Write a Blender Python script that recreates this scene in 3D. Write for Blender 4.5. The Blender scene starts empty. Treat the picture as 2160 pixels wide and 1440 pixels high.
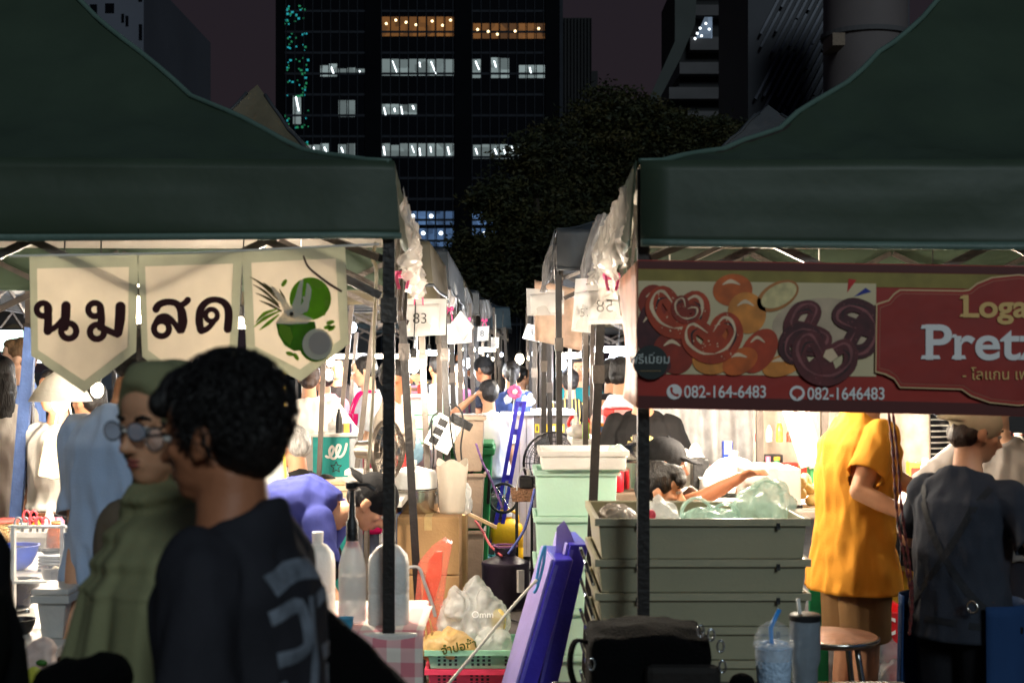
import bpy, bmesh, math, random
from math import sin, cos, pi, radians as R
from mathutils import Vector as V, Matrix, noise, Euler

random.seed(7)
SC = bpy.context.scene
COL = SC.collection

# ------------------------------------------------------------------ camera, sky, sun, exposure
EYE, FPX = 1.55, 3000.0            # eye height, focal length in photograph pixels (2160 wide)
cd = bpy.data.cameras.new("camera")
cam = bpy.data.objects.new("camera", cd); COL.objects.link(cam)
cam.location = (0, 0, EYE); cam.rotation_euler = (pi / 2, 0, 0)
cd.sensor_width = 36; cd.lens = 50; cd.shift_y = 50 / 2160
cd.clip_start = .05; cd.clip_end = 2000
cd.dof.use_dof = True; cd.dof.focus_distance = 9.5; cd.dof.aperture_fstop = 5.0
SC.camera = cam

w = bpy.data.worlds.new("World"); SC.world = w; w.use_nodes = True
nt = w.node_tree; nt.nodes.clear()
sky = nt.nodes.new("ShaderNodeTexSky"); sky.sky_type = 'NISHITA'; sky.sun_disc = False
sky.sun_elevation = R(-4); sky.sun_rotation = R(200); sky.air_density = 2; sky.dust_density = 4
bg1 = nt.nodes.new("ShaderNodeBackground"); bg1.inputs[1].default_value = .002
bg2 = nt.nodes.new("ShaderNodeBackground")            # city glow on a night sky: purple low down, cooler and brighter overhead
tcw = nt.nodes.new("ShaderNodeTexCoord"); spw = nt.nodes.new("ShaderNodeSeparateXYZ"); rpw = nt.nodes.new("ShaderNodeValToRGB")
nt.links.new(tcw.outputs["Generated"], spw.inputs[0]); nt.links.new(spw.outputs[2], rpw.inputs[0]); nt.links.new(rpw.outputs[0], bg2.inputs[0])
rpw.color_ramp.elements[0].position = .1; rpw.color_ramp.elements[0].color = (.0185, .0133, .0165, 1); rpw.color_ramp.elements[1].position = .75; rpw.color_ramp.elements[1].color = (.019, .028, .046, 1)
e_ = rpw.color_ramp.elements.new(.36); e_.color = (.0150, .0125, .0175, 1); bg2.inputs[1].default_value = 1.0
add = nt.nodes.new("ShaderNodeAddShader"); out = nt.nodes.new("ShaderNodeOutputWorld")
nt.links.new(sky.outputs[0], bg1.inputs[0]); nt.links.new(bg1.outputs[0], add.inputs[0])
nt.links.new(bg2.outputs[0], add.inputs[1]); nt.links.new(add.outputs[0], out.inputs[0])

sd = bpy.data.lights.new("sun", 'SUN'); sun = bpy.data.objects.new("sun", sd); COL.objects.link(sun)
sd.energy = .9; sd.angle = R(14); sd.color = (.80, .95, 1.0)   # weak cool light from the street behind the camera
sun.rotation_euler = (R(63), 0, R(14))

SC.view_settings.view_transform = 'Standard'; SC.view_settings.look = 'None'
SC.view_settings.exposure = 0; SC.view_settings.gamma = 1
SC.render.engine = 'CYCLES'
cy = SC.cycles
cy.use_denoising = True; cy.denoiser = 'OPENIMAGEDENOISE'; cy.max_bounces = 7; cy.diffuse_bounces = 3
cy.transparent_max_bounces = 16; cy.transmission_bounces = 5; cy.sample_clamp_indirect = 6
cy.caustics_reflective = False; cy.caustics_refractive = False
cy.use_light_tree = True

# ------------------------------------------------------------------ helpers
def W(px, py, d):
    """the place a picture point stands at, d metres from the camera"""
    return V(((px - 1080) / FPX * d, d, EYE - (py - 770) / FPX * d))

def lin(r, g, b):
    f = lambda x: (x / 255 / 12.92) if x / 255 <= .04045 else ((x / 255 + .055) / 1.055) ** 2.4
    return (f(r), f(g), f(b), 1)

MATS = {}
def M(key, rgb=None, rough=.6, metal=0, var=.18, scale=14, bump=.08, bscale=60, tl=0, tr=0, em=0, coat=0, spec=.5, emc=None, ior=1.45, glass=0, sheen=0, vs=None):
    """a procedural material: colour mottled by noise, fine bump; tl = translucent share, tr = see-through share"""
    if key in MATS: return MATS[key]
    m = bpy.data.materials.new(key); MATS[key] = m; m.use_nodes = True
    n = m.node_tree.nodes; l = m.node_tree.links
    p = n["Principled BSDF"]; o = n["Material Output"]
    col = lin(*rgb)
    p.inputs["Roughness"].default_value = rough; p.inputs["Metallic"].default_value = metal
    p.inputs["Specular IOR Level"].default_value = spec; p.inputs["IOR"].default_value = ior
    if coat: p.inputs["Coat Weight"].default_value = coat; p.inputs["Coat Roughness"].default_value = .12
    if glass: p.inputs["Transmission Weight"].default_value = glass
    if sheen: p.inputs["Sheen Weight"].default_value = sheen
    tc = n.new("ShaderNodeTexCoord"); mp = n.new("ShaderNodeMapping"); l.new(tc.outputs["Object"], mp.inputs["Vector"]); mp.inputs["Scale"].default_value = vs or (1, 1, 1)
    csock = None
    if var:
        nz = n.new("ShaderNodeTexNoise"); nz.inputs["Scale"].default_value = scale; nz.inputs["Detail"].default_value = 4
        l.new(mp.outputs[0], nz.inputs["Vector"])
        rp = n.new("ShaderNodeValToRGB")
        rp.color_ramp.elements[0].position = .3; rp.color_ramp.elements[1].position = .7
        rp.color_ramp.elements[0].color = [c * (1 - var) for c in col[:3]] + [1]
        rp.color_ramp.elements[1].color = [min(1, c * (1 + var)) for c in col[:3]] + [1]
        l.new(nz.outputs["Fac"], rp.inputs[0]); csock = rp.outputs[0]; l.new(csock, p.inputs["Base Color"])
    else:
        p.inputs["Base Color"].default_value = col
    if bump:
        nb = n.new("ShaderNodeTexNoise"); nb.inputs["Scale"].default_value = bscale; nb.inputs["Detail"].default_value = 3
        l.new(mp.outputs[0], nb.inputs["Vector"])
        bm_ = n.new("ShaderNodeBump"); bm_.inputs["Strength"].default_value = bump * 2; bm_.inputs["Distance"].default_value = .02
        l.new(nb.outputs["Fac"], bm_.inputs["Height"]); l.new(bm_.outputs[0], p.inputs["Normal"])
    if em:
        p.inputs["Emission Color"].default_value = lin(*(emc or rgb)); p.inputs["Emission Strength"].default_value = em
    last = p.outputs[0]
    if tl:
        t = n.new("ShaderNodeBsdfTranslucent"); mx = n.new("ShaderNodeMixShader"); mx.inputs[0].default_value = tl
        if csock: l.new(csock, t.inputs[0])
        else: t.inputs[0].default_value = col
        l.new(last, mx.inputs[1]); l.new(t.outputs[0], mx.inputs[2]); last = mx.outputs[0]
    if tr:
        t = n.new("ShaderNodeBsdfTransparent"); mx = n.new("ShaderNodeMixShader"); mx.inputs[0].default_value = tr
        l.new(last, mx.inputs[1]); l.new(t.outputs[0], mx.inputs[2]); last = mx.outputs[0]
    l.new(last, o.inputs[0])
    return m

class MB:
    def __init__(s): s.v = []; s.f = []; s.mi = []
    def add(s, vs, fs, mi=0):
        k = len(s.v); s.v += [V(v) for v in vs]; s.f += [tuple(i + k for i in f) for f in fs]; s.mi += [mi] * len(fs); return s
    def box(s, a, b, mi=0, rot=None, piv=None):
        (x0, y0, z0), (x1, y1, z1) = a, b
        vs = [V((x, y, z)) for z in (z0, z1) for y in (y0, y1) for x in (x0, x1)]
        if rot is not None:
            c = V(piv) if piv is not None else (V(a) + V(b)) / 2
            vs = [c + rot @ (v - c) for v in vs]
        return s.add(vs, [(0, 2, 3, 1), (4, 5, 7, 6), (0, 1, 5, 4), (2, 6, 7, 3), (0, 4, 6, 2), (1, 3, 7, 5)], mi)
    def tub(s, a, b, t=.006, taper=.0, mi=0):
        """an open-topped box with walls t thick, its foot narrower by taper"""
        (x0, y0, z0), (x1, y1, z1) = a, b
        def ring(i, z, tp): return [(x0 + i + tp, y0 + i + tp, z), (x1 - i - tp, y0 + i + tp, z), (x1 - i - tp, y1 - i - tp, z), (x0 + i + tp, y1 - i - tp, z)]
        vs = ring(0, z0, taper) + ring(0, z1, 0) + ring(t, z1, 0) + ring(t, z0 + t, taper)
        fs = [(3, 2, 1, 0), (12, 13, 14, 15)]
        for k in (0, 4, 8):
            for i in range(4):
                j = (i + 1) % 4; fs.append((k + i, k + j, k + 4 + j, k + 4 + i))
        return s.add(vs, fs, mi)
    def tube(s, pts, r, n=8, mi=0, cap=True, flat=1.0):
        pts = [V(p) for p in pts]; N = len(pts)
        rs = r if isinstance(r, (list, tuple)) else [r] * N
        vs = []; up = None
        for i, p in enumerate(pts):
            t = (pts[min(i + 1, N - 1)] - pts[max(i - 1, 0)])
            if t.length < 1e-9: t = V((0, 0, 1))
            t.normalize()
            if up is None: up = V((0, 0, 1)) if abs(t.z) < .9 else V((1, 0, 0))
            a = t.cross(up)
            if a.length < 1e-4: a = t.cross(V((0, 1, .3)))
            a.normalize(); b = a.cross(t).normalized(); up = b
            for k in range(n):
                q = 2 * pi * k / n; vs.append(p + (a * cos(q) + b * sin(q) * flat) * rs[i])
        fs = [(i * n + k, i * n + (k + 1) % n, (i + 1) * n + (k + 1) % n, (i + 1) * n + k) for i in range(N - 1) for k in range(n)]
        if cap: fs += [tuple(range(n - 1, -1, -1)), tuple((N - 1) * n + k for k in range(n))]
        return s.add(vs, fs, mi)
    def bar(s, a, b, wd, th=None, mi=0):
        """a square bar from a to b"""
        a, b = V(a), V(b); th = th or wd; t = (b - a).normalized()
        x = t.cross(V((0, 0, 1)));  x = x if x.length > .05 else V((1, 0, 0)); x.normalize()
        if abs(t.z) > .9: x = V((1, 0, 0)) - t * t.x; x.normalize()
        y = t.cross(x).normalized()
        vs = [p + x * (i * wd / 2) + y * (j * th / 2) for p in (a, b) for i, j in ((-1, -1), (1, -1), (1, 1), (-1, 1))]
        return s.add(vs, [(0, 1, 2, 3), (7, 6, 5, 4), (0, 4, 5, 1), (1, 5, 6, 2), (2, 6, 7, 3), (3, 7, 4, 0)], mi)
    def lathe(s, prof, c=(0, 0, 0), n=24, mi=0, m3=None):
        vs = []; c = V(c)
        for r, z in prof:
            for k in range(n):
                q = 2 * pi * k / n; p = V((r * cos(q), r * sin(q), z)); vs.append(c + (m3 @ p if m3 else p))
        N = len(prof)
        fs = [(i * n + k, i * n + (k + 1) % n, (i + 1) * n + (k + 1) % n, (i + 1) * n + k) for i in range(N - 1) for k in range(n)]
        if prof[0][0] > 1e-4: fs.append(tuple(range(n - 1, -1, -1)))
        if prof[-1][0] > 1e-4: fs.append(tuple((N - 1) * n + k for k in range(n)))
        return s.add(vs, fs, mi)
    def ell(s, c, r, m3=None, n=14, mi=0):
        prof = [(max(1e-5, sin(pi * i / n)), -cos(pi * i / n)) for i in range(n + 1)]
        vs = []; c = V(c); k2 = n + 2
        for rr, z in prof:
            for k in range(k2):
                q = 2 * pi * k / k2; p = V((rr * cos(q) * r[0], rr * sin(q) * r[1], z * r[2])); vs.append(c + (m3 @ p if m3 else p))
        fs = [(i * k2 + k, i * k2 + (k + 1) % k2, (i + 1) * k2 + (k + 1) % k2, (i + 1) * k2 + k) for i in range(n) for k in range(k2)]
        fs += [tuple(range(k2 - 1, -1, -1)), tuple(n * k2 + k for k in range(k2))]
        return s.add(vs, fs, mi)
    def cap(s, a, b, ra, rb=None, n=10):
        rb = ra if rb is None else rb; a, b = V(a), V(b)
        s.tube([a, b], [ra, rb], n); s.ell(a, (ra,) * 3, n=n); s.ell(b, (rb,) * 3, n=n); return s
    def chain(s, pts, rs, n=10):
        for i in range(len(pts) - 1): s.cap(pts[i], pts[i + 1], rs[i], rs[i + 1], n)
        return s
    def loft(s, rings, n=20, mi=0):
        """rings: (centre, x axis, y axis) ellipses, closed at both ends"""
        vs = [V(c) + V(x) * cos(2 * pi * k / n) + V(y) * sin(2 * pi * k / n) for c, x, y in rings for k in range(n)]; N = len(rings)
        fs = [(i * n + k, i * n + (k + 1) % n, (i + 1) * n + (k + 1) % n, (i + 1) * n + k) for i in range(N - 1) for k in range(n)]
        fs += [tuple(range(n - 1, -1, -1)), tuple((N - 1) * n + k for k in range(n))]
        return s.add(vs, fs, mi)
    def prism(s, poly, o, ux, uy, th, mi=0):
        """a flat outline (list of 2-D points) standing at o on axes ux, uy, thick th"""
        o, ux, uy = V(o), V(ux), V(uy); nn = ux.cross(uy).normalized() * th
        n = len(poly); a = [o + ux * p[0] + uy * p[1] for p in poly]
        tri = tess(poly)
        fs = [tuple(t) for t in tri] + [tuple(n + i for i in reversed(t)) for t in tri]
        fs += [(i, n + i, n + (i + 1) % n, (i + 1) % n) for i in range(n)]
        return s.add(a + [p - nn for p in a], fs, mi)
    def sheet(s, fn, nu, nv, mi=0):
        vs = [fn(i / nu, j / nv) for j in range(nv + 1) for i in range(nu + 1)]; q = nu + 1
        return s.add(vs, [(j * q + i, j * q + i + 1, (j + 1) * q + i + 1, (j + 1) * q + i) for j in range(nv) for i in range(nu)], mi)
    def build(s, name, mats, parent=None, local=False, smooth=False, bevel=0, solid=0, sub=0, ang=None):
        me = bpy.data.meshes.new(name)
        mats = mats if isinstance(mats, (list, tuple)) else [mats]
        vs = s.v
        if parent is not None and not local:
            r = parent; off = V((0, 0, 0))
            while r is not None: off += r.location; r = r.parent
            vs = [v - off for v in vs]; loc = (0, 0, 0)
        elif parent is None and not local:
            xs = [v.x for v in vs]; ys = [v.y for v in vs]; zs = [v.z for v in vs]
            loc = V(((min(xs) + max(xs)) / 2, (min(ys) + max(ys)) / 2, min(zs))); vs = [v - loc for v in vs]
        else: loc = (0, 0, 0)
        me.from_pydata([tuple(v) for v in vs], [], s.f); me.update()
        for m in mats: me.materials.append(m)
        if len(mats) > 1: me.polygons.foreach_set("material_index", s.mi)
        bm = bmesh.new(); bm.from_mesh(me); bmesh.ops.recalc_face_normals(bm, faces=bm.faces[:]); bm.to_mesh(me); bm.free()
        if smooth:
            if ang: 
                me.shade_smooth() if hasattr(me, "shade_smooth") else None
                try: me.set_sharp_from_angle(angle=R(ang))
                except Exception: pass
            else: me.polygons.foreach_set("use_smooth", [True] * len(me.polygons))
        o = bpy.data.objects.new(name, me); COL.objects.link(o); o.location = loc
        if parent is not None: o.parent = parent
        if solid:
            md = o.modifiers.new("thick", 'SOLIDIFY'); md.thickness = solid; md.offset = 0
        if bevel:
            md = o.modifiers.new("edge", 'BEVEL'); md.width = bevel; md.segments = 2; md.limit_method = 'ANGLE'; md.angle_limit = R(40)
        if sub:
            md = o.modifiers.new("sub", 'SUBSURF'); md.levels = md.render_levels = sub
        return o
    def remesh(s, name, mats, parent, vox=.01, smooth=3, fold=0, fs=(9, 9, 3), seed=0, local=True, lab=None):
        """melt all shells into one continuous skin"""
        me = bpy.data.meshes.new(name); me.from_pydata([tuple(v) for v in s.v], [], s.f); me.update()
        bm = bmesh.new(); bm.from_mesh(me); bmesh.ops.recalc_face_normals(bm, faces=bm.faces[:]); bm.to_mesh(me); bm.free()
        t = bpy.data.objects.new("tmp", me); COL.objects.link(t)
        md = t.modifiers.new("r", 'REMESH'); md.mode = 'VOXEL'; md.voxel_size = vox; md.use_smooth_shade = True
        if smooth:
            md = t.modifiers.new("s", 'SMOOTH'); md.factor = .5; md.iterations = smooth
        dg = bpy.context.evaluated_depsgraph_get(); dg.update()
        nm = bpy.data.meshes.new_from_object(t.evaluated_get(dg)); bpy.data.objects.remove(t); bpy.data.meshes.remove(me)
        nm.name = name
        if fold:
            ns = [v.normal.copy() for v in nm.vertices]
            for v, q in zip(nm.vertices, ns):
                c = v.co; z = noise.noise(V((c.x * fs[0] + seed * 3.1, c.y * fs[1], c.z * fs[2] + c.x * 2)))
                z = (1 - abs(z) * 2.2) * .6 + noise.noise(V((c.x * fs[0] * 2.6, c.y * fs[1] * 2.6 + seed, c.z * fs[2] * 3))) * .35
                v.co = c + q * z * fold
        nm.materials.clear()
        for m in (mats if isinstance(mats, (list, tuple)) else [mats]): nm.materials.append(m)
        nm.polygons.foreach_set("use_smooth", [True] * len(nm.polygons))
        o = bpy.data.objects.new(name, nm); COL.objects.link(o); o.parent = parent
        if not local and parent is not None:
            off = parent.location
            for v in nm.vertices: v.co -= off
        elif parent is None:
            xs = [v.co.x for v in nm.vertices]; ys = [v.co.y for v in nm.vertices]; zs = [v.co.z for v in nm.vertices]
            loc = V(((min(xs) + max(xs)) / 2, (min(ys) + max(ys)) / 2, min(zs)))
            for v in nm.vertices: v.co -= loc
            o.location = loc
        if lab: o["label"] = lab
        return o

def tess(poly):
    from mathutils.geometry import tessellate_polygon
    return tessellate_polygon([[V((p[0], p[1], 0)) for p in poly]])

def tag(o, label=None, cat=None, group=None, kind=None):
    if label: o["label"] = label
    if cat: o["category"] = cat
    if group: o["group"] = group
    if kind: o["kind"] = kind
    return o

def thing(name, label, cat, loc=(0, 0, 0), rz=0, group=None):
    o = bpy.data.objects.new(name, None); COL.objects.link(o); o.empty_display_size = .1
    o.location = loc; o.rotation_euler = (0, 0, rz)
    return tag(o, label, cat, group)

def dup(root, loc, rz=0, label=None, group=None):
    def cp(o, par):
        c = o.copy(); COL.objects.link(c); c.parent = par
        for ch in list(o.children): cp(ch, c)
        return c
    r = cp(root, None); r.location = loc; r.rotation_euler = (0, 0, rz)
    if label: r["label"] = label
    if group: r["group"] = group
    return r

def crv(pts, n=6):
    """a smooth curve through the points"""
    pts = [V(p) for p in pts]; o = []
    for i in range(len(pts) - 1):
        a, b, c, d = pts[max(i - 1, 0)], pts[i], pts[i + 1], pts[min(i + 2, len(pts) - 1)]
        for k in range(n):
            t = k / n
            o.append(.5 * ((2 * b) + (c - a) * t + (2 * a - 5 * b + 4 * c - d) * t * t + (3 * b - a - 3 * c + d) * t ** 3))
    return o + [pts[-1]]

def ribbon2(pts, wds, n=6, cap=6):
    """outline polygon of a brush stroke through 2-D points with widths (round ends)"""
    P = crv([(p[0], p[1], 0) for p in pts], n)
    if not isinstance(wds, (list, tuple)): wds = [wds] * len(pts)
    ws = []
    for i in range(len(wds) - 1): ws += [wds[i] + (wds[i + 1] - wds[i]) * k / n for k in range(n)]
    ws.append(wds[-1])
    return P, ws

def stroke(mb, pts, wd, o, ux, uy, th=.002, n=6, closed=False, mi=0):
    """a painted stroke: overlapping quads joined with round dots, all one thin solid"""
    P, ws = ribbon2(pts, wd, n)
    o, ux, uy = V(o), V(ux), V(uy)
    L = []; Rr = []
    for i, p in enumerate(P):
        t = P[min(i + 1, len(P) - 1)] - P[max(i - 1, 0)]
        if closed and i in (0, len(P) - 1): t = P[1] - P[-2]
        t = t.normalized() if t.length > 1e-9 else V((1, 0, 0))
        q = V((-t.y, t.x, 0)) * ws[i] / 2; L.append(p + q); Rr.append(p - q)
    nn = ux.cross(uy).normalized() * th
    f = lambda p, i: o + ux * p.x + uy * p.y + n1 * (i * 1.6e-5)
    n1 = nn.normalized(); k = len(P); vs = [f(p, i) for i, p in enumerate(L)] + [f(p, i) for i, p in enumerate(Rr)]; vs += [v - nn for v in vs]
    fs = []
    for i in range(k - 1):
        fs += [(i, i + 1, k + i + 1, k + i), (2 * k + i, 3 * k + i, 3 * k + i + 1, 2 * k + i + 1), (i, 2 * k + i, 2 * k + i + 1, i + 1), (k + i, k + i + 1, 3 * k + i + 1, 3 * k + i)]
    mb.add(vs, fs, mi)
    if not closed:
        for p, wv, sg in ((P[0], ws[0], -1), (P[-1], ws[-1], 1)):
            mb.prism([(p.x + wv / 2 * cos(a * pi / 7), p.y + wv / 2 * sin(a * pi / 7)) for a in range(14)], o + n1 * (-6e-5 if sg < 0 else k * 1.6e-5 + 8e-5), ux, uy, th * .98, mi)

def disc(mb, c, r, o, ux, uy, th, n=20, mi=0, ry=None, a=0):
    ry = ry or r
    mb.prism([(c[0] + r * cos(2 * pi * k / n) * cos(a) - ry * sin(2 * pi * k / n) * sin(a), c[1] + r * cos(2 * pi * k / n) * sin(a) + ry * sin(2 * pi * k / n) * cos(a)) for k in range(n)], o, ux, uy, th, mi)

def text(name, body, o, ux, uy, size, mat, parent, bold=0, align='CENTER', th=.001, space=1.0, sx=1.0):
    """lettering as thin solid shapes; o is the middle of the line's baseline"""
    c = bpy.data.curves.new("t", "FONT"); c.body = body; c.size = size; c.align_x = align; c.offset = bold * size; c.extrude = th; c.space_character = space
    t = bpy.data.objects.new("t", c); COL.objects.link(t)
    dg = bpy.context.evaluated_depsgraph_get(); dg.update()
    me = bpy.data.meshes.new_from_object(t.evaluated_get(dg)); bpy.data.objects.remove(t)
    ux, uy = V(ux).normalized() * sx, V(uy).normalized(); nn = V(ux).normalized().cross(uy)
    off = V((0, 0, 0)); r = parent
    while r is not None: off += r.location; r = r.parent
    for v in me.vertices: v.co = V(o) - off + ux * v.co.x + uy * v.co.y + nn * v.co.z
    me.materials.clear(); me.materials.append(mat); me.name = name
    ob = bpy.data.objects.new(name, me); COL.objects.link(ob); ob.parent = parent
    return ob

def light(parent, loc, watt, col=(1, .82, .6), rad=.05, kind='POINT', spot=None):
    l = bpy.data.lights.new("lamp_light", kind); l.energy = watt; l.color = col; l.shadow_soft_size = rad
    o = bpy.data.objects.new("lamp_light", l); COL.objects.link(o); o.parent = parent
    o.location = V(loc) - parent.location
    return o
UX, UY, UZ = V((1, 0, 0)), V((0, 1, 0)), V((0, 0, 1))

# ------------------------------------------------------------------ ground
g = MB()
def gz(u, v):
    x = -160 + 320 * u; y = -40 + 340 * v
    return V((x, y, 0))
g.sheet(gz, 40, 40)
asph = M("asphalt", (92, 86, 80), .75, var=.35, scale=3, bump=.35, bscale=90)
tag(g.build("ground", asph), kind="structure")

# ------------------------------------------------------------------ city behind
dark_glass = M("tower_glass", (9, 12, 17), .12, var=.2, scale=.3, bump=0, spec=.25)
black_metal = M("facade_metal", (34, 37, 44), .7, spec=.15, var=.15, scale=1, bump=0)
pier = M("tower_pier", (7, 8, 12), .8, spec=.05, var=.2, scale=.5, bump=0)
def win_mat(key, rgb, e, sc):
    m = bpy.data.materials.new(key); m.use_nodes = True; n = m.node_tree.nodes; l = m.node_tree.links
    p = n["Principled BSDF"]; p.inputs["Base Color"].default_value = (.02, .02, .02, 1); p.inputs["Roughness"].default_value = .2
    tc = n.new("ShaderNodeTexCoord"); oi = n.new("ShaderNodeObjectInfo"); va = n.new("ShaderNodeVectorMath"); va.operation = 'ADD'
    l.new(tc.outputs["Object"], va.inputs[0]); l.new(oi.outputs["Location"], va.inputs[1])
    nz = n.new("ShaderNodeTexVoronoi"); nz.inputs["Scale"].default_value = sc; nz.distance = 'CHEBYCHEV'
    l.new(va.outputs[0], nz.inputs["Vector"])
    mr = n.new("ShaderNodeMapRange"); mr.inputs[1].default_value = 0; mr.inputs[2].default_value = 1; mr.inputs[3].default_value = .15 * e; mr.inputs[4].default_value = 1.5 * e
    l.new(nz.outputs["Color"], mr.inputs[0]); mu = n.new("ShaderNodeMath"); mu.operation = 'MULTIPLY_ADD'
    l.new(oi.outputs["Random"], mu.inputs[0]); mu.inputs[1].default_value = .7 * e; l.new(mr.outputs[0], mu.inputs[2])
    p.inputs["Emission Color"].default_value = lin(*rgb); l.new(mu.outputs[0], p.inputs["Emission Strength"])
    return m
warm_win = win_mat("warm_window", (190, 125, 60), .22, .9)
cool_win = win_mat("cool_window", (185, 205, 205), .27, .7)
blue_win = win_mat("blue_window", (110, 150, 205), .3, 1.1)
tube_w = M("tube_white", (240, 250, 255), .4, var=0, bump=0, em=3)
spot_w = M("spot_warm", (255, 225, 170), .4, var=0, bump=0, em=3)
D = 150.0; sx = D / FPX
tower = thing("office_tower", "dark glass office tower with lit floors and thin vertical fins rising behind the stalls", "building", (W(885, 0, D).x, D, 0))
X = lambda px: (px - 1080) * sx
Z = lambda py: EYE - (py - 770) * sx
mb = MB(); mb.box((X(585), D, 0), (X(1178), D + 26, 62)); mb.build("curtain_wall", dark_glass, tower)
mb = MB()
for a, b in ((583, 601), (771, 804), (960, 994), (1150, 1180)): mb.box((X(a), D - .5, 0), (X(b), D - .01, 62))
mb.build("pier", pier, tower)
mb = MB(); mb.box((X(1180), D - .6, 0), (X(1187), D + 26, 62)); mb.build("edge_strip", black_metal, tower)
mb = MB()
for a, b in ((604, 770), (805, 960), (996, 1150)):
    k = a
    while k < b:
        mb.box((X(k) - .035, D - .3, 0), (X(k) + .035, D - .02, 62)); k += 18.8
for py in range(-20, 700, 44): mb.box((X(601), D - .08, Z(py) - .12), (X(1150), D - .005, Z(py) + .12))
mb.build("mullion", black_metal, tower)
rows = [(805, 958, 36, 77, warm_win), (997, 1150, 50, 82, warm_win), (675, 712, 135, 162, cool_win), (712, 770, 142, 154, cool_win),
        (805, 958, 125, 160, cool_win), (995, 1075, 122, 165, cool_win), (1075, 1150, 138, 165, cool_win), (713, 750, 212, 247, cool_win),
        (617, 636, 202, 262, cool_win), (805, 880, 220, 246, cool_win), (620, 750, 303, 330, cool_win), (805, 958, 303, 332, cool_win),
        (997, 1110, 305, 335, cool_win), (842, 958, 446, 474, blue_win), (995, 1042, 446, 474, blue_win), (865, 958, 482, 520, blue_win), (995, 1050, 482, 510, blue_win)]
rr = random.Random(3)
for a, b, y0, y1, mt in rows:
    k = max(1, round((b - a) / 18.8)); st = (b - a) / k
    for i in range(k):
        mb = MB(); j = rr.uniform(-4, 4) if mt is cool_win else 0
        if mt is cool_win and rr.random() < .04: continue
        zt = Z(y0 + max(0, j)); mb.box((X(a + i * st + 1), D - .06, Z(y1)), (X(a + (i + 1) * st - 1), D - .012, zt))
        wn = mb.build("window", mt, tower)
        t = MB()
        if mt is cool_win and rr.random() < .6:
            x = X(a + (i + rr.uniform(.15, .5)) * st); zt2 = zt - rr.uniform(.1, .5); h = (zt2 - Z(y1)) * rr.uniform(.35, .9)
            t.bar((x, D - .1, zt2), (x + h * rr.uniform(.1, .42), D - .1, zt2 - h), rr.uniform(.09, .16), .05); t.build("tube_light", tube_w, wn)
        elif mt is warm_win and rr.random() < .8:
            x = X(a + (i + rr.uniform(.2, .8)) * st); z = zt - rr.uniform(.3, 1.5); t.ell((x, D - .12, z), (.14, .05, .14), n=6); t.build("lamp", spot_w, wn)
        elif mt is blue_win and i in (1, 3):
            x = X(a + (i + .5) * st); t.ell((x, D - .12, zt - .5), (.22, .05, .2), n=6); t.build("lamp", tube_w, wn)
cy1 = M("glint_cyan", (40, 190, 200), .5, var=0, bump=0, em=.38); cy2 = M("glint_green", (40, 170, 110), .5, var=0, bump=0, em=.22)  # glowing chips stand in for reflections in the tower glass
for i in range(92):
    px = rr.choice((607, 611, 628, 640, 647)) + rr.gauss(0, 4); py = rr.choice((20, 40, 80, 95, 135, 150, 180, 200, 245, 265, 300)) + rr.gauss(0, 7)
    s_ = rr.uniform(.05, .12); mb = MB(); mb.box((X(px) - s_ * rr.uniform(.6, 2), D - .11, Z(py) - s_), (X(px) + s_, D - .07, Z(py) + s_)); mb.build("glass_glint", cy1 if i % 5 < 2 else cy2, tower)

def slab_building(label, x0, x1, ytop, d, mat, name="tower_block", wins=None, depth=20):
    t = thing(name, label, "building", (W((x0 + x1) / 2, 0, d).x, d, 0))
    a, b = W(x0, ytop, d), W(x1, ytop, d)
    mb = MB(); mb.box((a.x, d, 0), (b.x, d + depth, a.z)); mb.build("wall", mat, t)
    for (p0, q0, p1, q1) in (wins or []):
        mb = MB(); u, v = W(p0, q1, d), W(p1, q0, d); mb.box((u.x, d - .05, u.z), (v.x, d - .005, v.z)); mb.build("window", dark_glass, t)
    return t
conc = M("night_concrete", (74, 72, 74), .85, var=.2, scale=.3, bump=0)
pale = M("pale_render", (84, 87, 98), .85, var=.12, scale=.2, bump=0)
blk = M("dark_block", (16, 16, 19), .8, var=.25, scale=.3, bump=0)
t = slab_building("plain black tower block just right of the glass office tower", 1187, 1248, 38, 175, blk)
a, b = W(1248, 150, 175), W(1261, 150, 175); mb = MB(); mb.box((a.x, 175, 0), (b.x, 195, a.z)); mb.build("side_wing", blk, t)
mb = MB()
for k in range(1190, 1248, 7):
    u = W(k, 40, 174.9); mb.box((u.x - .06, 174.8, 0), (u.x + .06, 174.99, u.z))
mb.build("rib", pier, t)
slab_building("pale apartment block with small dark windows behind the left canopy", 150, 303, -60, 90, pale, "apartment_block",
              [(222, 8, 241, 28), (256, 30, 262, 48), (265, 34, 271, 56), (293, 52, 300, 85), (292, -8, 300, 4), (190, 10, 205, 30), (200, 50, 214, 70)])
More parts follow.
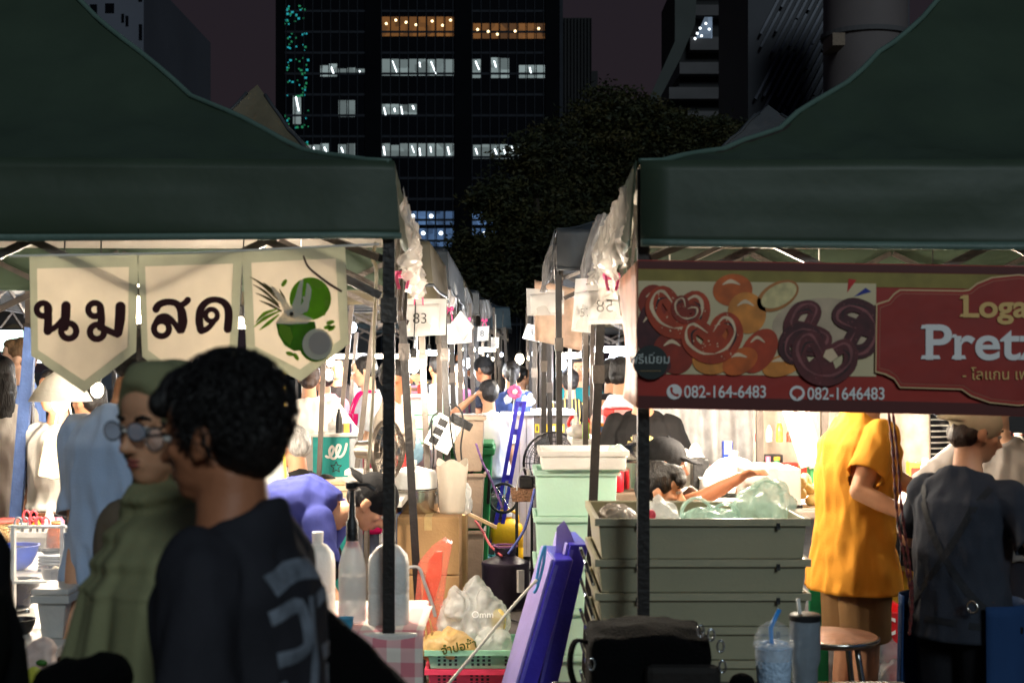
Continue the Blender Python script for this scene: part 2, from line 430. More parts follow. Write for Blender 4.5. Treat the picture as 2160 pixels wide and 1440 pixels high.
# terraced building with a sloping edge
D2 = 120.0
tb = thing("terraced_building", "building with stepped pale terrace bands and a sloping glazed corner behind the right canopy", "building", (W(1500, 0, D2).x, D2, 0))
bands = [(-40, -14, 1424), (18, 40, 1445), (85, 112, 1440), (138, 162, 1418), (190, 214, 1396), (240, 264, 1372), (292, 316, 1350)]
for y0, y1, xl in bands:
    a, b = W(xl + 12, y1, D2), W(1600, y0, D2); mb = MB(); mb.box((a.x, D2 - 1.2, a.z), (b.x, D2 + 14, b.z)); mb.build("terrace_band", conc, tb)
a, b = W(1432, 700, D2), W(1600, -60, D2); mb = MB(); mb.box((a.x, D2, 0), (b.x, D2 + 14, b.z)); mb.build("recessed_wall", blk, tb)
mb = MB(); p = [W(1420, -60, D2), W(1468, -60, D2), W(1462, 60, D2), W(1432, 130, D2), W(1375, 240, D2), W(1330, 330, D2), W(1330, 420, D2), W(1310, 420, D2), W(1350, 250, D2), W(1395, 150, D2), W(1420, 95, D2)]
mb.prism([(q.x, q.z) for q in p], (0, D2 - 1.3, 0), UX, UZ, .6); mb.build("sloping_edge", M("edge_conc", (46, 52, 50), .7, bump=0, scale=.4), tb)
mb = MB(); mb.prism([(W(x, y, D2).x, W(x, y, D2).z) for x, y in ((1464, 88), (1498, 88), (1498, 44), (1482, 44))], (0, D2 - 1.25, 0), UX, UZ, .05); lw = mb.build("window", win_mat("lit_corner", (150, 175, 205), .28, 1.5), tb)
mb = MB()
for x, y in ((1489, 50), (1477, 60), (1471, 71), (1466, 82), (1496, 62), (1480, 76)):
    q = W(x, y, D2 - 1.4); mb.ell(q, (.1, .05, .1), n=6)
mb.build("lamp", tube_w, lw)
# slanted panel block
D3 = 70.0
pb = thing("panelled_block", "blue grey block clad in slanting metal panels rising behind the right canopy", "building", (W(1680, 0, D3).x, D3, 0))
a, b = W(1578, 0, D3), W(1790, -120, D3); mb = MB(); mb.box((a.x, D3, 0), (b.x + 3, D3 + 10, b.z)); mb.build("wall", M("panel_dark", (22, 24, 38), .6, bump=0, scale=.3), pb)
mb = MB(); rr = random.Random(5)
for i in range(26):
    x = 1440 + i * 15; y = 330 - rr.uniform(0, 40)
    while y > -120:
        L = rr.uniform(60, 130); p0, p1 = W(x + (330 - y) * .52, y, D3 - .3), W(x + (330 - y + L) * .52, y - L, D3 - .3)
        if W(1584, 0, D3).x < p0.x and p1.x < W(1800, 0, D3).x: mb.bar(p0, p1, .22, .12)
        y -= L + rr.uniform(2, 10)
mb.build("slanting_panel", M("panel_metal", (54, 58, 76), .45, var=.3, scale=.5, bump=0), pb)
D4 = 60.0
st = thing("round_tower", "pale round concrete stair tower behind the right canopy peak", "building", (W(1850, 0, D4).x, D4 + 2, 0))
mb = MB(); rad_ = 90 * D4 / FPX; mb.lathe([(rad_, 0), (rad_, 21)], (st.location.x, D4 + 2, 0), 40); mb.build("wall", M("tower_conc", (92, 84, 84), .8, bump=0, scale=.3), st, smooth=True, ang=40)
mb = MB(); mb.lathe([(rad_ + .12, W(0, 60, D4).z), (rad_ + .12, W(0, 50, D4).z)], (st.location.x, D4 + 2, 0), 40); mb.build("rim_band", conc, st)
mb = MB(); a, b = W(1752, 100, D4), W(1778, 74, D4); mb.box((a.x, D4 - .4, a.z), (b.x, D4 + 1.5, b.z)); mb.build("bracket_box", M("box_tan", (118, 102, 88), .8, bump=0), st)
# elevated walkway at the end of the alley
wk = thing("elevated_walkway", "dark elevated walkway crossing beyond the end of the alley", "walkway", (W(1030, 0, 60).x, 60, 0))
a, b = W(700, 655, 60), W(1480, 600, 60); mb = MB(); mb.box((a.x, 60, a.z), (b.x, 64, b.z)); mb.build("deck", M("walk_conc", (30, 34, 40), .8, scale=.5, bump=0), wk)
mb = MB(); mb.box((a.x, 59.9, W(0, 622, 60).z), (b.x, 59.99, W(0, 618, 60).z)); mb.build("rail", black_metal, wk)
for px in (760, 1010, 1130, 1400):
    q = W(px, 0, 61); mb = MB(); mb.box((q.x - .5, 61, 0), (q.x + .5, 62.5, a.z)); mb.build("column", conc, wk)
# ------------------------------------------------------------------ trees
bark = M("bark", (46, 38, 30), .9, var=.3, scale=6, bump=.4, bscale=20)
leafm = [M("leaf_a", (58, 58, 30), .7, var=.35, scale=.6, bump=0, tl=.3), M("leaf_b", (42, 47, 27), .7, var=.35, scale=.6, bump=0, tl=.3), M("leaf_c", (68, 62, 31), .7, var=.3, scale=.6, bump=0, tl=.3)]
def tree(label, d, blobs, trunk_px, n, seed, ls=.115):
    """blobs: (px, py, rx, ry) leaf masses in picture units at distance d"""
    rnd = random.Random(seed); base = W(trunk_px, 770, d); base.z = 0
    t = thing("tree", label, "tree", base, 0, "trees beyond the stalls")
    mb = MB(); top = base + V((0, 0, W(0, 560, d).z))
    mb.tube(crv([base, base + V((.1, 0, 1.5)), top], 4), [.34 - .012 * i for i in range(9)], 9)
    for px, py, rx, ry in blobs:
        q = W(px, py + ry * .4, d); mid = (top + q) / 2 + V((rnd.uniform(-.4, .4), rnd.uniform(-.4, .4), -.4))
        mb.tube(crv([top - V((0, 0, .5)), mid, q], 4), [.2 - .019 * i for i in range(9)], 6)
    mb.build("trunk", bark, t, smooth=True)
    cr = MB(); tot = sum(rx * ry for _, _, rx, ry in blobs)
    sub = list(blobs)
    for px, py, rx, ry in blobs:
        for k in range(6): q = rnd.uniform(0, 6.28); f = rnd.uniform(.22, .42); sub.append((px + rx * cos(q) * 1.02, py + ry * sin(q) * 1.0, rx * f * 1.5, ry * f * .7))
    tot = sum(rx * ry for _, _, rx, ry in sub)
    for px, py, rx, ry in sub:
        c = W(px, py, d); sx_, sz_ = rx * d / FPX, ry * d / FPX; cnt = int(n * rx * ry / tot)
        tw = []
        for i in range(max(6, cnt // 26)):
            q = V((rnd.gauss(0, 1), rnd.gauss(0, 1), rnd.gauss(0, 1))).normalized() * rnd.uniform(.35, 1.2)
            tw.append(c + V((q.x * sx_, q.y * sx_ * .8, q.z * sz_)))
        for q in tw:
            mi = rnd.choice((0, 0, 1, 1, 2)); fl = rnd.uniform(.3, .75); dr = V((rnd.uniform(-1, 1), rnd.uniform(-1, 1), rnd.uniform(-.2, .5)))
            for k in range(26):
                s_ = rnd.uniform(-1, 1); p = q + dr * s_ * fl + V((rnd.gauss(0, .14), rnd.gauss(0, .14), rnd.gauss(0, .09) - abs(s_) * .12))
                a = V((rnd.uniform(-1, 1), rnd.uniform(-1, 1), rnd.uniform(-.6, .6))).normalized() * ls * rnd.uniform(.5, 1)
                b = a.cross(V((rnd.uniform(-1, 1), rnd.uniform(-1, 1), rnd.uniform(-1, 1)))).normalized() * ls * .3
                cr.add([p - a, p + b, p + a, p - b], [(0, 1, 2, 3)], mi)
    cr.build("crown", leafm, t)
tree("large dark feathery tree rising highest, between office tower and right canopy", 42, [(1320, 300, 110, 90), (1230, 330, 90, 90), (1420, 340, 120, 80), (1290, 230, 60, 40), (1200, 420, 110, 80), (1330, 430, 130, 80), (1470, 300, 60, 40), (1380, 240, 45, 30)], 1300, 52000, 1)
tree("lower dark tree spreading before the office tower foot at the alley end", 38, [(1090, 490, 80, 60), (1010, 550, 70, 50), (1150, 540, 100, 70), (1060, 420, 45, 40), (1130, 340, 50, 55), (1270, 520, 110, 70), (1100, 600, 120, 40)], 1120, 36000, 2)
tree("bushy dark tree partly hidden by the right canopy corner", 46, [(1400, 480, 90, 80), (1540, 330, 70, 60), (1560, 430, 90, 80), (1650, 380, 90, 80)], 1480, 21000, 3)

# ------------------------------------------------------------------ market tents
green_top = M("canopy_green", (54, 66, 53), .46, spec=.25, var=.16, scale=2.5, bump=.07, bscale=7)
hem_m = M("canopy_hem", (84, 106, 97), .5, var=.1, scale=5)
grey_top = M("canopy_grey", (58, 61, 65), .5, var=.2, scale=3, bump=.2, bscale=9)
olive_top = M("canopy_olive", (92, 84, 66), .5, var=.2, scale=3, bump=.2, bscale=9)
navy_top = M("canopy_navy", (40, 62, 74), .5, var=.2, scale=3, bump=.2, bscale=9)
lining = M("canopy_lining", (176, 170, 160), .7, var=.12, scale=2, bump=.15, bscale=12, tl=.25)
pole_m = M("pole_dark", (40, 37, 36), .42, metal=.25, var=.25, scale=9, bump=.08)
pole_g = M("pole_grey", (92, 84, 78), .42, metal=.35, var=.25, scale=9, bump=.08)
truss_m = M("truss_steel", (84, 78, 74), .4, metal=.6, var=.2)
def tent(label, x0, x1, y0, y1, eave, mat, val=.25, peak=1.03, inner=None, seed=0, truss=True, n=24, poles=None, pm=None, trim=None, rot=None):
    """a pyramid pop-up tent; poles: four (top, foot) pairs or None for the corners"""
    cx, cy = (x0 + x1) / 2, (y0 + y1) / 2; hx, hy = (x1 - x0) / 2, (y1 - y0) / 2
    t = thing("market_tent", label, "tent", (cx, cy, 0), 0, "market tents")
    def zf(u, v, dz=0):
        m = max(abs(u), abs(v)); lo = min(abs(u), abs(v)) / max(m, 1e-6)
        z = eave + peak * (1 - m) ** 1.55 - .09 * (1 - lo ** 2) * sin(pi * min(1, m)) - .012 * (1 - lo ** 2) * (m > .9)
        c = noise.noise(V((u * 4 + seed * 9, v * 4, m * 3))) + .5 * abs(noise.noise(V((u * 9 + v * 5, v * 10 - seed, m * 4)))); f = noise.noise(V((u * 3 - v * 2, (u + v) * 9 + seed, seed)))
        cu, cv = abs(u) - 1, abs(v) - 1; an = math.atan2(cu, cv) * (1 if u > 0 else 2) * (1 if v > 0 else 3); ds = math.hypot(cu, cv)
        f += 1.7 * abs(noise.noise(V((an * 5 + seed, ds * 1.6, seed * 2)))) * max(0, 1 - ds * .8)
        return z + (c * .034 + f * .028) * min(1, (1 - m) * 5) + dz
    mb = MB(); mb.sheet(lambda i, j: V((cx + (2 * i - 1) * hx, cy + (2 * j - 1) * hy, zf(2 * i - 1, 2 * j - 1))), 2 * n, 2 * n)
    q = 2 * n; fs = []
    for k, f in enumerate(mb.f):
        i, j = k % q - n + .5, k // q - n + .5
        fs += [(f[0], f[1], f[2]), (f[0], f[2], f[3])] if i * j > 0 else [(f[0], f[1], f[3]), (f[1], f[2], f[3])]
    mb.f = fs; mb.mi = [0] * len(fs); mb.build("canopy", mat, t, smooth=True, ang=28)
    mb = MB(); mb.sheet(lambda i, j: V((cx + (2 * i - 1) * (hx - .02), cy + (2 * j - 1) * (hy - .02), zf(2 * i - 1, 2 * j - 1, -.025))), n, n); mb.build("lining", lining, t, smooth=True, ang=28)
    per = [(x0, y0), (x1, y0), (x1, y1), (x0, y1), (x0, y0)]
    def edge(s):
        s *= 4; k = min(3, int(s)); f = s - k; a, b = per[k], per[k + 1]; return V((a[0] + (b[0] - a[0]) * f, a[1] + (b[1] - a[1]) * f, 0)), k, f
    def vf(i, j, o=0.0):
        p, k, f = edge(i); nn = (V((0, -1, 0)), V((1, 0, 0)), V((0, 1, 0)), V((-1, 0, 0)))[k]
        e = sin(pi * f); wv = noise.noise(V((p.x * 1.3 + seed, p.y * 1.3, j * 1.3))) * .035 * j + noise.noise(V((p.x * 1.1 + j * 2 + seed, p.y * 1.1, j * 5.5))) * .011 * min(1, j * 4) + noise.noise(V((p.x * 7 + seed, p.y * 7, j * 3))) * .004
        return V((p.x, p.y, eave - val * j - .014 * e * j + .006)) + nn * (.012 + o + wv * e + .02 * j)
    mb = MB(); mb.sheet(lambda i, j: vf(i, j), 128, 8); mb.build("valance", mat, t, smooth=True, ang=50, solid=.004)
    mb = MB(); mb.sheet(lambda i, j: vf(i, 1 - .075 + j * .085, .004), 128, 2); mb.build("hem", trim or hem_m, t, smooth=True, ang=50, solid=.004)
    mb = MB()
    for sx_, sy_ in ((-1, -1), (1, -1), (1, 1), (-1, 1)):
        mb.tube([V((cx + sx_ * hx * m, cy + sy_ * hy * m, zf(sx_ * m, sy_ * m, .004))) for m in [q / 20 for q in range(1, 21)]], .011, 6)
    mb.build("ridge_seam", trim or hem_m, t, smooth=True)
    e = .03; cs = [(x0 + e, y0 + e), (x1 - e, y0 + e), (x1 - e, y1 - e), (x0 + e, y1 - e)]
    for k, (x, y) in enumerate(cs):
        tp, ft = V((x, y, eave - .02)), V((x, y, 0))
        if poles and poles[k]:
            tp, ft = poles[k]
            if rot: q = Matrix.Rotation(-R(rot[1]), 3, 'Z'); pv = V((rot[0][0], rot[0][1], 0)); tp, ft = pv + q @ (tp - pv), pv + q @ (ft - pv)
        mb = MB(); mb.bar(tp, ft, .038); mb.box((ft.x - .045, ft.y - .045, .002), (ft.x + .045, ft.y + .045, .012)); mb.build("pole", pm or pole_m, t)
        mb = MB(); q = tp + (ft - tp) * (.16 + .1 / eave); mb.bar(q + V((0, 0, .04)), q - V((0, 0, .04)), .052); mb.build("slide_bracket", truss_m, t)
    if truss:
        for k in range(4):
            (ax, ay), (bx, by) = cs[k], cs[(k + 1) % 4]; mb = MB()
            for i in range(4):
                f0, f1 = i / 4, (i + 1) / 4; P = lambda f, z: V((ax + (bx - ax) * f, ay + (by - ay) * f, z)); hi, lo = eave - .06, eave - .42
                mb.bar(P(f0, hi), P(f1, lo), .014, .026); mb.bar(P(f0, lo) + V((.016, .016, 0)), P(f1, hi) + V((.016, .016, 0)), .014, .026)
            mb.build("scissor_truss", truss_m, t)
        mb = MB()
        for x, y in cs: mb.bar((x, y, eave - .3), (cx, cy, eave + .35), .022); mb.bar((x, y, eave - .05), (cx + (x - cx) * .5, cy + (y - cy) * .5, eave + .3), .018)
        mb.bar((cx, cy, eave + .1), (cx, cy, eave + peak - .06), .03); mb.build("roof_rafter", truss_m, t)
    if rot:
        pv = V((rot[0][0], rot[0][1], 0)); t.location = pv + Matrix.Rotation(R(rot[1]), 3, 'Z') @ (t.location - pv); t.rotation_euler.z = R(rot[1])
    return t
def pl(ax, ay, bx, by, d): # a leaning pole through two picture points, continued to the ground
    a, b = W(ax, ay, d), W(bx, by, d); k = b.z / max(1e-3, a.z - b.z); return a, b + (b - a) * k
tent("dark green tent over the left stall with white pennants along its front", -3.40, -.386, 4.5, 7.45, 2.19, green_top, .245, inner=1, seed=1, n=36,
     poles=[None, (V((-.392, 4.53, 2.17)), V((-.392, 4.53, 0))), pl(842, 560, 880, 1230, 6.9), None], rot=((-.386, 4.5), 2.75))
tent("dark green tent over the right stall with the red pretzel banner along its front", .405, 3.42, 4.5, 7.45, 2.19, green_top, .27, inner=0, seed=2, n=36,
     poles=[(V((.418, 4.53, 2.17)), V((.418, 4.53, 0))), None, None, pl(1270, 600, 1246, 1180, 6.2)], rot=((.405, 4.5), -1.1))
tent("narrow grey brown tent directly behind the left pennant stall", -2.6, -.452, 7.55, 9.5, 2.2, olive_top, .24, seed=3, truss=False, poles=[None, pl(886, 620, 909, 1160, 8.9), None, None], pm=pole_g, trim=grey_top)
tent("grey tent with square valance, behind the paper number 83", -3.6, -.452, 9.6, 12.8, 2.325, grey_top, .27, seed=4, poles=[None, pl(935, 610, 948, 1140, 9.0), pl(952, 700, 962, 1060, 11.5), None], trim=grey_top)
tent("beige brown tent, third along the left side of the alley beyond the number 83", -3.6, -.455, 13.1, 16.1, 2.33, olive_top, .29, seed=5, poles=[None, pl(970, 700, 974, 1060, 11.5), pl(990, 640, 1006, 1040, 13), None], pm=pole_g, trim=grey_top)
tent("small grey tent far along the left side of the alley", -3.5, -.40, 16.5, 19.3, 2.4, grey_top, .28, seed=6, poles=[None, pl(1005, 690, 1010, 900, 15), pl(1031, 700, 1037, 900, 17), None], trim=grey_top, n=14)
tent("slate blue tent closing the far left end of the alley", -3.0, -.045, 19.6, 22.2, 2.34, navy_top, .3, seed=7, trim=grey_top, n=14, pm=pole_g, poles=[None, pl(1050, 700, 1057, 900, 18), pl(1064, 690, 1075, 900, 19), None])
tent("grey tent with ribbed square valance, behind the paper numbers 57 and 58", .277, 3.4, 8.8, 11.6, 2.385, grey_top, .255, seed=8, poles=[pl(1178, 580, 1180, 960, 8.7), None, None, pl(1147, 660, 1147, 960, 10.4)], trim=grey_top)
tent("olive tent on the right side of the alley behind the blank paper sign", .30, 3.4, 11.9, 14.9, 2.2, olive_top, .25, seed=9, poles=[pl(1157, 720, 1160, 900, 11), None, None, pl(1128, 690, 1126, 930, 12)], trim=grey_top, n=14)
tent("far grey tent with a white number paper 53 on its front pole", .28, 3.3, 15.2, 18.2, 2.2, grey_top, .25, seed=10, trim=grey_top, n=14, pm=pole_g)
tent("blue grey tent in the next row seen past the left edge of the pennants", -7.6, -4.3, 8.2, 11.2, 2.2, navy_top, .3, seed=11, trim=grey_top, n=14, pm=pole_g)
tent("second tent of the row beyond the left stall, with white lining", -7.4, -4.2, 11.6, 14.6, 2.25, grey_top, .26, seed=12, trim=grey_top, n=14, pm=pole_g)
tent("third tent of the row beyond the left stall, farther back", -7.2, -4.1, 15.0, 18.0, 2.25, olive_top, .26, seed=13, trim=grey_top, n=14, pm=pole_g)
tent("grey tent in the next row behind the right pretzel stall", 3.7, 6.9, 8.4, 11.4, 2.2, grey_top, .26, seed=14, trim=grey_top, n=14, pm=pole_g)
# clear plastic side curtains rolled up and tied
plas = M("clear_plastic", (228, 220, 212), .16, var=.1, bump=.3, bscale=16, tl=.35, tr=.34)
plas2 = M("smoky_plastic", (150, 148, 148), .22, var=.2, bump=.25, bscale=14, tl=.35, tr=.25)
pinkr = M("pink_ribbon", (225, 70, 130), .6)
def curtain(label, pts, d, depth, seed, mat=plas, tie=True):
    """pts: (picture x left, x right, y) down the bundle"""
    c0 = W((pts[0][0] + pts[0][1]) / 2, pts[0][2], d)
    t = thing("rolled_curtain", label, "plastic curtain", (c0.x, d, W(0, pts[-1][2], d).z), 0, "rolled up clear plastic side curtains")
    rows = crv([(a, b, y) for a, b, y in pts], 6); nA = 56
    def fn(i, j):
        a, b, y = rows[min(len(rows) - 1, int(round(j * (len(rows) - 1))))]; q = 2 * pi * i
        cr = 1 + .38 * noise.noise(V((cos(q) * 2.6 + seed * 5, sin(q) * 2.6, j * 2.2))) + .2 * noise.noise(V((cos(q) * 7, sin(q) * 7 + seed, j * 5)))
        p = W((a + b) / 2 + (b - a) / 2 * cos(q) * min(1.25, cr), y, d); p.y = d + depth * (.5 + .5 * sin(q) * cr) ; return p
    mb = MB(); mb.sheet(fn, nA, len(rows) - 1); mb.build("plastic_sheet", mat, t, smooth=True)
    if tie:
        a, b, y = pts[-2]; q = W((a + b) / 2, y, d); mb = MB(); r = (b - a) / 2 * d / FPX
        mb.lathe([(r * 1.1, -.012), (r * 1.2, 0), (r * 1.1, .012)], q + V((0, depth * .5, 0)), 12)
        for k in (-1, 1):
            mb.tube(crv([q + V((0, -.01, 0)), q + V((k * .022, -.03, .016)), q + V((k * .026, -.03, -.006)), q + V((0, -.02, 0))], 4), .006, 5)
            mb.tube(crv([q + V((0, -.02, 0)), q + V((k * .02, -.03, -.05)), q + V((k * .025, -.03, -.12))], 4), .004, 5)
        mb.build("ribbon_tie", pinkr, t)
def drape(label, x0, y0, x1, y1, prof, seed, side, mat=plas):
    """clear side wall pushed up in crumples along the alley edge of a tent; prof: (share along, top z, bottom z)"""
    t = thing("rolled_curtain", label, "plastic curtain", ((x0 + x1) / 2, (y0 + y1) / 2, 1.7), 0, "rolled up clear plastic side curtains")
    pf = crv([V(p) for p in prof], 10)
    def fn(i, j):
        p = pf[min(len(pf) - 1, int(round(i * (len(pf) - 1))))]; z = p.y + (p.z - p.y) * j
        c = noise.noise(V((i * 9 + seed, j * 2.2, seed))) * .05 + noise.noise(V((i * 26, j * 5 + seed, 1))) * .022 + abs(noise.noise(V((i * 13 + j * 4, j * 3, seed)))) * .05
        return V((x0 + (x1 - x0) * p.x - side * (.02 + c * (.4 + j)), y0 + (y1 - y0) * p.x, z + .03 * noise.noise(V((i * 15, seed, j)))))
    m = MB(); m.sheet(fn, 70, 26); m.build("plastic_sheet", mat, t, smooth=True)
    q = fn(.25, 1.0); m = MB(); m.lathe([(.03, -.012), (.034, 0), (.03, .012)], q + V((0, 0, .02)), 10)
    for k in (-1, 1): m.tube(crv([q + V((0, -.02, .02)), q + V((k * .018, -.05, .02)), q + V((k * .022, -.05, 0)), q + V((k * .014, -.04, -.035))], 4), .006, 5)
    m.build("ribbon_tie", pinkr, t)
drape("shiny plastic side curtain crumpled along the left tent's alley edge", -.375, 4.62, -.50, 7.3, [(0, 2.12, 1.88), (.2, 2.14, 1.86), (.45, 2.16, 1.85), (.7, 2.17, 1.85), (.88, 2.17, 1.92), (1, 2.15, 1.98)], 1, -1)
drape("wide bright plastic side curtain bunched along the right tent's alley edge", .395, 4.6, .45, 7.3, [(0, 2.13, 1.88), (.2, 2.15, 1.86), (.45, 2.17, 1.82), (.7, 2.17, 1.83), (.88, 2.16, 1.92), (1, 2.14, 2.0)], 4, 1)
curtain("plastic curtain bundle hanging just above the paper 83", [(868, 882, 490), (870, 892, 530), (872, 906, 575), (876, 892, 600), (870, 896, 615)], 8.2, .3, 2)
curtain("crumpled plastic bundle on the grey tent right of the paper 83", [(940, 952, 580), (940, 962, 610), (941, 958, 640), (944, 952, 652), (944, 955, 660)], 10.5, .3, 3)
curtain("plastic bundle above the blank papers, left of the slate blue tent", [(976, 984, 606), (972, 996, 640), (976, 994, 662), (984, 988, 674), (982, 990, 680)], 13, .3, 4, plas2)
curtain("farthest foil like plastic bundle on the left of the alley", [(1012, 1030, 632), (1010, 1037, 655), (1014, 1034, 668), (1019, 1025, 676), (1016, 1026, 684)], 15, .3, 5, plas2)
curtain("smoky plastic curtain left of the wide bright one", [(1262, 1290, 450), (1240, 1275, 510), (1228, 1258, 560), (1230, 1248, 596), (1228, 1252, 610)], 8.3, .35, 7, plas2)
curtain("grey plastic bundle on the corner of the ribbed valance tent", [(1162, 1176, 515), (1150, 1174, 545), (1146, 1164, 585), (1144, 1152, 600), (1140, 1156, 612)], 8.9, .3, 8, plas2, tie=False)
# paper stall numbers
paper = M("paper", (232, 230, 228), .75, var=.04, bump=.06, bscale=40, tl=.35)
sleeve_m = M("plastic_sleeve", (225, 222, 218), .25, var=.05, bump=.1, tl=.3, tr=.25)
ink = M("ink", (42, 40, 40), .7, var=0, bump=0)
faint_ink = M("ink_through_paper", (120, 118, 116), .7, var=0, bump=0)
def paper_sign(label, quad, d, num=None, px=None, size=34, mirror=False, back=None, im=None, curl=.02):
    """quad: four picture corners (tl, tr, br, bl)"""
    c = W(sum(q[0] for q in quad) / 4, max(q[1] for q in quad), d)
    t = thing("paper_sign", label, "sign", c, 0, "paper signs taped to the tent poles")
    P = [W(x, y, d) for x, y in quad]
    f = lambda i, j: (P[0] * (1 - i) + P[1] * i) * (1 - j) + (P[3] * (1 - i) + P[2] * i) * j + V((0, curl * sin(pi * i) * (.5 + j) + .008 * noise.noise(V((i * 4, j * 4, d))), 0))
    mb = MB(); mb.sheet(f, 10, 8); mb.build("paper_sheet", paper, t, smooth=True, solid=.0015)
    if back:
        Q = [W(x, y, d + .02) for x, y in back]
        h = lambda i, j: (Q[0] * (1 - i) + Q[1] * i) * (1 - j) + (Q[3] * (1 - i) + Q[2] * i) * j + V((0, .01 * noise.noise(V((i * 5, j * 5, d))), 0))
        mb = MB(); mb.sheet(h, 8, 8); mb.build("plastic_pocket", sleeve_m, t, smooth=True)
    if num:
        text("number", num, W(px[0], px[1], d - .028), V((-1 if mirror else 1, 0, 0)), UZ, size * d / FPX, im or ink, t, bold=-.008)
    return t
paper_sign("white paper sign reading 83 taped between two poles", [(858, 643), (928, 640), (926, 700), (860, 698)], 8.4, "83", (886, 682), 32, back=[(856, 630), (942, 630), (940, 706), (858, 710)])
paper_sign("back of a white paper sign whose number 58 shows through mirrored", [(1238, 613), (1326, 608), (1322, 674), (1241, 676)], 6.1, "58", (1276, 658), 38, mirror=True, back=[(1238, 600), (1336, 600), (1334, 682), (1240, 684)], im=faint_ink)
paper_sign("tilted white paper sign reading 57, half behind the mirrored 58", [(1212, 618), (1245, 614), (1240, 700), (1206, 694)], 8.0, "57", (1235, 668), 26, back=[(1214, 588), (1250, 586), (1246, 702), (1205, 698)], im=faint_ink)
paper_sign("white paper sign reading 53 hanging askew on the far right pole", [(1112, 682), (1145, 688), (1138, 722), (1101, 713)], 11.5, "53", (1126, 706), 17)
paper_sign("blank cream paper in a wide plastic pocket on the right of the alley", [(1118, 622), (1172, 618), (1172, 660), (1120, 662)], 9.5, back=[(1110, 608), (1190, 612), (1190, 664), (1112, 666)])
paper_sign("blank white paper tied point up beside the 83", [(952, 680), (972, 655), (1000, 688), (975, 725)], 9.6)
paper_sign("blank white paper hanging straight behind the point up one", [(942, 682), (995, 680), (995, 722), (944, 726)], 10)
paper_sign("small bluish paper sign reading 8 far down the left poles", [(1008, 688), (1032, 687), (1030, 718), (1006, 720)], 13, "8", (1017, 709), 17)
paper_sign("tiny white paper sign reading 7 at the far left end of the alley", [(1036, 711), (1053, 711), (1052, 733), (1036, 734)], 16, "7", (1045, 728), 13, im=faint_ink)

# ------------------------------------------------------------------ lamps the market has, plus an added tube behind the banner
glow = M("lamp_glow", (255, 236, 205), .4, var=0, bump=0, em=14)
glow_c = M("lamp_glow_cool", (225, 236, 255), .4, var=0, bump=0, em=14)
wht_pl = M("white_plastic", (225, 222, 216), .4, var=.06)
blk_pl = M("black_plastic", (22, 22, 24), .45, var=.2)
WARM, COOL = (1, .86, .68), (.86, .92, 1); LW = 1.05
def tube_lamp(label, px, py, d, ln, watt, cool=False, vert=False, along='x', on=True):
    c = W(px, py, d); t = thing("tube_lamp", label, "lamp", c, 0, "tube lamps under the tents")
    ax = UZ if vert else (UX if along == 'x' else UY); a, b = c - ax * ln / 2, c + ax * ln / 2
    MB().tube([a, b], .016, 10).build("tube", glow_c if cool else glow, t, smooth=True, ang=40)
    mb = MB(); up = UZ * .022 if not vert else UY * .022; mb.bar(a + up, b + up, .022, .014)
    if not vert:
        for k in (a, b): mb.tube([k + UZ * .02, V((k.x, k.y, max(k.z + .05, 2.12)))], .003, 5)
    mb.build("batten", wht_pl, t)
    if watt: light(t, c - UZ * .05 if not vert else c - UY * .05, watt * LW, COOL if cool else WARM, .08)
    return t
def bulb_lamp(label, px, py, d, watt, shade=None, cool=False, r=.035, top=2.2):
    r *= .68; c = W(px, py, d); t = thing("hanging_bulb", label, "lamp", c, 0, "hanging bulbs in the stalls")
    MB().ell(c, (r, r, r * 1.25), n=12).build("bulb", glow_c if cool else glow, t, smooth=True)
    mb = MB(); mb.lathe([(.012, 0), (.02, .005), (.02, .05), (.008, .06)], c + UZ * r * 1.1, 10); mb.build("socket", blk_pl, t, smooth=True, ang=40)
    MB().tube(crv([c + UZ * (r + .06), c + V((.01, 0, .3)), V((c.x + .02, c.y, max(top, c.z + .2)))], 4), .004, 5).build("cord", blk_pl, t)
    if shade:
        mb = MB(); z0 = r * .9; mb.lathe([(shade, -.01), (shade * .8, .04), (shade * .45, .1), (.025, .125), (.02, .125), (shade * .42, .096), (shade * .78, .036), (shade * .97, -.01)], c + UZ * .01, 24); mb.build("lamp_shade", shade_m, t, smooth=True, ang=60)
    if watt: light(t, c - UZ * (.06 + r), watt * LW, COOL if cool else WARM, .05)
    return t
shade_m = M("lamp_shade", (215, 212, 205), .5, var=.05, tl=.5)
bulb_lamp("brilliant white lamp under a pale dome shade below the first pennant", 128, 846, 6.4, 75, shade=.14, r=.06)
bulb_lamp("bright bulb just right of the first pennant's point", 205, 822, 6.9, 20, r=.045)
tube_lamp("bright upright tube seen in the slit between the two lettered pennants", 293, 672, 6.2, .30, 35, vert=True)
tube_lamp("tube lamp hung in the left stall, hidden behind the coconut pennant", 600, 718, 5.7, .9, 120, along='y')
bulb_lamp("small bulb in the slit left of the coconut pennant", 507, 678, 7, 12, r=.03)
tube_lamp("warm tube lamp behind the woman with the flower in her hair", 770, 752, 13, .9, 110)
bulb_lamp("bare bulb above the person in pink at the second row", 697, 762, 11.5, 45, r=.05)
bulb_lamp("cool bulb under the roof by the frayed string", 744, 690, 10.6, 45, cool=True, r=.045)
tube_lamp("tube lamp close above the number 83 pole foot", 884, 750, 9.5, .35, 70, along='y')
bulb_lamp("large glowing bulb left of the second alley pole", 872, 770, 8.4, 60, r=.055)
tube_lamp("cool tube lamp between the third and fourth left poles", 918, 745, 13, .35, 75, cool=True)
tube_lamp("cool tube lamp left of the cap wearing man far down the alley", 1008, 738, 16, .4, 110, cool=False)
bulb_lamp("round bulb low in the far left tents", 985, 765, 14, 45, cool=True, r=.06)
bulb_lamp("small yellow bulb at the very end of the alley", 1096, 757, 20, 30, r=.09)
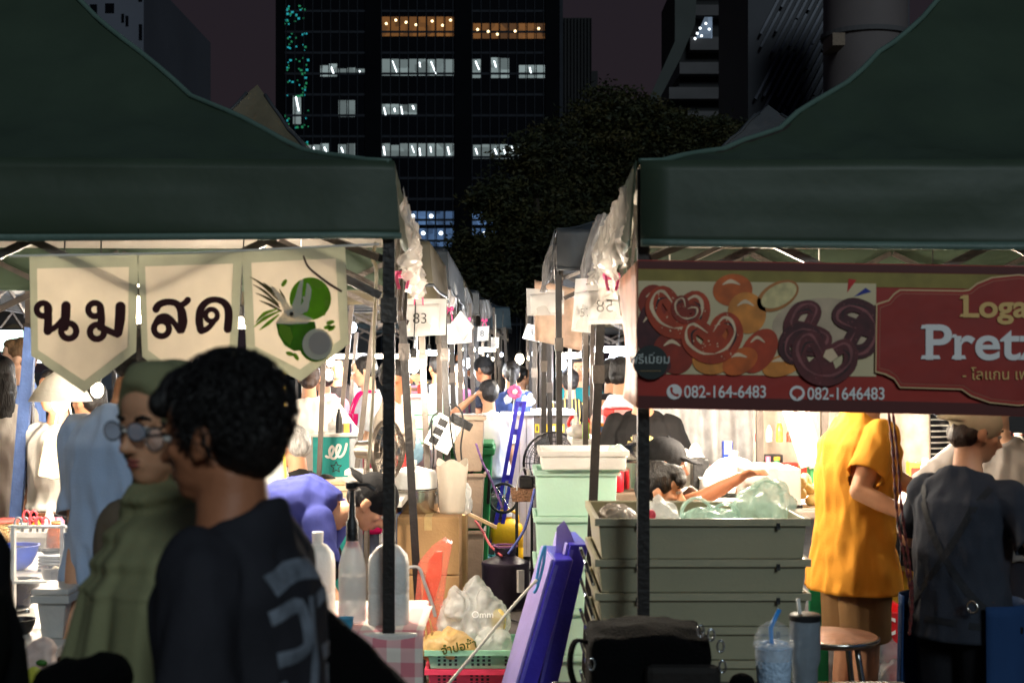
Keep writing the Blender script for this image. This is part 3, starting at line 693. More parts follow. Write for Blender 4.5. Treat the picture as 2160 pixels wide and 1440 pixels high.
tube_lamp("bright tube lamp over the man in the striped shirt", 1203, 751, 11.5, .17, 90)
bulb_lamp("cool bulb behind the striped shirt man's head", 1186, 768, 12.4, 50, cool=True, r=.06)
tube_lamp("cool tube lamp high in the stall behind the mirrored number", 1285, 738, 10.8, .25, 80, cool=True)
bulb_lamp("big cool bulb left of the banner corner above the white sleeveless woman", 1305, 760, 11.5, 80, cool=True, r=.12)
bulb_lamp("bulb hanging over the right counter, hidden behind the pretzel banner", 1560, 800, 6.7, 120, shade=.16, r=.06)
bulb_lamp("bulb over the right stall near the orange shirt man, behind the banner", 1960, 800, 6.9, 75, shade=.16, r=.06)
tube_lamp("unseen tube lamp added to brighten the open grey tub, behind the pretzel banner", 1570, 690, 5.7, .6, 55)  # added unseen lamp: brightens the boy, the tubs and the orange shirt
tube_lamp("tube lamp under the roof at the back of the right stall", 1700, 600, 8.9, 1.2, 90)
tube_lamp("cool tube lamp of the next row behind the right stall", 2050, 700, 9.6, 1.2, 90, cool=True)
tube_lamp("tube lamp in the blue grey tent past the pennants", 12, 760, 9.6, .9, 100, cool=True)
tube_lamp("tube lamp over the second row, hidden behind the lettered pennants", 400, 690, 12.5, 1.2, 110)
tube_lamp("tube lamp over the third row, hidden behind the man with glasses", 480, 780, 16.0, 1.2, 110, cool=True)
# ------------------------------------------------------------------ tables and counters
top_w = M("table_white", (214, 208, 200), .4, var=.08, scale=6)
leg_m = M("table_leg", (60, 60, 62), .35, metal=.7)
card = M("cardboard", (168, 130, 88), .85, var=.12, scale=5, bump=.06)
steel = M("steel", (190, 186, 180), .22, metal=1, var=.08, bump=.03)
wood = M("pale_wood", (190, 160, 120), .6, var=.2, scale=8)
def table(label, x0, x1, y0, y1, z, mat=None, name="folding_table"):
    t = thing(name, label, "table", ((x0 + x1) / 2, (y0 + y1) / 2, 0))
    MB().box((x0, y0, z - .035), (x1, y1, z)).build("tabletop", mat or top_w, t, bevel=.006)
    for x in (x0 + .05, x1 - .05):
        for y in (y0 + .05, y1 - .05): MB().bar((x, y, z - .036), (x, y, .001), .025).build("leg", leg_m, t)
    return t
table("white folding table of the left stall covered in pans and tubs", -3.2, -1.37, 4.28, 7.1, .70)
table("small table behind the front left pole carrying the white jugs", -1.0, -.30, 4.50, 5.15, .70)
table("side table behind the stooping man, under the beige box and white bucket", -1.22, -.56, 7.25, 7.95, .86)
table("long white counter of the right stall under the bright lamp", .75, 2.15, 6.15, 7.7, .92)
table("back counter of the right stall with the red cooler box", .36, 1.6, 8.55, 9.3, 1.10)
table("narrow counter in the far left tents with the mint drawers", -1.2, -.46, 9.85, 10.5, 1.0)
table("low camp table in front of the crate stack holding the drinks", .12, 1.2, 3.80, 4.35, .585, blk_pl)
table("table with banana leaves between the orange shirt man and the apron man", 1.50, 2.3, 5.95, 6.8, .88)
table("white serving counter at the right edge behind the apron man", 2.0, 3.3, 6.9, 7.7, .95)
table("counter of the second row stall behind the white shirt woman", -2.0, -1.32, 11.0, 11.6, .95)
# ------------------------------------------------------------------ generic pieces
def lbl(o, l, c, g=None): return tag(o, l, c, g)
def bowl(label, px0, px1, py, d, h, mat, inner=None, name="bowl", cat="bowl", food=None):
    """round bowl with its rim across px0..px1 and its foot at py"""
    r = (px1 - px0) / 2 * d / FPX; c = W((px0 + px1) / 2, py, d); c.y += r * .0
    t = thing(name, label, cat, c)
    mb = MB(); pr = [(.45 * r, 0), (.72 * r, h * .25), (.92 * r, h * .65), (r, h), (r * 1.04, h), (r * 1.04, h - .006), (r * .97, h - .007)]
    mb.lathe([(.45 * r, 0), (.72 * r, h * .22), (.93 * r, h * .62), (r * .99, h * .96), (r * 1.05, h), (r * .97, h), (.9 * r, h * .64), (.68 * r, h * .25), (0, h * .12)], c, 32); mb.build("body", mat, t, smooth=True, ang=50)
    if food:
        fm, n_ = food; rnd = random.Random(int(px0)); 
        for k in range(n_):
            a = rnd.uniform(0, 6.28); q = r * .62 * rnd.random() ** .5
            MB().ell(c + V((q * cos(a), q * sin(a), h * rnd.uniform(.68, .92))), (r * .24, r * .2, r * .14), Euler((rnd.random(), rnd.random(), rnd.random() * 6)).to_matrix(), 8).build("dumpling", fm, t, smooth=True)
    return t
def carton(label, px0, px1, py0, py1, d, dep, mat, name="cardboard_box", cat="box", rz=0, tape=None, z0=None):
    a, b = W(px0, py1, d), W(px1, py0, d); z = a.z if z0 is None else z0
    t = thing(name, label, cat, ((a.x + b.x) / 2, d + dep / 2, z))
    MB().box((a.x, d, z), (b.x, d + dep, b.z)).build("body", mat, t, bevel=.006)
    m = MB(); cx = (a.x + b.x) / 2; m.box((cx - .02, d - .002, b.z - .07), (cx + .02, d - .0004, b.z)); m.box((cx - .02, d - .002, b.z + .0005), (cx + .02, d + dep, b.z + .002)); m.build("tape_strip", tape or M("tape", (190, 160, 110), .3), t)
    t.rotation_euler.z = rz
    return t
def crate(label, x0, x1, y0, y1, z0, h, mat, name="storage_tub", cat="tub", lid=None, taper=.015, rim=True, slots=False, group=None):
    t = thing(name, label, cat, ((x0 + x1) / 2, (y0 + y1) / 2, z0), 0, group)
    MB().tub((x0, y0, z0), (x1, y1, z0 + h), .006, taper).build("body", mat, t, bevel=.004)
    if rim:
        m = MB(); e = .012; zt = z0 + h
        for a, b in (((x0 - e, y0 - e, zt - .022), (x1 + e, y0 - .001, zt + .002)), ((x0 - e, y1 + .001, zt - .022), (x1 + e, y1 + e, zt + .002)), ((x0 - e, y0 - .0005, zt - .022), (x0 - .001, y1 + .0005, zt + .002)), ((x1 + .001, y0 - .0005, zt - .022), (x1 + e, y1 + .0005, zt + .002))): m.box(a, b)
        m.build("rim", mat, t)
    if slots:
        m = MB(); n_ = int((x1 - x0) / .028)
        for r_ in range(3):
            for i in range(n_):
                if i % 6 in (0, 5): continue
                x = x0 + taper + .014 + i * (x1 - x0 - 2 * taper - .028) / n_; z = z0 + h * (.18 + .22 * r_); m.box((x - .006, y0 + taper * (1 - (z - z0) / h) - .003, z), (x + .006, y0 + taper * (1 - (z - z0) / h) - .0005, z + h * .13))
        m.build("slot_shade", M("slot_dark", (30, 40, 40), .8, var=0, bump=0), t)  # dark blocks in place of open slots, their shade put in as colour
    if lid:
        MB().box((x0 - .012, y0 - .012, z0 + h + .004), (x1 + .012, y1 + .012, z0 + h + .022)).build("lid", lid, t, bevel=.006)
    return t
def bag(label, px0, py0, px1, py1, d, dep, mat, seed, handles=(), name="plastic_bag", cat="bag", vox=.009, knot=None, fold=.02):
    """a slumped carrier bag filling the picture box; handles: (x0, x1, ytop) loops"""
    a, b = W(px0, py1, d), W(px1, py0, d); c = V(((a.x + b.x) / 2, d + dep / 2, a.z)); hx, hz = (b.x - a.x) / 2, b.z - a.z
    t = thing(name, label, cat, c); rnd = random.Random(seed); mb = MB()
    mb.ell(c + V((0, 0, hz * .42)), (hx * .97, dep * .5, hz * .42)); 
    for k in range(7): mb.ell(c + V((rnd.uniform(-.55, .55) * hx, rnd.uniform(-.2, .2) * dep, hz * rnd.uniform(.3, .68))), (hx * rnd.uniform(.3, .5), dep * .35, hz * rnd.uniform(.22, .32)))
    mb.ell(c + V((rnd.uniform(-.3, .3) * hx, 0, hz * .75)), (hx * .3, dep * .25, hz * .25))
    o = mb.remesh("body", mat, t, vox * .8, 1, fold * .8, (17, 17, 11), seed, local=False)
    for (x0, x1, yt, yb) in handles:
        p0, p1, pt = W(x0, yb, d + dep * .4), W(x1, yb, d + dep * .4), W((x0 + x1) / 2, yt, d + dep * .4); w_ = abs(p1.x - p0.x)
        m = MB(); m.tube(crv([p0, p0 + (pt - p0) * .7 - V((w_ * .25, 0, 0)), pt, p1 + (pt - p1) * .7 + V((w_ * .25, 0, 0)), p1], 5), [w_ * .17, ] * 21, 8, flat=.35); m.build("handle", mat, t, smooth=True)
    return t
bag_clear = M("bag_clear", (232, 234, 232), .1, var=.08, bump=.5, bscale=22, tl=.22, tr=.52)
bag_mint = M("bag_mint", (190, 222, 210), .1, var=.08, bump=.5, bscale=22, tl=.25, tr=.5)
bag_brown = M("bag_brown", (214, 178, 116), .35, var=.1, bump=.3, bscale=18, tl=.3)
def bottle(label, px, py0, py1, d, r, mat, neck=.3, name="bottle", capm=None, pump=False, content=None, group=None):
    f, tp = W(px, py1, d), W(px, py0, d); h = tp.z - f.z; t = thing(name, label, "bottle", f, 0, group)
    mb = MB(); mb.lathe([(r * .8, 0), (r, .02 * h), (r, .5 * h), (r * .98, .62 * h), (r * .75, .78 * h), (r * neck, .92 * h), (r * neck, h), (0, h)], f, 24); mb.build("body", mat, t, smooth=True, ang=50)
    if content: MB().lathe([(0, .01), (r * .78, .012), (r * .95, .03 * h), (r * .95, content[1] * h), (0, content[1] * h)], f, 24).build("content", content[0], t, smooth=True, ang=50)
    if capm: MB().lathe([(r * neck * 1.15, 0), (r * neck * 1.15, .05 * h), (0, .05 * h)], tp - UZ * .01, 16).build("cap", capm, t, smooth=True, ang=40)
    if pump:
        m = MB(); m.lathe([(r * neck * 1.5, -.03), (r * neck * 1.5, .03), (.012, .045), (.008, .13), (.022, .14), (.022, .16), (0, .165)], tp, 16); m.tube([tp + UZ * .15, tp + V((.05, -.01, .152)), tp + V((.075, -.01, .135))], .007, 8); m.build("pump_head", blk_pl, t, smooth=True, ang=40)
        MB().lathe([(r * neck * 1.4, -.05), (r * neck * 1.4, -.034)], tp, 16).build("red_ring", M("red_pl", (200, 40, 40), .4), t)
        MB().tube([tp - UZ * .02, f + UZ * h * .3], .006, 8).build("pump_tube", wht_pl, t)
    return t
def jug(label, px0, px1, py0, py1, d, dep, mat, capm=None, handle=False, name="jug"):
    a, b = W(px0, py1, d), W(px1, py0, d); cx = (a.x + b.x) / 2; h = b.z - a.z; hx = (b.x - a.x) / 2
    t = thing(name, label, "jug", (cx, d + dep / 2, a.z)); n_ = 28
    def ring(z, sx_, sy_): 
        return [V((cx + hx * sx_ * (abs(cos(q)) ** .45) * (1 if cos(q) >= 0 else -1), d + dep / 2 + dep / 2 * sy_ * (abs(sin(q)) ** .45) * (1 if sin(q) >= 0 else -1), a.z + z * h)) for q in [2 * pi * k / n_ for k in range(n_)]]
    prof = [(0, .9, .9), (.03, 1, 1), (.35, 1, 1), (.36, .98, .98), (.38, .98, .98), (.39, 1, 1), (.7, 1, 1), (.80, .92, .9), (.90, .55, .55), (.93, .3, .3), (1, .3, .3)]
    vs = []
    for p in prof: vs += ring(*p)
    fs = [(i * n_ + k, i * n_ + (k + 1) % n_, (i + 1) * n_ + (k + 1) % n_, (i + 1) * n_ + k) for i in range(len(prof) - 1) for k in range(n_)] + [tuple(range(n_ - 1, -1, -1)), tuple((len(prof) - 1) * n_ + k for k in range(n_))]
    MB().add(vs, fs).build("body", mat, t, smooth=True, ang=50)
    if capm: MB().lathe([(hx * .34, 0), (hx * .34, .03), (0, .032)], (cx, d + dep / 2, b.z - .012), 18).build("cap", capm, t, smooth=True, ang=40)
    if handle: MB().tube(crv([(cx - hx * .7, d + dep / 2, a.z + .84 * h), (cx - hx * .5, d + dep / 2, b.z + .02), (cx + hx * .5, d + dep / 2, b.z + .02), (cx + hx * .7, d + dep / 2, a.z + .84 * h)], 5), .012, 8).build("handle", mat, t, smooth=True)
    return t
def rope(label, pts, r, mat, name="rope", cat="rope", wob=0, seed=0):
    P = crv([V(p) for p in pts], 8); rnd = random.Random(seed)
    o = MB().tube(P, r, 6).build(name, mat, None, smooth=True); return tag(o, label, cat)
# ------------------------------------------------------------------ left stall table goods
milky = M("milky_plastic", (226, 224, 220), .35, var=.05, tl=.4, tr=.12)
blue_pl = M("blue_plastic", (28, 70, 190), .35, var=.1)
indigo = M("indigo_plastic", (52, 44, 168), .3, var=.12)
dark_ena = M("dark_enamel", (32, 34, 52), .18, var=.15, coat=.5)
red_pl = M("red_plastic", (214, 52, 48), .4, var=.1)
pinkp = M("pink_plastic", (222, 66, 96), .4, var=.1)
minty = M("mint_plastic", (158, 214, 184), .4, var=.08, tl=.25)
teal = M("teal_board", (18, 142, 136), .55, var=.1)
cream = M("cream_food", (232, 214, 180), .6, var=.15, scale=30)
bk = bowl("round woven basket with a red rim at the left edge", -34, 38, 1146, 6.75, .105, M("wicker", (190, 158, 112), .8, var=.4, scale=60, bump=.8, bscale=80), name="basket", cat="basket")
c = V(bk.location); MB().lathe([(.082, .1), (.086, .112), (.078, .116)], c, 28).build("rim", M("rim_red", (170, 70, 64), .6), bk, smooth=True)
for k in range(7):
    a = k * 1.9; MB().ell(c + V((.045 * cos(a), .045 * sin(a), .098)), (.025, .02, .014), n=8).build("packet", M("packet_green", (90, 200, 130), .5) if k % 2 else wht_pl, bk, smooth=True)
bx = crate("milky box of scissors on the left stall table", W(28, 0, 6.5).x, W(98, 0, 6.5).x, 6.5, 6.64, .702, .085, milky)
for k, (px, cm) in enumerate(((44, "grey"), (62, "red"), (76, "red"), (88, "red"))):
    s = thing("scissors", "scissors with %s handles standing in the milky box, %s" % (cm, ["nearest the basket", "tallest of them", "third along", "nearest the amber bottle"][k]), "scissors", W(px, 1140, 6.55), 0, "scissors standing in a box")
    q = V(s.location); q.z = .71; hm = M("grip_" + cm, (90, 95, 105) if cm == "grey" else (205, 60, 70), .5)
    MB().bar(q, q + V((.004, .01, .1)), .012, .004).build("blade", steel, s)
    for sg in (-1, 1):
        cc = q + V((.016 * sg, .01, .115 + (k == 1) * .03)); MB().tube([cc + V((.016 * cos(u), 0, .024 * sin(u))) for u in [2 * pi * i / 14 for i in range(15)]], .0055, 6).build("handle", hm, s, smooth=True)
bottle("tall white bottle standing behind the amber one", 104, 1070, 1158, 6.75, .028, wht_pl, .5, capm=wht_pl)
amber = M("amber_syrup", (165, 78, 14), .06, var=.2, glass=.55, bump=.35, bscale=30)
bottle("ribbed amber syrup bottle on the left stall table", 118, 1098, 1162, 6.45, .042, amber, .45, capm=M("cap_tan", (210, 170, 120), .5))
bowl("deep blue plastic basin behind the sneeze guard", -20, 80, 1200, 5.9, .10, blue_pl, name="basin", cat="basin")
pn = bowl("black frying pan lying on a stack of grey trays", 86, 132, 1168, 5.95, .02, blk_pl, name="frying_pan", cat="pan"); q = V(pn.location)
MB().tube([q + V((-.04, -.02, .02)), q + V((-.13, -.06, .035))], .009, 8).build("handle", blk_pl, pn, smooth=True)
for k in range(5):
    a, b = W(79, 1204 - k * 7, 5.85), W(138, 0, 5.85); o = MB().box((a.x, 5.85, .702 + k * .0135), (b.x, 6.02, .712 + k * .0135)).build("stacked_tray", M("tray_grey", (150, 155, 165), .35, metal=.4), None, bevel=.003)
    tag(o, "flat grey metal tray in the pile under the frying pan", "tray", "grey trays piled under the frying pan")
dump = M("dumpling", (240, 226, 200), .55, var=.1, scale=40)
bowl("dark mixing bowl of food right of the blue lit one", 88, 150, 1242, 5.4, .085, dark_ena, food=(dump, 6))
bowl("big dark enamel bowl with pale food at the left edge", -6, 84, 1282, 5.0, .10, dark_ena, food=(dump, 8))
gd = thing("sneeze_guard", "clear acrylic guard with a pale frame standing on the left table", "guard", W(70, 1250, 4.9))
a, b = W(18, 1238, 4.9), W(140, 1200, 4.9)
MB().box((a.x, 4.9, .80), (b.x, 4.906, .99)).build("clear_panel", M("acrylic", (235, 235, 235), .05, var=0, bump=0, tr=.8), gd)
m = MB()
for z in (.80, .99): m.box((a.x, 4.894, z), (b.x, 4.912, z + .008))
for x in (a.x + .01, b.x - .02): m.box((x, 4.892, .702), (x + .012, 4.914, 1.0))
m.build("pale_frame", wht_pl, gd)
tb_ = crate("square white plastic tub with a loose lid beside the blue shirt man's arm", W(75, 0, 4.4).x, W(139, 0, 4.4).x, 4.4, 4.55, .702, .135, milky, lid=milky)
ts = bowl("black steel pan with a shiny spoon at the left edge", 8, 74, 1338, 4.5, .05, blk_pl, name="pan", cat="pan"); q = V(ts.location)
MB().tube(crv([q + V((-.03, -.03, .05)), q + V((.0, -.05, .075)), q + V((.05, -.06, .085))], 4), .006, 8).build("spoon", steel, ts, smooth=True)
MB().ell(q + V((-.045, -.03, .06)), (.03, .022, .01), n=10).build("spoon_bowl", M("cream_cloth", (225, 215, 195), .6), ts, smooth=True)
rope("black bent cable at the left edge of the table", [W(-10, 1110, 4.9), W(14, 1150, 4.9), W(20, 1200, 4.9), W(14, 1240, 4.9)], .006, blk_pl, "cable", "cable")
# steel syphon at left edge
bottle("brown glass bottle at the very left edge of the table", 4, 1190, 1300, 4.75, .035, M("brown_glass", (70, 34, 22), .1, glass=.3), .4, capm=blk_pl)
# print bag
pbag = thing("printed_bag", "pink and white printed bag with a green pear on it, held at the bottom left", "bag", W(75, 1460, 3.95))
m = MB(); cc = W(72, 1420, 3.95); m.ell(cc + V((0, .04, 0)), (.058, .035, .075)); m.ell(cc + V((.01, .04, .06)), (.035, .02, .03)); m.remesh("body", M("bag_print", (236, 214, 205), .5, var=.25, scale=22, tl=.3), pbag, .007, 2, .012, (16, 16, 14), 4, local=False)
MB().ell(cc + V((.0, .003, -.01)), (.024, .006, .03), n=10).build("pear_print", M("pear", (190, 190, 70), .5, var=.2), pbag, smooth=True)
MB().ell(cc + V((.02, .002, .03)), (.016, .006, .009), n=8).build("leaf_print", M("leafp", (60, 110, 40), .5), pbag, smooth=True)
# jugs, pump bottle
clearp = M("clear_bottle", (238, 240, 240), .08, var=.03, bump=.08, tr=.55, tl=.1)
syr = M("syrup", (235, 228, 220), .05, var=.1, bump=.05, tr=.5)
bottle("tall clear bottle with a black pump top on the jug table", 743, 1120, 1312, 4.62, .045, clearp, .3, pump=True, content=(syr, .52))
jug("big square white jug standing behind the front left pole", 774, 860, 1138, 1322, 4.62, .1, wht_pl, capm=wht_pl)
jug("white jug half hidden behind the shoulder of the man with glasses", 630, 702, 1136, 1318, 4.75, .1, wht_pl, capm=wht_pl)
bowl("small teal cup beside the pump bottle", 712, 746, 1338, 4.52, .055, M("teal_cup", (60, 150, 185), .4), name="cup", cat="cup")
cl = thing("gingham_cloth", "pink and white checked cloth hanging over the jug table edge", "cloth", (-.62, 4.48, .3))
gm = bpy.data.materials.new("gingham"); gm.use_nodes = True; n_ = gm.node_tree.nodes; l_ = gm.node_tree.links
tc = n_.new("ShaderNodeTexCoord"); sep = n_.new("ShaderNodeSeparateXYZ"); l_.new(tc.outputs["Object"], sep.inputs[0]); parts_ = []
for ax in (0, 2):
    mm = n_.new("ShaderNodeMath"); mm.operation = 'MULTIPLY'; mm.inputs[1].default_value = 70; l_.new(sep.outputs[ax], mm.inputs[0])
    s_ = n_.new("ShaderNodeMath"); s_.operation = 'SINE'; l_.new(mm.outputs[0], s_.inputs[0]); g_ = n_.new("ShaderNodeMath"); g_.operation = 'GREATER_THAN'; g_.inputs[1].default_value = 0; l_.new(s_.outputs[0], g_.inputs[0]); parts_.append(g_)
ad = n_.new("ShaderNodeMath"); ad.operation = 'ADD'; l_.new(parts_[0].outputs[0], ad.inputs[0]); l_.new(parts_[1].outputs[0], ad.inputs[1])
mx = n_.new("ShaderNodeMath"); mx.operation = 'MULTIPLY'; mx.inputs[1].default_value = .5; l_.new(ad.outputs[0], mx.inputs[0])
rp = n_.new("ShaderNodeValToRGB"); rp.color_ramp.interpolation = 'CONSTANT'; e = rp.color_ramp.elements; e[0].color = lin(236, 224, 212); e[1].position = .75; e[1].color = lin(216, 128, 138); e2 = e.new(.3); e2.color = lin(230, 180, 178)
l_.new(mx.outputs[0], rp.inputs[0]); l_.new(rp.outputs[0], n_["Principled BSDF"].inputs["Base Color"]); n_["Principled BSDF"].inputs["Roughness"].default_value = .8
def gf(i, j):
    x = -.98 + .70 * i; fold = .018 * sin(i * 17 + j * 2) * j
    return V((x, 5.0 - j * 1.6, .704)) if j < .32 else V((x, 4.485 + fold, .704 - (j - .32) * .8 - .03 * sin(i * 9)))
MB().sheet(gf, 40, 25).build("cloth_sheet", gm, cl, smooth=True, solid=.002)
# ------------------------------------------------------------------ second row seen through the left stall
crate("beige storage box with a lid, left of the white bucket", W(681, 0, 7.4).x, W(748, 0, 7.4).x, 7.4, 7.7, .862, .06, M("beige_pl", (206, 184, 152), .5), lid=M("beige_pl2", (190, 160, 120), .5))
crate("white bucket with a flared rim on the side table behind the stooping man", W(732, 0, 7.45).x, W(782, 0, 7.45).x, 7.45, 7.6, .862, .135, wht_pl, "bucket", "bucket", taper=.02)
def cage_fan(label, px, py, d, r, tilt=(1, 1), ring=14, mat=blk_pl, rz=0, stand=True, name="fan"):
    c = W(px, py, d); t = thing(name, label, "fan", (c.x, c.y, 0)); E_ = Euler((0, 0, rz)).to_matrix()
    def P(u, v, w_): return c + E_ @ V((u, w_, v))
    for yo in (-.07, .06):
        m = MB()
        for k in range(1, 8): 
            rr_ = r * k / 7; yy = yo * (1 - (k / 7) ** 3 * .9); m.tube([P(rr_ * cos(q), rr_ * sin(q), yy) for q in [2 * pi * i / 30 for i in range(31)]], .0022 if k < 7 else .007, 5, cap=False)
        for s_ in range(ring * 2):
            q = 2 * pi * s_ / (ring * 2); m.tube([P(r * f * cos(q), r * f * sin(q), yo * (1 - f ** 3 * .9)) for f in (.12, .5, .8, 1)], .0018, 4, cap=False)
        m.build("wire_grille", mat, t)
    m = MB()
    for k in range(3):
        q0 = k * 2.094; pts = []
        for f in (.15, .4, .65, .9):
            for s_ in (-.32, 0, .32): pts.append(P(r * f * cos(q0 + s_ * (1.3 - f * .3)), r * f * sin(q0 + s_ * (1.3 - f * .3)), .02 * s_ * 3))
        m.add(pts, [(i * 3 + j, i * 3 + j + 1, i * 3 + j + 4, i * 3 + j + 3) for i in range(3) for j in range(2)])
    m.build("blade", M("fan_blade", (70, 74, 80), .4), t, solid=.004)
    MB().lathe([(.045, .0), (.05, .03), (.045, .12), (0, .14)], P(0, 0, .05), 16, m3=E_ @ Euler((-pi / 2, 0, 0)).to_matrix()).build("motor", mat, t, smooth=True, ang=40)
    if stand:
        m = MB(); f = V((c.x, c.y, 0)) + E_ @ V((0, .12, 0)); m.tube([P(0, -.02, .12), f + UZ * .02], .016, 10); m.lathe([(.2, .001), (.2, .02), (.03, .04), (0, .04)], f, 20); m.build("stand", mat, t, smooth=True, ang=40)
    return t
cage_fan("wire cage fan side on, behind the front left pole", 816, 950, 7.3, .155, rz=1.15, mat=M("fan_chrome", (140, 130, 120), .3, metal=.8))
tealc = thing("snack_cart", "teal fronted snack cart with loose white lettering and stars", "cart", W(712, 1000, 9.4)); tealc.location.z = 0
a, b = W(660, 1010, 9.4), W(736, 921, 9.4)
MB().box((a.x, 9.4, .02), (b.x, 9.43, b.z)).build("front_board", teal, tealc)
m = MB(); m.box((a.x, 9.432, .02), (W(750, 0, 9.4).x, 9.85, b.z - .01)); m.build("body", M("cart_grey", (170, 172, 176), .4, metal=.4), tealc)
MB().box((a.x - .02, 9.38, b.z + .001), (W(752, 0, 9.4).x, 9.9, b.z + .02)).build("worktop", top_w, tealc)
S_ = 9.4 / FPX; o_ = W(712, 960, 9.396); m = MB()
stroke(m, [(-24, -2), (-18, -4), (-12, 2), (-8, 14), (-12, 19), (-17, 10), (-14, -4), (-6, -6), (1, 4), (6, 18), (1, 22), (-3, 12), (0, -1), (8, -2), (15, 8), (19, 24)], 5.2, o_, UX * S_, UZ * S_, .003, 5); m.build("lettering", M("letter_white", (235, 232, 226), .6), tealc)
m = MB(); o2 = W(709, 985, 9.396); st_ = [(12 * cos(pi / 2 + k * pi / 5) * (1 if k % 2 == 0 else .45), 12 * sin(pi / 2 + k * pi / 5) * (1 if k % 2 == 0 else .45)) for k in range(11)]
for k in range(10): stroke(m, [st_[k], st_[k + 1]], 1.6, o2, UX * S_, UZ * S_, .003, 1)
m.build("star_outline", ink, tealc)
bottle("dark squeeze bottle on the teal cart worktop", 715, 862, 919, 9.5, .022, blk_pl, .4, capm=blk_pl)
jug("white syrup jug on the teal cart worktop beside the white shirt woman", 690, 712, 886, 919, 9.6, .08, milky, capm=wht_pl)
carton("small purple tin box on the teal cart", 722, 740, 893, 918, 9.55, .08, M("purple_tin", (60, 44, 90), .4), "tin_box", "tin", tape=M("tin_yellow", (220, 190, 90), .4))
rope("yellow extension cord hanging down beside the curly haired man", [W(594, 700, 6.3), W(601, 800, 6.3), W(598, 930, 6.3), W(606, 1060, 6.3), W(604, 1160, 6.3)], .006, M("cord_yellow", (222, 190, 70), .5), "extension_cord", "cord")
rope("frayed plastic string dangling from the left tent's front corner", [W(793, 512, 4.6), W(786, 545, 4.58), W(794, 575, 4.58), W(789, 700, 4.62), W(786, 850, 4.62), W(776, 990, 4.64)], .006, M("string_clear", (215, 208, 190), .5, tl=.4), "plastic_string", "string")
for k, (x0, y0, x1, y1, d) in enumerate(((793, 640, 771, 830, 9), (735, 720, 718, 900, 10), (747, 760, 741, 830, 12), (682, 780, 680, 830, 9.2))):
    a, b = pl(x0, y0, x1, y1, d); o = MB().bar(a + (a - b) * .15, b, .03).build("steel_post", pole_g, None)
    tag(o, ["grey steel post leaning left of the front pole, above the wire fan", "grey post leaning behind the pink apron woman's counter", "pale post right behind the flower in the woman's hair", "short looking post just above the teal cart"][k], "post")
a, b = pl(66, 740, 36, 1080, 7.3); o = MB().bar(a + UZ * .12, b, .06, .03).build("blue_post", M("blue_paint", (70, 92, 140), .5, var=.2), None); tag(o, "slanting blue painted post at the left edge between the shoppers", "post")
sc = thing("lit_screen", "bright white and green lit screen at the far left edge", "screen", W(25, 745, 11))
a, b = W(-20, 745, 11), W(56, 692, 11); MB().box((a.x, 11, a.z), (b.x, 11.05, b.z)).build("frame", blk_pl, sc, bevel=.01); MB().box((a.x + .02, 10.985, a.z + .015), (b.x - .02, 10.998, b.z - .015)).build("display", M("screen_lit", (215, 255, 235), .3, var=.2, scale=6, em=2.2), sc)
MB().bar((a.x + .14, 11.03, a.z), (a.x + .14, 11.03, 0), .03).build("stand", pole_g, sc)
o = MB().box((W(-40, 0, 8.6).x, 8.6, .001), (W(44, 0, 8.6).x, 9.1, .42)).build("blue_box", M("blue_box", (60, 110, 160), .6, var=.2), None, bevel=.01); tag(o, "low blue box on the ground at the left edge", "box")
# ------------------------------------------------------------------ alley, left side
for k, (py0, py1) in enumerate(((1090, 1212), (1214, 1388))):
    carton(["brown cardboard box on top, under the steel pot and the tall white bag", "brown cardboard box at the bottom of the pair beside the alley"][k], 838, 968, py0, py1, 7.5, .5, card, z0=.0015 if k else None)
carton("tall cardboard carton standing right behind the orange panel", 948, 984, 1086, 1290, 8.0, .3, M("card_light", (196, 160, 112), .85, var=.1), z0=.0015)
pt = thing("steel_pot", "large steel pot under a white domed lid beside the left poles", "pot", W(872, 1086, 7.75)); c = V(pt.location); c.z = W(0, 1090, 7.5).z + .002; pt.location.z = c.z; r = 52 * 7.75 / FPX
MB().lathe([(r * .93, 0), (r, .012), (r, .115), (r * 1.06, .12), (r * 1.06, .127), (r * .98, .127), (r * .97, .02), (0, .015)], c, 36).build("body", steel, pt, smooth=True, ang=40)
MB().lathe([(r * .97, .132), (r * .97, .2), (r * .9, .225), (r * .3, .245), (0, .248)], c, 36).build("lid", wht_pl, pt, smooth=True, ang=40)
MB().lathe([(.012, .247), (.02, .262), (.02, .28), (0, .285)], c, 14).build("lid_knob", wht_pl, pt, smooth=True)
for sg in (-1, 1): MB().tube(crv([c + V((sg * r, -.03, .09)), c + V((sg * (r + .045), -.02, .09)), c + V((sg * (r + .045), .02, .09)), c + V((sg * r, .03, .09))], 4), .006, 8).build("handle", steel, pt, smooth=True)
tbx = thing("paper_bag", "tall white translucent bag standing open on the cardboard box", "bag", W(952, 1086, 7.58)); c = V((W(952, 0, 7.58).x, 7.68, W(0, 1090, 7.5).z + .002)); tbx.location = c
def tbf(i, j):
    q = 2 * pi * i; rx = .066 + .018 * j; ry = .05 + .014 * j; k = 1 + .07 * noise.noise(V((cos(q) * 2, sin(q) * 2, j * 3)))
    return c + V((rx * cos(q) * k, ry * sin(q) * k, j * (.275 + .02 * sin(q * 3))))
MB().sheet(tbf, 40, 14).build("body", M("bag_white", (238, 228, 214), .5, var=.05, tl=.5), tbx, smooth=True, solid=.002)
bag("pale crumpled plastic bag slumped behind the tall white one", 962, 1020, 996, 1086, 7.9, .12, bag_clear, 3)
md = thing("drawer_unit", "mint green drawer unit on the counter behind the second pole", "drawers", W(900, 896, 9.9)); md.location.z = 1.002
a, b = W(866, 896, 9.9), W(938, 845, 9.9); MB().box((a.x, 9.9, 1.002), (b.x, 10.2, b.z)).build("body", minty, md, bevel=.006)
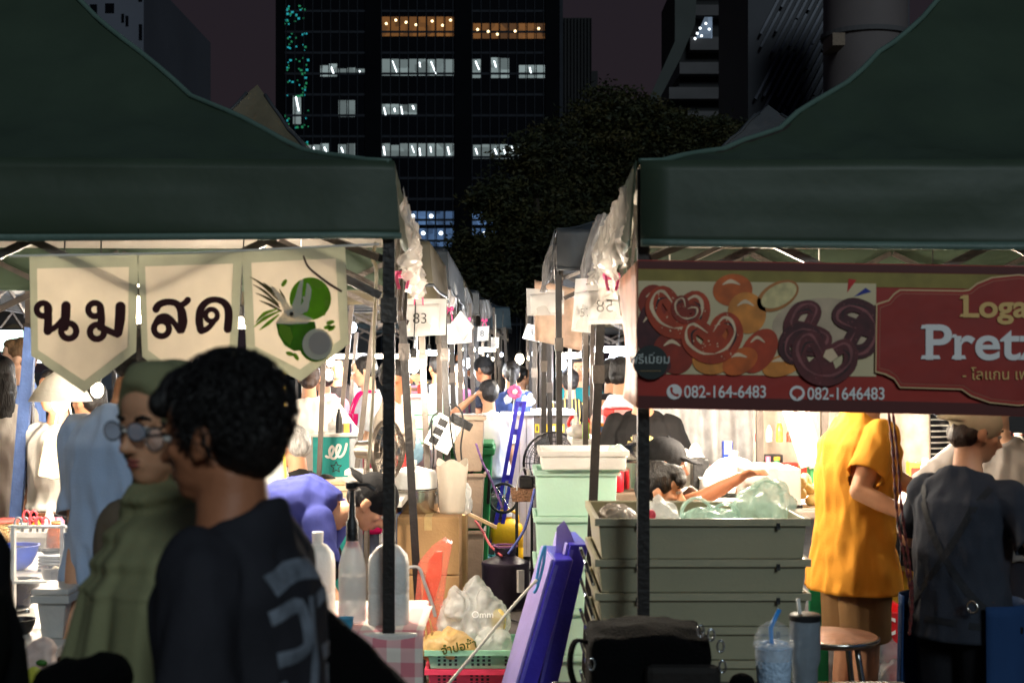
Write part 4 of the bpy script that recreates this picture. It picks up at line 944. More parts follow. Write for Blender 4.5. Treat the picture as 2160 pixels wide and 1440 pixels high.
for k in range(3):
    z0, z1 = 1.01 + k * (b.z - 1.01) / 3, 1.01 + (k + 1) * (b.z - 1.01) / 3 - .008; dr = MB().box((a.x + .006, 9.885, z0), (b.x - .006, 9.899, z1)).build("drawer", minty, md, bevel=.003); MB().box(((a.x + b.x) / 2 - .03, 9.876, z0 + .02), ((a.x + b.x) / 2 + .03, 9.884, z0 + .028)).build("handle", wht_pl, dr)
ob = thing("socket_box", "white box with black sockets hanging tilted among cables from the poles", "socket box", W(938, 912, 8.8))
rot = Euler((0, R(28), 0)).to_matrix(); c = W(935, 915, 8.8)
MB().box(c + V((-.085, 0, -.105)), c + V((.085, .07, .105)), rot=rot).build("body", wht_pl, ob, bevel=.006)
for k in range(3):
    q = c + rot @ V((-.035, -.002, -.06 + k * .06)); MB().box(q + V((-.028, -.004, -.022)), q + V((.028, .003, .022)), rot=rot).build("socket", blk_pl, ob, bevel=.003)
q = c + rot @ V((.06, 0, .12)); MB().box(q + V((-.075, -.02, -.03)), q + V((.075, .06, .02)), rot=rot).build("breaker", blk_pl, ob, bevel=.004)
for i, pts in enumerate(([(948, 852), (968, 860), (978, 890), (972, 940), (975, 980)], [(948, 856), (950, 900), (960, 960), (972, 1000), (985, 1040)], [(912, 885), (910, 910), (915, 960), (908, 1010)], [(925, 868), (912, 880), (905, 905)], [(985, 1040), (995, 1080), (1010, 1100)])):
    rope("black cable looping from the hanging socket box, " + ["highest loop", "down to the green bin", "left of the box", "the short one at its corner", "trailing to the ground"][i], [W(x, y, 8.75) for x, y in pts], .006, blk_pl, "cable", "cable")
for k in range(3):
    a, b = W(956, 0, 10), W(1021, 0, 10); crate("grey beige storage tub in the stack by the green bin, " + ["at the bottom", "in the middle", "on top and upside down"][k], a.x, b.x, 10, 10.35, .002 + k * .40, .385, M("taupe_pl", (150, 130, 112), .5, var=.08), taper=.02)
bn = thing("wheelie_bin", "green wheelie bin standing among the poles", "bin", W(984, 1220, 10.3)); bn.location.z = 0; a, b = W(930, 0, 10.3), W(1038, 0, 10.3); gb = M("bin_green", (24, 122, 62), .45, var=.1); cx = (a.x + b.x) / 2; hx = (b.x - a.x) / 2
m = MB(); m.add([(cx - hx * .8, 10.33, .06), (cx + hx * .8, 10.33, .06), (cx + hx * .8, 10.75, .06), (cx - hx * .8, 10.75, .06), (cx - hx, 10.28, .93), (cx + hx, 10.28, .93), (cx + hx, 10.85, .93), (cx - hx, 10.85, .93)], [(3, 2, 1, 0), (4, 5, 6, 7), (0, 1, 5, 4), (1, 2, 6, 5), (2, 3, 7, 6), (3, 0, 4, 7)]); m.build("body", gb, bn, bevel=.02)
MB().box((cx - hx - .02, 10.25, .90), (cx + hx + .02, 10.9, .955)).build("rim", gb, bn, bevel=.012)
MB().box((cx - hx - .01, 10.26, .958), (cx + hx + .01, 10.9, .985)).build("lid", gb, bn, bevel=.012)
for sg in (-1, 1): MB().tube([(cx + sg * hx * .9 - .03, 10.82, .1), (cx + sg * hx * .9 + .03, 10.82, .1)], .1, 20).build("wheel", blk_pl, bn, smooth=True, ang=40)
MB().tube(crv([(cx + hx * .2, 10.26, .55), (cx + hx * .2, 10.26, .78), (cx + hx * .85, 10.26, .78), (cx + hx * .85, 10.26, .55)], 5), .012, 8).build("handle", blk_pl, bn, smooth=True)
tr = thing("hand_trolley", "indigo folding hand trolley leaning behind the green bin", "trolley", W(1050, 1150, 11)); tr.location.z = 0
A, B = W(1034, 1150, 11), W(1092, 846, 11); A.z = .09; m = MB()
for off in (0, .055): m.bar(A + UX * off, B + UX * off, .03, .05)
for f in (.2, .5, .8, .98): m.bar(A + (B - A) * f, A + (B - A) * f + UX * .055, .025, .045)
m.build("frame", indigo, tr)
MB().box((A.x - .05, 10.8, .02), (A.x + .2, 11.05, .04)).build("toe_plate", indigo, tr)
for sg in (0, 1): MB().tube([(A.x + sg * .12, 11.07, .09), (A.x + sg * .12 + .03, 11.07, .09)], .085, 20).build("wheel", blk_pl, tr, smooth=True, ang=40)
pw = thing("toy_windmill", "pink and white toy flower windmill fixed to the indigo trolley", "toy", W(1088, 826, 10.85)); c = W(1086, 826, 10.85); m = MB()
for k in range(8): m.ell(c + V((.035 * cos(k * pi / 4), 0, .035 * sin(k * pi / 4))), (.022, .008, .022), n=6)
m.build("petals", M("pink_petal", (236, 96, 150), .5), pw, smooth=True); MB().ell(c + V((0, -.01, 0)), (.02, .012, .02), n=8).build("centre", wht_pl, pw, smooth=True); MB().tube([c, W(1080, 880, 10.9)], .004, 6).build("stick", wht_pl, pw)
bag("white crumpled bag tied on the trolley handle", 1064, 832, 1080, 852, 10.8, .05, bag_clear, 8, vox=.006)
bag("white crumpled bag beyond the trolley, left of the far right pole", 1102, 830, 1128, 858, 11.6, .1, bag_clear, 9, vox=.008)
# cabinet + oven
cb = thing("white_cabinet", "tall white cabinet with a pale blue edge at the end of the cables", "cabinet", W(1092, 1128, 11.3)); cb.location.z = 0; a, b = W(1066, 0, 11.3), W(1126, 876, 11.3)
MB().box((a.x, 11.3, .03), (b.x, 11.8, b.z)).build("body", M("cab_white", (214, 200, 192), .45, var=.06), cb, bevel=.004); MB().box((a.x - .035, 11.29, .03), (a.x - .002, 11.8, b.z)).build("blue_edge", M("pale_blue", (140, 190, 220), .5), cb)
MB().box((a.x - .04, 11.27, b.z + .001), (b.x + .02, 11.82, b.z + .015)).build("top_panel", wht_pl, cb)
m = MB()
for k in range(1, 4): x = a.x + (b.x - a.x) * k / 4; m.box((x - .002, 11.296, .05), (x + .002, 11.2995, b.z - .02))
m.build("panel_groove", M("groove", (165, 150, 142), .6), cb)
ov = thing("metal_oven", "white topped grey machine with yellow warning stickers behind the black fan", "machine", W(1165, 1128, 11.6)); ov.location.z = 0; a, b = W(1126, 0, 11.6), W(1207, 876, 11.6)
MB().box((a.x, 11.6, .03), (b.x, 12.1, b.z)).build("body", M("grey_metal", (120, 112, 108), .4, metal=.5), ov, bevel=.004); MB().box((a.x - .02, 11.56, b.z + .001), (b.x + .02, 12.15, b.z + .045)).build("top_panel", wht_pl, ov, bevel=.005)
yl = M("warn_yellow", (225, 190, 40), .5)
for px, w2, tri in ((1133, 9, True), (1163, 22, False), (1186, 9, False)):
    p, q = W(px - w2 / 2, 912, 11.59), W(px + w2 / 2, 894, 11.59); s_ = MB().box((p.x, 11.588, p.z), (q.x, 11.597, q.z)).build("warning_sticker", yl, ov)
    MB().box((p.x + .012, 11.584, p.z + .012), (q.x - .012, 11.587, q.z - .015)).build("sticker_picture", wht_pl if not tri else ink, s_)
cage_fan("big black drum fan half hidden by the mint crates", 1168, 978, 9.6, .215, rz=-.35)
sp = thing("battery_pack", "small black power pack with a white plug left of the drum fan", "power pack", W(1110, 1030, 9.3)); a, b = W(1096, 1031, 9.3), W(1126, 1004, 9.3)
MB().box((a.x, 9.3, a.z), (b.x, 9.42, b.z)).build("body", blk_pl, sp, bevel=.012); MB().lathe([(.012, 0), (.012, .035), (.006, .04)], (a.x + .06, 9.36, b.z + .001), 12).build("plug", wht_pl, sp); MB().tube(crv([(a.x + .06, 9.36, b.z + .04), (a.x + .02, 9.33, b.z + .05), (a.x - .01, 9.3, b.z - .02), (a.x - .02, 9.3, a.z - .05)], 5), .005, 6).build("lead", wht_pl, sp, smooth=True)
mo = crate("brown mesh basket under the black power pack", W(1076, 0, 9.25).x, W(1130, 0, 9.25).x, 9.25, 9.5, W(0, 1057, 9.3).z, .075, M("mesh_brown", (150, 112, 84), .7, var=.5, scale=160, bump=.5), "mesh_basket", "basket", rim=False)
cc = MB(); z_ = W(0, 1057, 9.3).z; a = W(1090, 0, 9.3); 
for dx in (0, .1): cc.bar((a.x + dx, 9.3, z_ - .002), (a.x + dx, 9.3, .001), .02)
tag(cc.build("basket_stand", blk_pl, None), "pair of thin black legs holding up the brown mesh basket", "stand")
wh = thing("bicycle_wheel", "black tyred wheel lying against the white cabinet", "wheel", W(1062, 1080, 10.6)); c = W(1062, 1050, 10.6); r = .105
MB().tube([c + V((r * cos(q), .02 * sin(q), r * sin(q))) for q in [2 * pi * i / 30 for i in range(31)]], .011, 8, cap=False).build("tyre", blk_pl, wh, smooth=True); m = MB()
for k in range(12): q = k * pi / 6; m.tube([c, c + V((r * cos(q), .02 * sin(q), r * sin(q)))], .0015, 4)
m.build("spokes", steel, wh)
ho = thing("hose_coil", "coil of teal hose on the ground before the white cabinet", "hose", W(1035, 1130, 10.6)); ho.location.z = 0; m = MB(); pts = []; c = W(1008, 0, 10.5); c.z = .02
for i in range(180): q = i * .21; rr_ = .17 + .03 * sin(i * .37); pts.append(c + V((rr_ * cos(q), rr_ * .7 * sin(q), .02 + .1 * i / 180 + .02 * sin(i * .6) + .02)))
m.tube(pts, .012, 6); m.build("coil", M("hose_teal", (30, 110, 120), .4, var=.2), ho, smooth=True)
# ground clutter
rnd = random.Random(11)
for i in range(22):
    x, y = rnd.uniform(-.42, .28), rnd.uniform(8.3, 14); pts = [V((x, y, .012))]
    for k in range(rnd.randint(4, 8)): x += rnd.uniform(-.22, .22); y += rnd.uniform(-.35, .35); x = max(-.55, min(.35, x)); pts.append(V((x, y, .01 + .02 * rnd.random() * (k % 2))))
    o = MB().tube(crv(pts, 7), .007, 6).build("ground_cable", blk_pl if i % 5 else M("cable_grey", (120, 118, 112), .5), None, smooth=True); tag(o, "loose cable snaking over the alley ground between the poles", "cable", "loose cables on the alley ground")
jug("yellow plastic jerrycan with a carry handle on the alley ground", 1034, 1104, 1088, 1195, 10.95, .2, M("jerry_yellow", (236, 178, 26), .4, var=.1), capm=wht_pl, handle=True, name="jerrycan")
dr = thing("plastic_drum", "dark purple black drum with a screw top, in front of the yellow jerrycan", "drum", W(1066, 1287, 9)); c = V((W(1066, 0, 9).x, 9.1, .001)); dr.location = c; dm = M("drum_dark", (40, 33, 48), .32, var=.12); r = .152
MB().lathe([(r * .96, 0), (r, .015), (r, .27), (r * 1.02, .28), (r * .98, .295), (r * .5, .325), (r * .42, .335), (r * .42, .35), (0, .35)], c, 40).build("body", dm, dr, smooth=True, ang=40)
MB().lathe([(r * .46, .352), (r * .46, .385), (0, .387)], c, 24).build("cap", dm, dr, smooth=True, ang=40)
MB().box((c.x + .075, c.y - .148, .12), (c.x + .115, c.y - .118, .26), rot=Euler((0, 0, R(32))).to_matrix()).build("paper_label", wht_pl, dr)
MB().tube([c + V((.075 * cos(q), .075 * sin(q), .395)) for q in [2 * pi * i / 20 for i in range(21)]], .008, 6, cap=False).build("rope_collar", M("rope_purple", (120, 70, 110), .7), dr)
rope("thin red rope slanting down to the drum top", [W(1003, 1098, 9.6), W(1018, 1120, 9.4), W(1035, 1150, 9.2), W(1058, 1172, 9.0)], .009, M("rope_red", (196, 90, 96), .7, var=.4, scale=60), "rope", "rope")
rope("blue twisted rope running from the mint crates to the drum top", [W(1128, 1030, 9.0), W(1118, 1075, 9.0), W(1104, 1120, 9.0), W(1072, 1168, 9.0)], .010, M("rope_blue", (86, 98, 170), .7, var=.4, scale=60), "rope", "rope")
rope("striped pink and blue tape leading up the fourth pole", [W(1004, 935, 9.4), W(1018, 975, 9.4), W(1035, 1010, 9.4), W(1060, 1070, 9.4)], .008, M("rope_tape", (150, 110, 170), .6, var=.5, scale=40), "rope", "rope")
o = MB().bar(W(982, 1080, 8.6), W(1048, 1112, 8.6), .045, .02).build("timber_offcut", wood, None, bevel=.003); tag(o, "pale wooden strip sticking out over the alley above the drum", "timber")
# orange panel in clear plastic
op = thing("folded_panel", "orange red folded panel in a clear plastic cover leaning by the cardboard", "panel", W(905, 1315, 6.8)); m = MB(); c0, c1 = W(896, 1320, 6.8), W(930, 1150, 6.9)
m.prism([(W(x, y, 6.8).x, W(x, y, 6.8).z) for x, y in ((880, 1340), (905, 1180), (918, 1162), (934, 1160), (932, 1210), (900, 1330))], (0, 6.8, 0), UX, UZ, -.05); m.build("orange_board", M("orange_pl", (232, 74, 30), .4, tl=.2), op, bevel=.004)
m = MB(); m.prism([(W(x, y, 6.75).x, W(x, y, 6.75).z) for x, y in ((872, 1345), (886, 1180), (912, 1150), (938, 1132), (955, 1142), (944, 1200), (926, 1345))], (0, 6.76, 0), UX, UZ, -.13); m.build("plastic_cover", M("cover_pink", (236, 130, 110), .2, var=.1, tr=.55, tl=.25, bump=.2, bscale=20), op)
rope("grey plastic tie strap hanging beside the orange panel", [W(862, 1196, 6.6), W(884, 1198, 6.6), W(896, 1230, 6.6), W(912, 1275, 6.6), W(918, 1300, 6.6)], .009, M("strap_grey", (150, 146, 146), .4, tl=.2), "strap", "strap")
# baskets with bags, clear bag
g1, g2, g3 = W(905, 0, 6.4), W(1088, 0, 6.4), 0
crate("dark red basket at the foot of the basket pile", g1.x, g2.x, 6.45, 6.8, .002, .085, M("dark_red", (120, 28, 30), .5), "basket", "basket", slots=True)
crate("raspberry pink basket in the middle of the basket pile", g1.x - .01, g2.x + .0, 6.43, 6.8, .09, .085, pinkp, "basket", "basket", slots=True)
crate("mint green basket with bags in it, topmost of the basket pile", g1.x - .01, g2.x + .01, 6.42, 6.8, .178, .085, minty, "basket", "basket", slots=True)
cb_ = bag("puffy clear plastic bag with a knotted top in the mint basket", 915, 1226, 1072, 1392, 6.56, .22, bag_clear, 5, fold=.028)
text("print", "Omm", W(1018, 1302, 6.535), UX, UZ, 20 * 6.5 / FPX, M("print_white", (246, 246, 246), .5), cb_, bold=.006)
MB().ell(W(1052, 1310, 6.6), (.035, .03, .06), n=10).build("yellow_content", M("yel_cont", (226, 200, 120), .5), cb_, smooth=True)
bb = bag("brown carrier bag with green Thai print drooping in the mint basket", 876, 1328, 1006, 1402, 6.42, .13, bag_brown, 6, handles=((862, 900, 1284, 1366), (884, 912, 1296, 1368)))
text("print", "จำปอซ้า", W(970, 1372, 6.405), UX + UZ * .22, UZ - UX * .2, 25 * 6.4 / FPX, M("print_green", (70, 80, 20), .6), bb, bold=.02)
bag("small clear bag scrunched at the back of the mint basket", 1000, 1322, 1082, 1394, 6.5, .12, bag_clear, 7)
# ------------------------------------------------------------------ mint crate stack, blue panels, grey stack
a, b = W(1131, 0, 6.55), W(1302, 0, 6.55)
minty2 = M("mint_crate", (212, 240, 226), .35, var=.08, scale=3, tl=.45, tr=.1)
for k in range(5):
    crate("mint green tray crate in the tall stack, " + ["at the foot", "second from the ground", "third from the ground", "fourth from the ground", "the uppermost one"][k], a.x, b.x, 6.55, 6.95, .002 + k * .213, .21, minty2, "tray_crate", "crate", taper=.008, group="mint crates in the tall stack")
a2, b2 = W(1142, 0, 6.5), W(1322, 0, 6.5)
crate("milky white tray with a loose lid on top of the mint crates", a2.x, b2.x, 6.5, 6.95, 1.072, .085, milky, "plastic_tray", "tray", taper=.004)
bag("mint plastic scraps piled in the milky white tray", 1285, 938, 1320, 988, 6.6, .12, bag_mint, 15)
def slab(label, quad, d, th, dep, m1, m2):
    t = thing("leaning_panel", label, "panel", W(quad[3][0], quad[3][1], d), 0, "indigo panels leaning in the alley"); t.location.z = 0
    P = [W(x, y, d) for x, y in quad]; Q = [p + V((0, dep, .0)) for p in P]
    MB().add(P + Q, [(0, 1, 2, 3), (7, 6, 5, 4), (0, 4, 5, 1), (1, 5, 6, 2), (2, 6, 7, 3), (3, 7, 4, 0)]).build("edge", m1, t, bevel=.004)
    return t
lilac = M("lilac_board", (158, 148, 214), .4, var=.06, tl=.15)
# two boxes standing on edge, leaning to the right: dark edges face the camera, pale broad faces look left
def lean_box(label, xb, xt, yt, wpx, d, dep):
    t = thing("leaning_panel", label, "panel", (W(xb, 0, d).x, d, 0), 0, "indigo panels leaning in the alley")
    T = W(xt, yt, d); Bt = V((W(xb, 0, d).x, d, .002)); w_ = wpx * d / FPX
    vs = [Bt, Bt + UX * w_, T + UX * w_, T]; vs = vs + [v + V((-.03, dep, 0)) for v in vs]
    MB().add(vs, [(0, 1, 2, 3), (7, 6, 5, 4), (0, 4, 5, 1), (1, 5, 6, 2), (2, 6, 7, 3), (3, 7, 4, 0)]).build("body", indigo, t, bevel=.005)
    lf = [v + V((-.004, .012, 0)) for v in (vs[0], vs[3])] + [v + V((-.004, -.012, 0)) for v in (vs[7], vs[4])]
    MB().add(lf + [v + V((-.008, 0, 0)) for v in lf], [(0, 1, 2, 3), (7, 6, 5, 4), (0, 4, 5, 1), (1, 5, 6, 2), (2, 6, 7, 3), (3, 7, 4, 0)]).build("face_sheet", lilac, t)
    e_ = [v + V((w_ * .12, -.003, 0)) for v in (vs[0], vs[3])]
    MB().bar(e_[0] + UZ * .02, e_[1] - UZ * .02, .012, .004).build("edge_highlight", M("indigo_lit", (96, 92, 190), .3), t)  # paler strip: light catching the panel edge, put in as colour
    return t
lean_box("indigo panel with a pale lilac face, the left one of the leaning pair", 1035, 1170, 1180, 40, 5.3, .42)
lean_box("taller indigo panel leaning behind the left one", 1096, 1202, 1148, 40, 5.42, .42)
m = MB(); m.prism([(W(x, y, 5.4).x, W(x, y, 5.4).z) for x, y in ((1172, 1190), (1176, 1118), (1192, 1103), (1206, 1128), (1214, 1150), (1196, 1165))], (0, 5.5, 0), UX, UZ, .006); tag(m.build("plastic_flap", lilac, None), "torn lilac plastic flap sticking up over the indigo panels", "flap")
rope("light blue ribbon looped on the left indigo panel", [W(1130, 1230, 5.28), W(1140, 1180, 5.28), W(1150, 1150, 5.28), W(1146, 1190, 5.28), W(1134, 1235, 5.28), W(1126, 1250, 5.28)], .006, M("ribbon_blue", (70, 150, 215), .5), "ribbon", "ribbon")
rope("taut white string running down from the indigo panels to the lower left", [W(1132, 1222, 5.25), W(1080, 1280, 5.2), W(1010, 1365, 5.15), W(930, 1460, 5.1)], .0055, M("string_white", (225, 218, 205), .7), "string", "string")

# far festoon of small bulbs, more poles and goods
for k in range(14):
    px = 905 + k * 15 + (k % 3) * 3; px += 40 if px > 1075 else 0
    bulb_lamp("small bare bulb in the far string of lights down the alley", px, 742 + (k * 7) % 16, 15 + (k * 5) % 6, 0, r=.03, cool=k % 2 == 0)["group"] = "small bulbs far down the alley"
for k, (px, d) in enumerate(((981, 13.5), (997, 15), (1019, 16.5), (1044, 18), (1058, 20), (1132, 13), (1122, 15), (1115, 17.5), (1166, 12.5), (1238, 8.4), (1205, 11.8), (1252, 10.5))):
    a, b = pl(px - 3, 690, px + (4 if px < 1080 else -3), 900, d); tag(MB().bar(a + UZ * .25, b, .032).build("steel_post", pole_g if k % 2 else pole_m, None), "slim steel post in the receding rows of tent legs along the alley", "post", "slim posts receding along the alley")
gm_ = [M("good_%d" % k, c_, .35, var=.1, tl=.1) for k, c_ in enumerate(((200, 54, 44), (226, 176, 60), (60, 130, 190), (230, 226, 214), (70, 150, 90), (222, 130, 160), (96, 60, 40), (40, 40, 46)))]
rnd = random.Random(77)
def goods(px0, px1, d, z, n, lab, cat="jar", hmax=.16):
    for k in range(n):
        px = px0 + (px1 - px0) * (k + rnd.uniform(.1, .9)) / n; dd = d + rnd.uniform(0, .25); f = W(px, 0, dd); f.z = z + .001; h_ = rnd.uniform(.06, hmax); r_ = rnd.uniform(.02, .036); m1 = rnd.choice(gm_)
        t = thing("jar" if k % 3 else "tin", lab, cat, f, 0, lab.split(",")[0]); 
        if k % 3: MB().lathe([(r_ * .9, 0), (r_, .008), (r_, h_ * .7), (r_ * .6, h_ * .84), (r_ * .6, h_ * .9), (0, h_ * .9)], f, 16).build("body", m1, t, smooth=True, ang=40); MB().lathe([(r_ * .66, 0), (r_ * .66, h_ * .12), (0, h_ * .12)], f + UZ * h_ * .902, 14).build("lid", rnd.choice(gm_), t, smooth=True, ang=40)
        else: MB().box(f - V((r_ * 1.4, r_, 0)), f + V((r_ * 1.4, r_, h_))).build("body", m1, t, bevel=.004); MB().box(f + V((-r_ * 1.1, -r_ - .002, h_ * .3)), f + V((r_ * 1.1, -r_ - .0004, h_ * .75))).build("paper_label", rnd.choice(gm_), t)
goods(640, 742, 11.05, .95, 9, "coloured jar or tin on the counter behind the white shirt woman")
goods(842, 904, 10.72, W(0, 838, 10.7).z + .026, 6, "coloured jar or tin on the pale pink counter", hmax=.12)
goods(1268, 1330, 8.95, 1.10, 5, "coloured jar or tin on the back counter by the red cooler box")
goods(1590, 1720, 7.35, .92, 12, "coloured jar or tin at the back of the long white counter")
goods(1925, 1985, 6.95, .95, 5, "coloured jar or tin on the serving counter behind the hanging cord")
goods(30, 130, 6.85, .70, 5, "coloured jar or tin at the back of the left table", hmax=.12)
for k, (px, pz, cc) in enumerate(((1600, 0, 0), (1636, 0, 3), (1618, 1, 1), (1500, 0, 3), (1520, 0, 5))):
    f = W(px, 0, 6.95 + .1 * (k % 2)); f.z = .922 + pz * .075; t = thing("food_tub", ["red square food tub on the long white counter", "white square food tub on the long white counter", "yellow square food tub stacked on the red and white ones", "white food tub behind the serving dome", "pink food tub behind the serving dome"][k], "tub", f); MB().tub(f - V((.06, .05, 0)), f + V((.06, .05, .07)), .005, .008).build("body", gm_[cc], t, bevel=.004); MB().box(f + V((-.064, -.054, .0705)), f + V((.064, .054, .0745))).build("lid", gm_[3], t)
grey_tub = M("grey_tub", (150, 146, 122), .38, var=.07, scale=2, bump=.03)
ctub = [W(1262, 0, 4.75), W(1702, 0, 4.75)]
steel_b = M("buckle_steel", (200, 205, 212), .15, metal=1)
for k in range(9):
    z0 = .002 + k * .1125; top = k == 8; h = .135 if top else .1115
    pos = ["lowest", "second lowest", "third from the ground", "fourth from the ground", "middle", "fourth from the top", "third from the top", "second from the top", "open topmost one"][k]
    t = crate("wide grey tub, %s of the stack behind the right pole" % pos, ctub[0].x, ctub[1].x, 4.75, 5.36, z0, h, grey_tub, "stacking_tub", "tub", taper=.012, group="grey tubs stacked behind the right pole")
    if not top:
        for yy in (4.86, 5.2):
            q = V((ctub[0].x - .022, yy, z0 + .055)); MB().box(q + V((-.008, -.035, -.045)), q + V((.004, .035, .04)), rot=Euler((0, R(-18), 0)).to_matrix()).build("buckle", steel_b, t, bevel=.003)
    for px in (1345, 1642): 
        q = W(px, 0, 4.735); MB().box((q.x - .006, 4.7345, z0 + h - .034), (q.x + .006, 4.7375, z0 + h - .012)).build("rim_notch", blk_pl, t)
z_t = .002 + 8 * .1125
bg = bag("clear bag with a red print in the open grey tub", 1362, 1056, 1434, 1118, 4.95, .16, bag_clear, 21, fold=.03)
MB().ell(W(1374, 1086, 4.945), (.016, .008, .02), n=8).build("red_print", M("red_print", (222, 70, 90), .5), bg, smooth=True)
bag("mint carrier bag with looped handles lying in the open grey tub", 1440, 1076, 1560, 1122, 4.98, .2, bag_mint, 22, handles=((1436, 1502, 1050, 1098), (1500, 1560, 1062, 1100)), fold=.025)
bag("tall mint plastic bag standing in the open grey tub", 1556, 1016, 1690, 1120, 5.0, .22, bag_mint, 23, handles=((1590, 1650, 1014, 1060),), fold=.028)
bag("wrinkled clear wrapping at the left end of the open grey tub", 1268, 1072, 1345, 1116, 4.95, .2, M("smoky_wrap", (150, 140, 130), .2, var=.3, bump=.3, bscale=16, tr=.25), 24, fold=.03)
# dark camera bag on the camp table
cbg = thing("shoulder_bag", "black padded shoulder bag with a strap and buckles on the camp table", "bag", W(1385, 1450, 4.0)); cbg.location.z = .587
blk_f = M("black_fabric", (4, 4, 5), .95, spec=.15, var=.3, scale=20, bump=.3, bscale=120)
a, b = W(1248, 0, 3.9), W(1500, 0, 3.9); m = MB(); m.box((a.x, 3.9, .587), (b.x, 4.2, .80)); m.ell(((a.x + b.x) / 2, 4.05, .80), ((b.x - a.x) / 2 * .97, .15, .022)); m.remesh("body", blk_f, cbg, .012, 4, .008, (9, 9, 8), 3, local=False)
q0, q1 = W(1360, 0, 3.88), W(1520, 0, 3.88); MB().box((q0.x, 3.86, .60), (q1.x, 3.9, .735)).build("front_pocket", M("brown_black", (20, 15, 12), .8, var=.2), cbg, bevel=.02)
MB().tube(crv([(a.x + .01, 4.03, .76), (a.x - .04, 4.02, .77), (a.x - .055, 4.0, .70), (a.x - .03, 3.98, .62)], 5), .014, 8, flat=.4).build("strap", blk_f, cbg, smooth=True)
for px, py in ((1248, 1400), (1478, 1330), (1500, 1338), (1520, 1362), (1524, 1405)):
    q = W(px, py, 3.86); MB().tube([q + V((.009 * cos(u), 0, .016 * sin(u))) for u in [2 * pi * i / 12 for i in range(13)]], .0032, 6, cap=False).build("buckle", steel_b, cbg, smooth=True)
tag(MB().ell(W(1565, 1440, 3.85), (.035, .03, .028), n=12).build("black_pouch", blk_f, None, smooth=True), "small round black pouch between the shoulder bag and the iced drink", "pouch")
# drinks
cp = thing("iced_drink", "clear plastic cup of blue white iced drink with a dome lid and a blue straw", "drink", (W(1632, 0, 3.9).x, 3.9, .587)); c = V(cp.location); r = .053
ice = M("iced_milk", (176, 200, 226), .3, var=.12, scale=50, bump=.3, bscale=60)
zt = W(0, 1365, 3.9).z - .587
MB().lathe([(r * .68, 0), (r * .75, .01), (r * .93, zt * .8), (r * .95, zt)], c, 32).build("drink", ice, cp, smooth=True, ang=40)
MB().lathe([(r * .7, -.0), (r * .98, zt), (r * 1.06, zt + .004), (r * 1.06, zt + .012)], c, 32).build("cup", M("cup_clear", (235, 240, 245), .06, var=0, bump=0, tr=.7), cp, smooth=True, ang=40)
MB().lathe([(r * 1.04, zt + .013), (r * .98, zt + .03), (r * .75, zt + .055), (r * .35, zt + .07), (.009, zt + .073)], c, 32).build("dome_lid", M("lid_clear", (235, 240, 245), .05, var=0, bump=0, tr=.82), cp, smooth=True)
MB().tube([c + V((-.004, 0, zt - .02)), c + V((-.008, 0, zt + .055)), c + V((.016, 0, zt + .105))], .006, 10).build("straw", M("straw_blue", (40, 140, 225), .35, var=0), cp, smooth=True)
m = MB()
for k in range(9): q = k * .7; m.ell(c + V((r * .55 * cos(q), r * .55 * sin(q), zt + .004)), (.016, .014, .012), n=6)
m.build("ice", ice, cp, smooth=True)
tm = thing("tumbler", "tall grey steel tumbler with a black lid and a white straw", "tumbler", (W(1698, 0, 4.02).x, 4.02, .587)); c = V(tm.location); zt = W(0, 1308, 4.02).z - .587; r = .043
MB().lathe([(r * .8, 0), (r * .82, zt * .45), (r, zt * .55), (r, zt)], c, 32).build("body", M("tumbler_grey", (140, 150, 160), .35, metal=.3, var=.08), tm, smooth=True, ang=30)
MB().lathe([(r * 1.02, zt + .001), (r * 1.04, zt + .016), (r * .9, zt + .02), (0, zt + .02)], c, 32).build("lid", blk_pl, tm, smooth=True, ang=40)
MB().tube([c + V((-.012, 0, zt)), c + V((-.02, 0, zt + .062))], .0055, 10).build("straw", wht_pl, tm, smooth=True)
so = thing("round_stool", "chrome rimmed round stool by the orange shirt man's leg", "stool", (W(1762, 0, 5.0).x, 5.1, 0)); c = V((W(1762, 0, 5.05).x, 5.1, 0)); z = W(0, 1342, 5.05).z
MB().lathe([(0, z - .03), (.15, z - .03), (.16, z - .02), (.16, z - .005), (.15, z), (0, z + .004)], c, 36).build("seat", M("stool_seat", (150, 112, 92), .35, metal=.4), so, smooth=True, ang=40)
MB().tube([c + V((.161 * cos(q), .161 * sin(q), z - .012)) for q in [2 * pi * i / 40 for i in range(41)]], .008, 8, cap=False).build("chrome_rim", steel, so, smooth=True)
for k in range(4): q = pi / 4 + k * pi / 2; MB().tube(crv([c + V((.1 * cos(q), .1 * sin(q), z - .032)), c + V((.15 * cos(q), .15 * sin(q), z * .5)), c + V((.2 * cos(q), .2 * sin(q), .012))], 4), .011, 8).build("leg", steel, so, smooth=True)
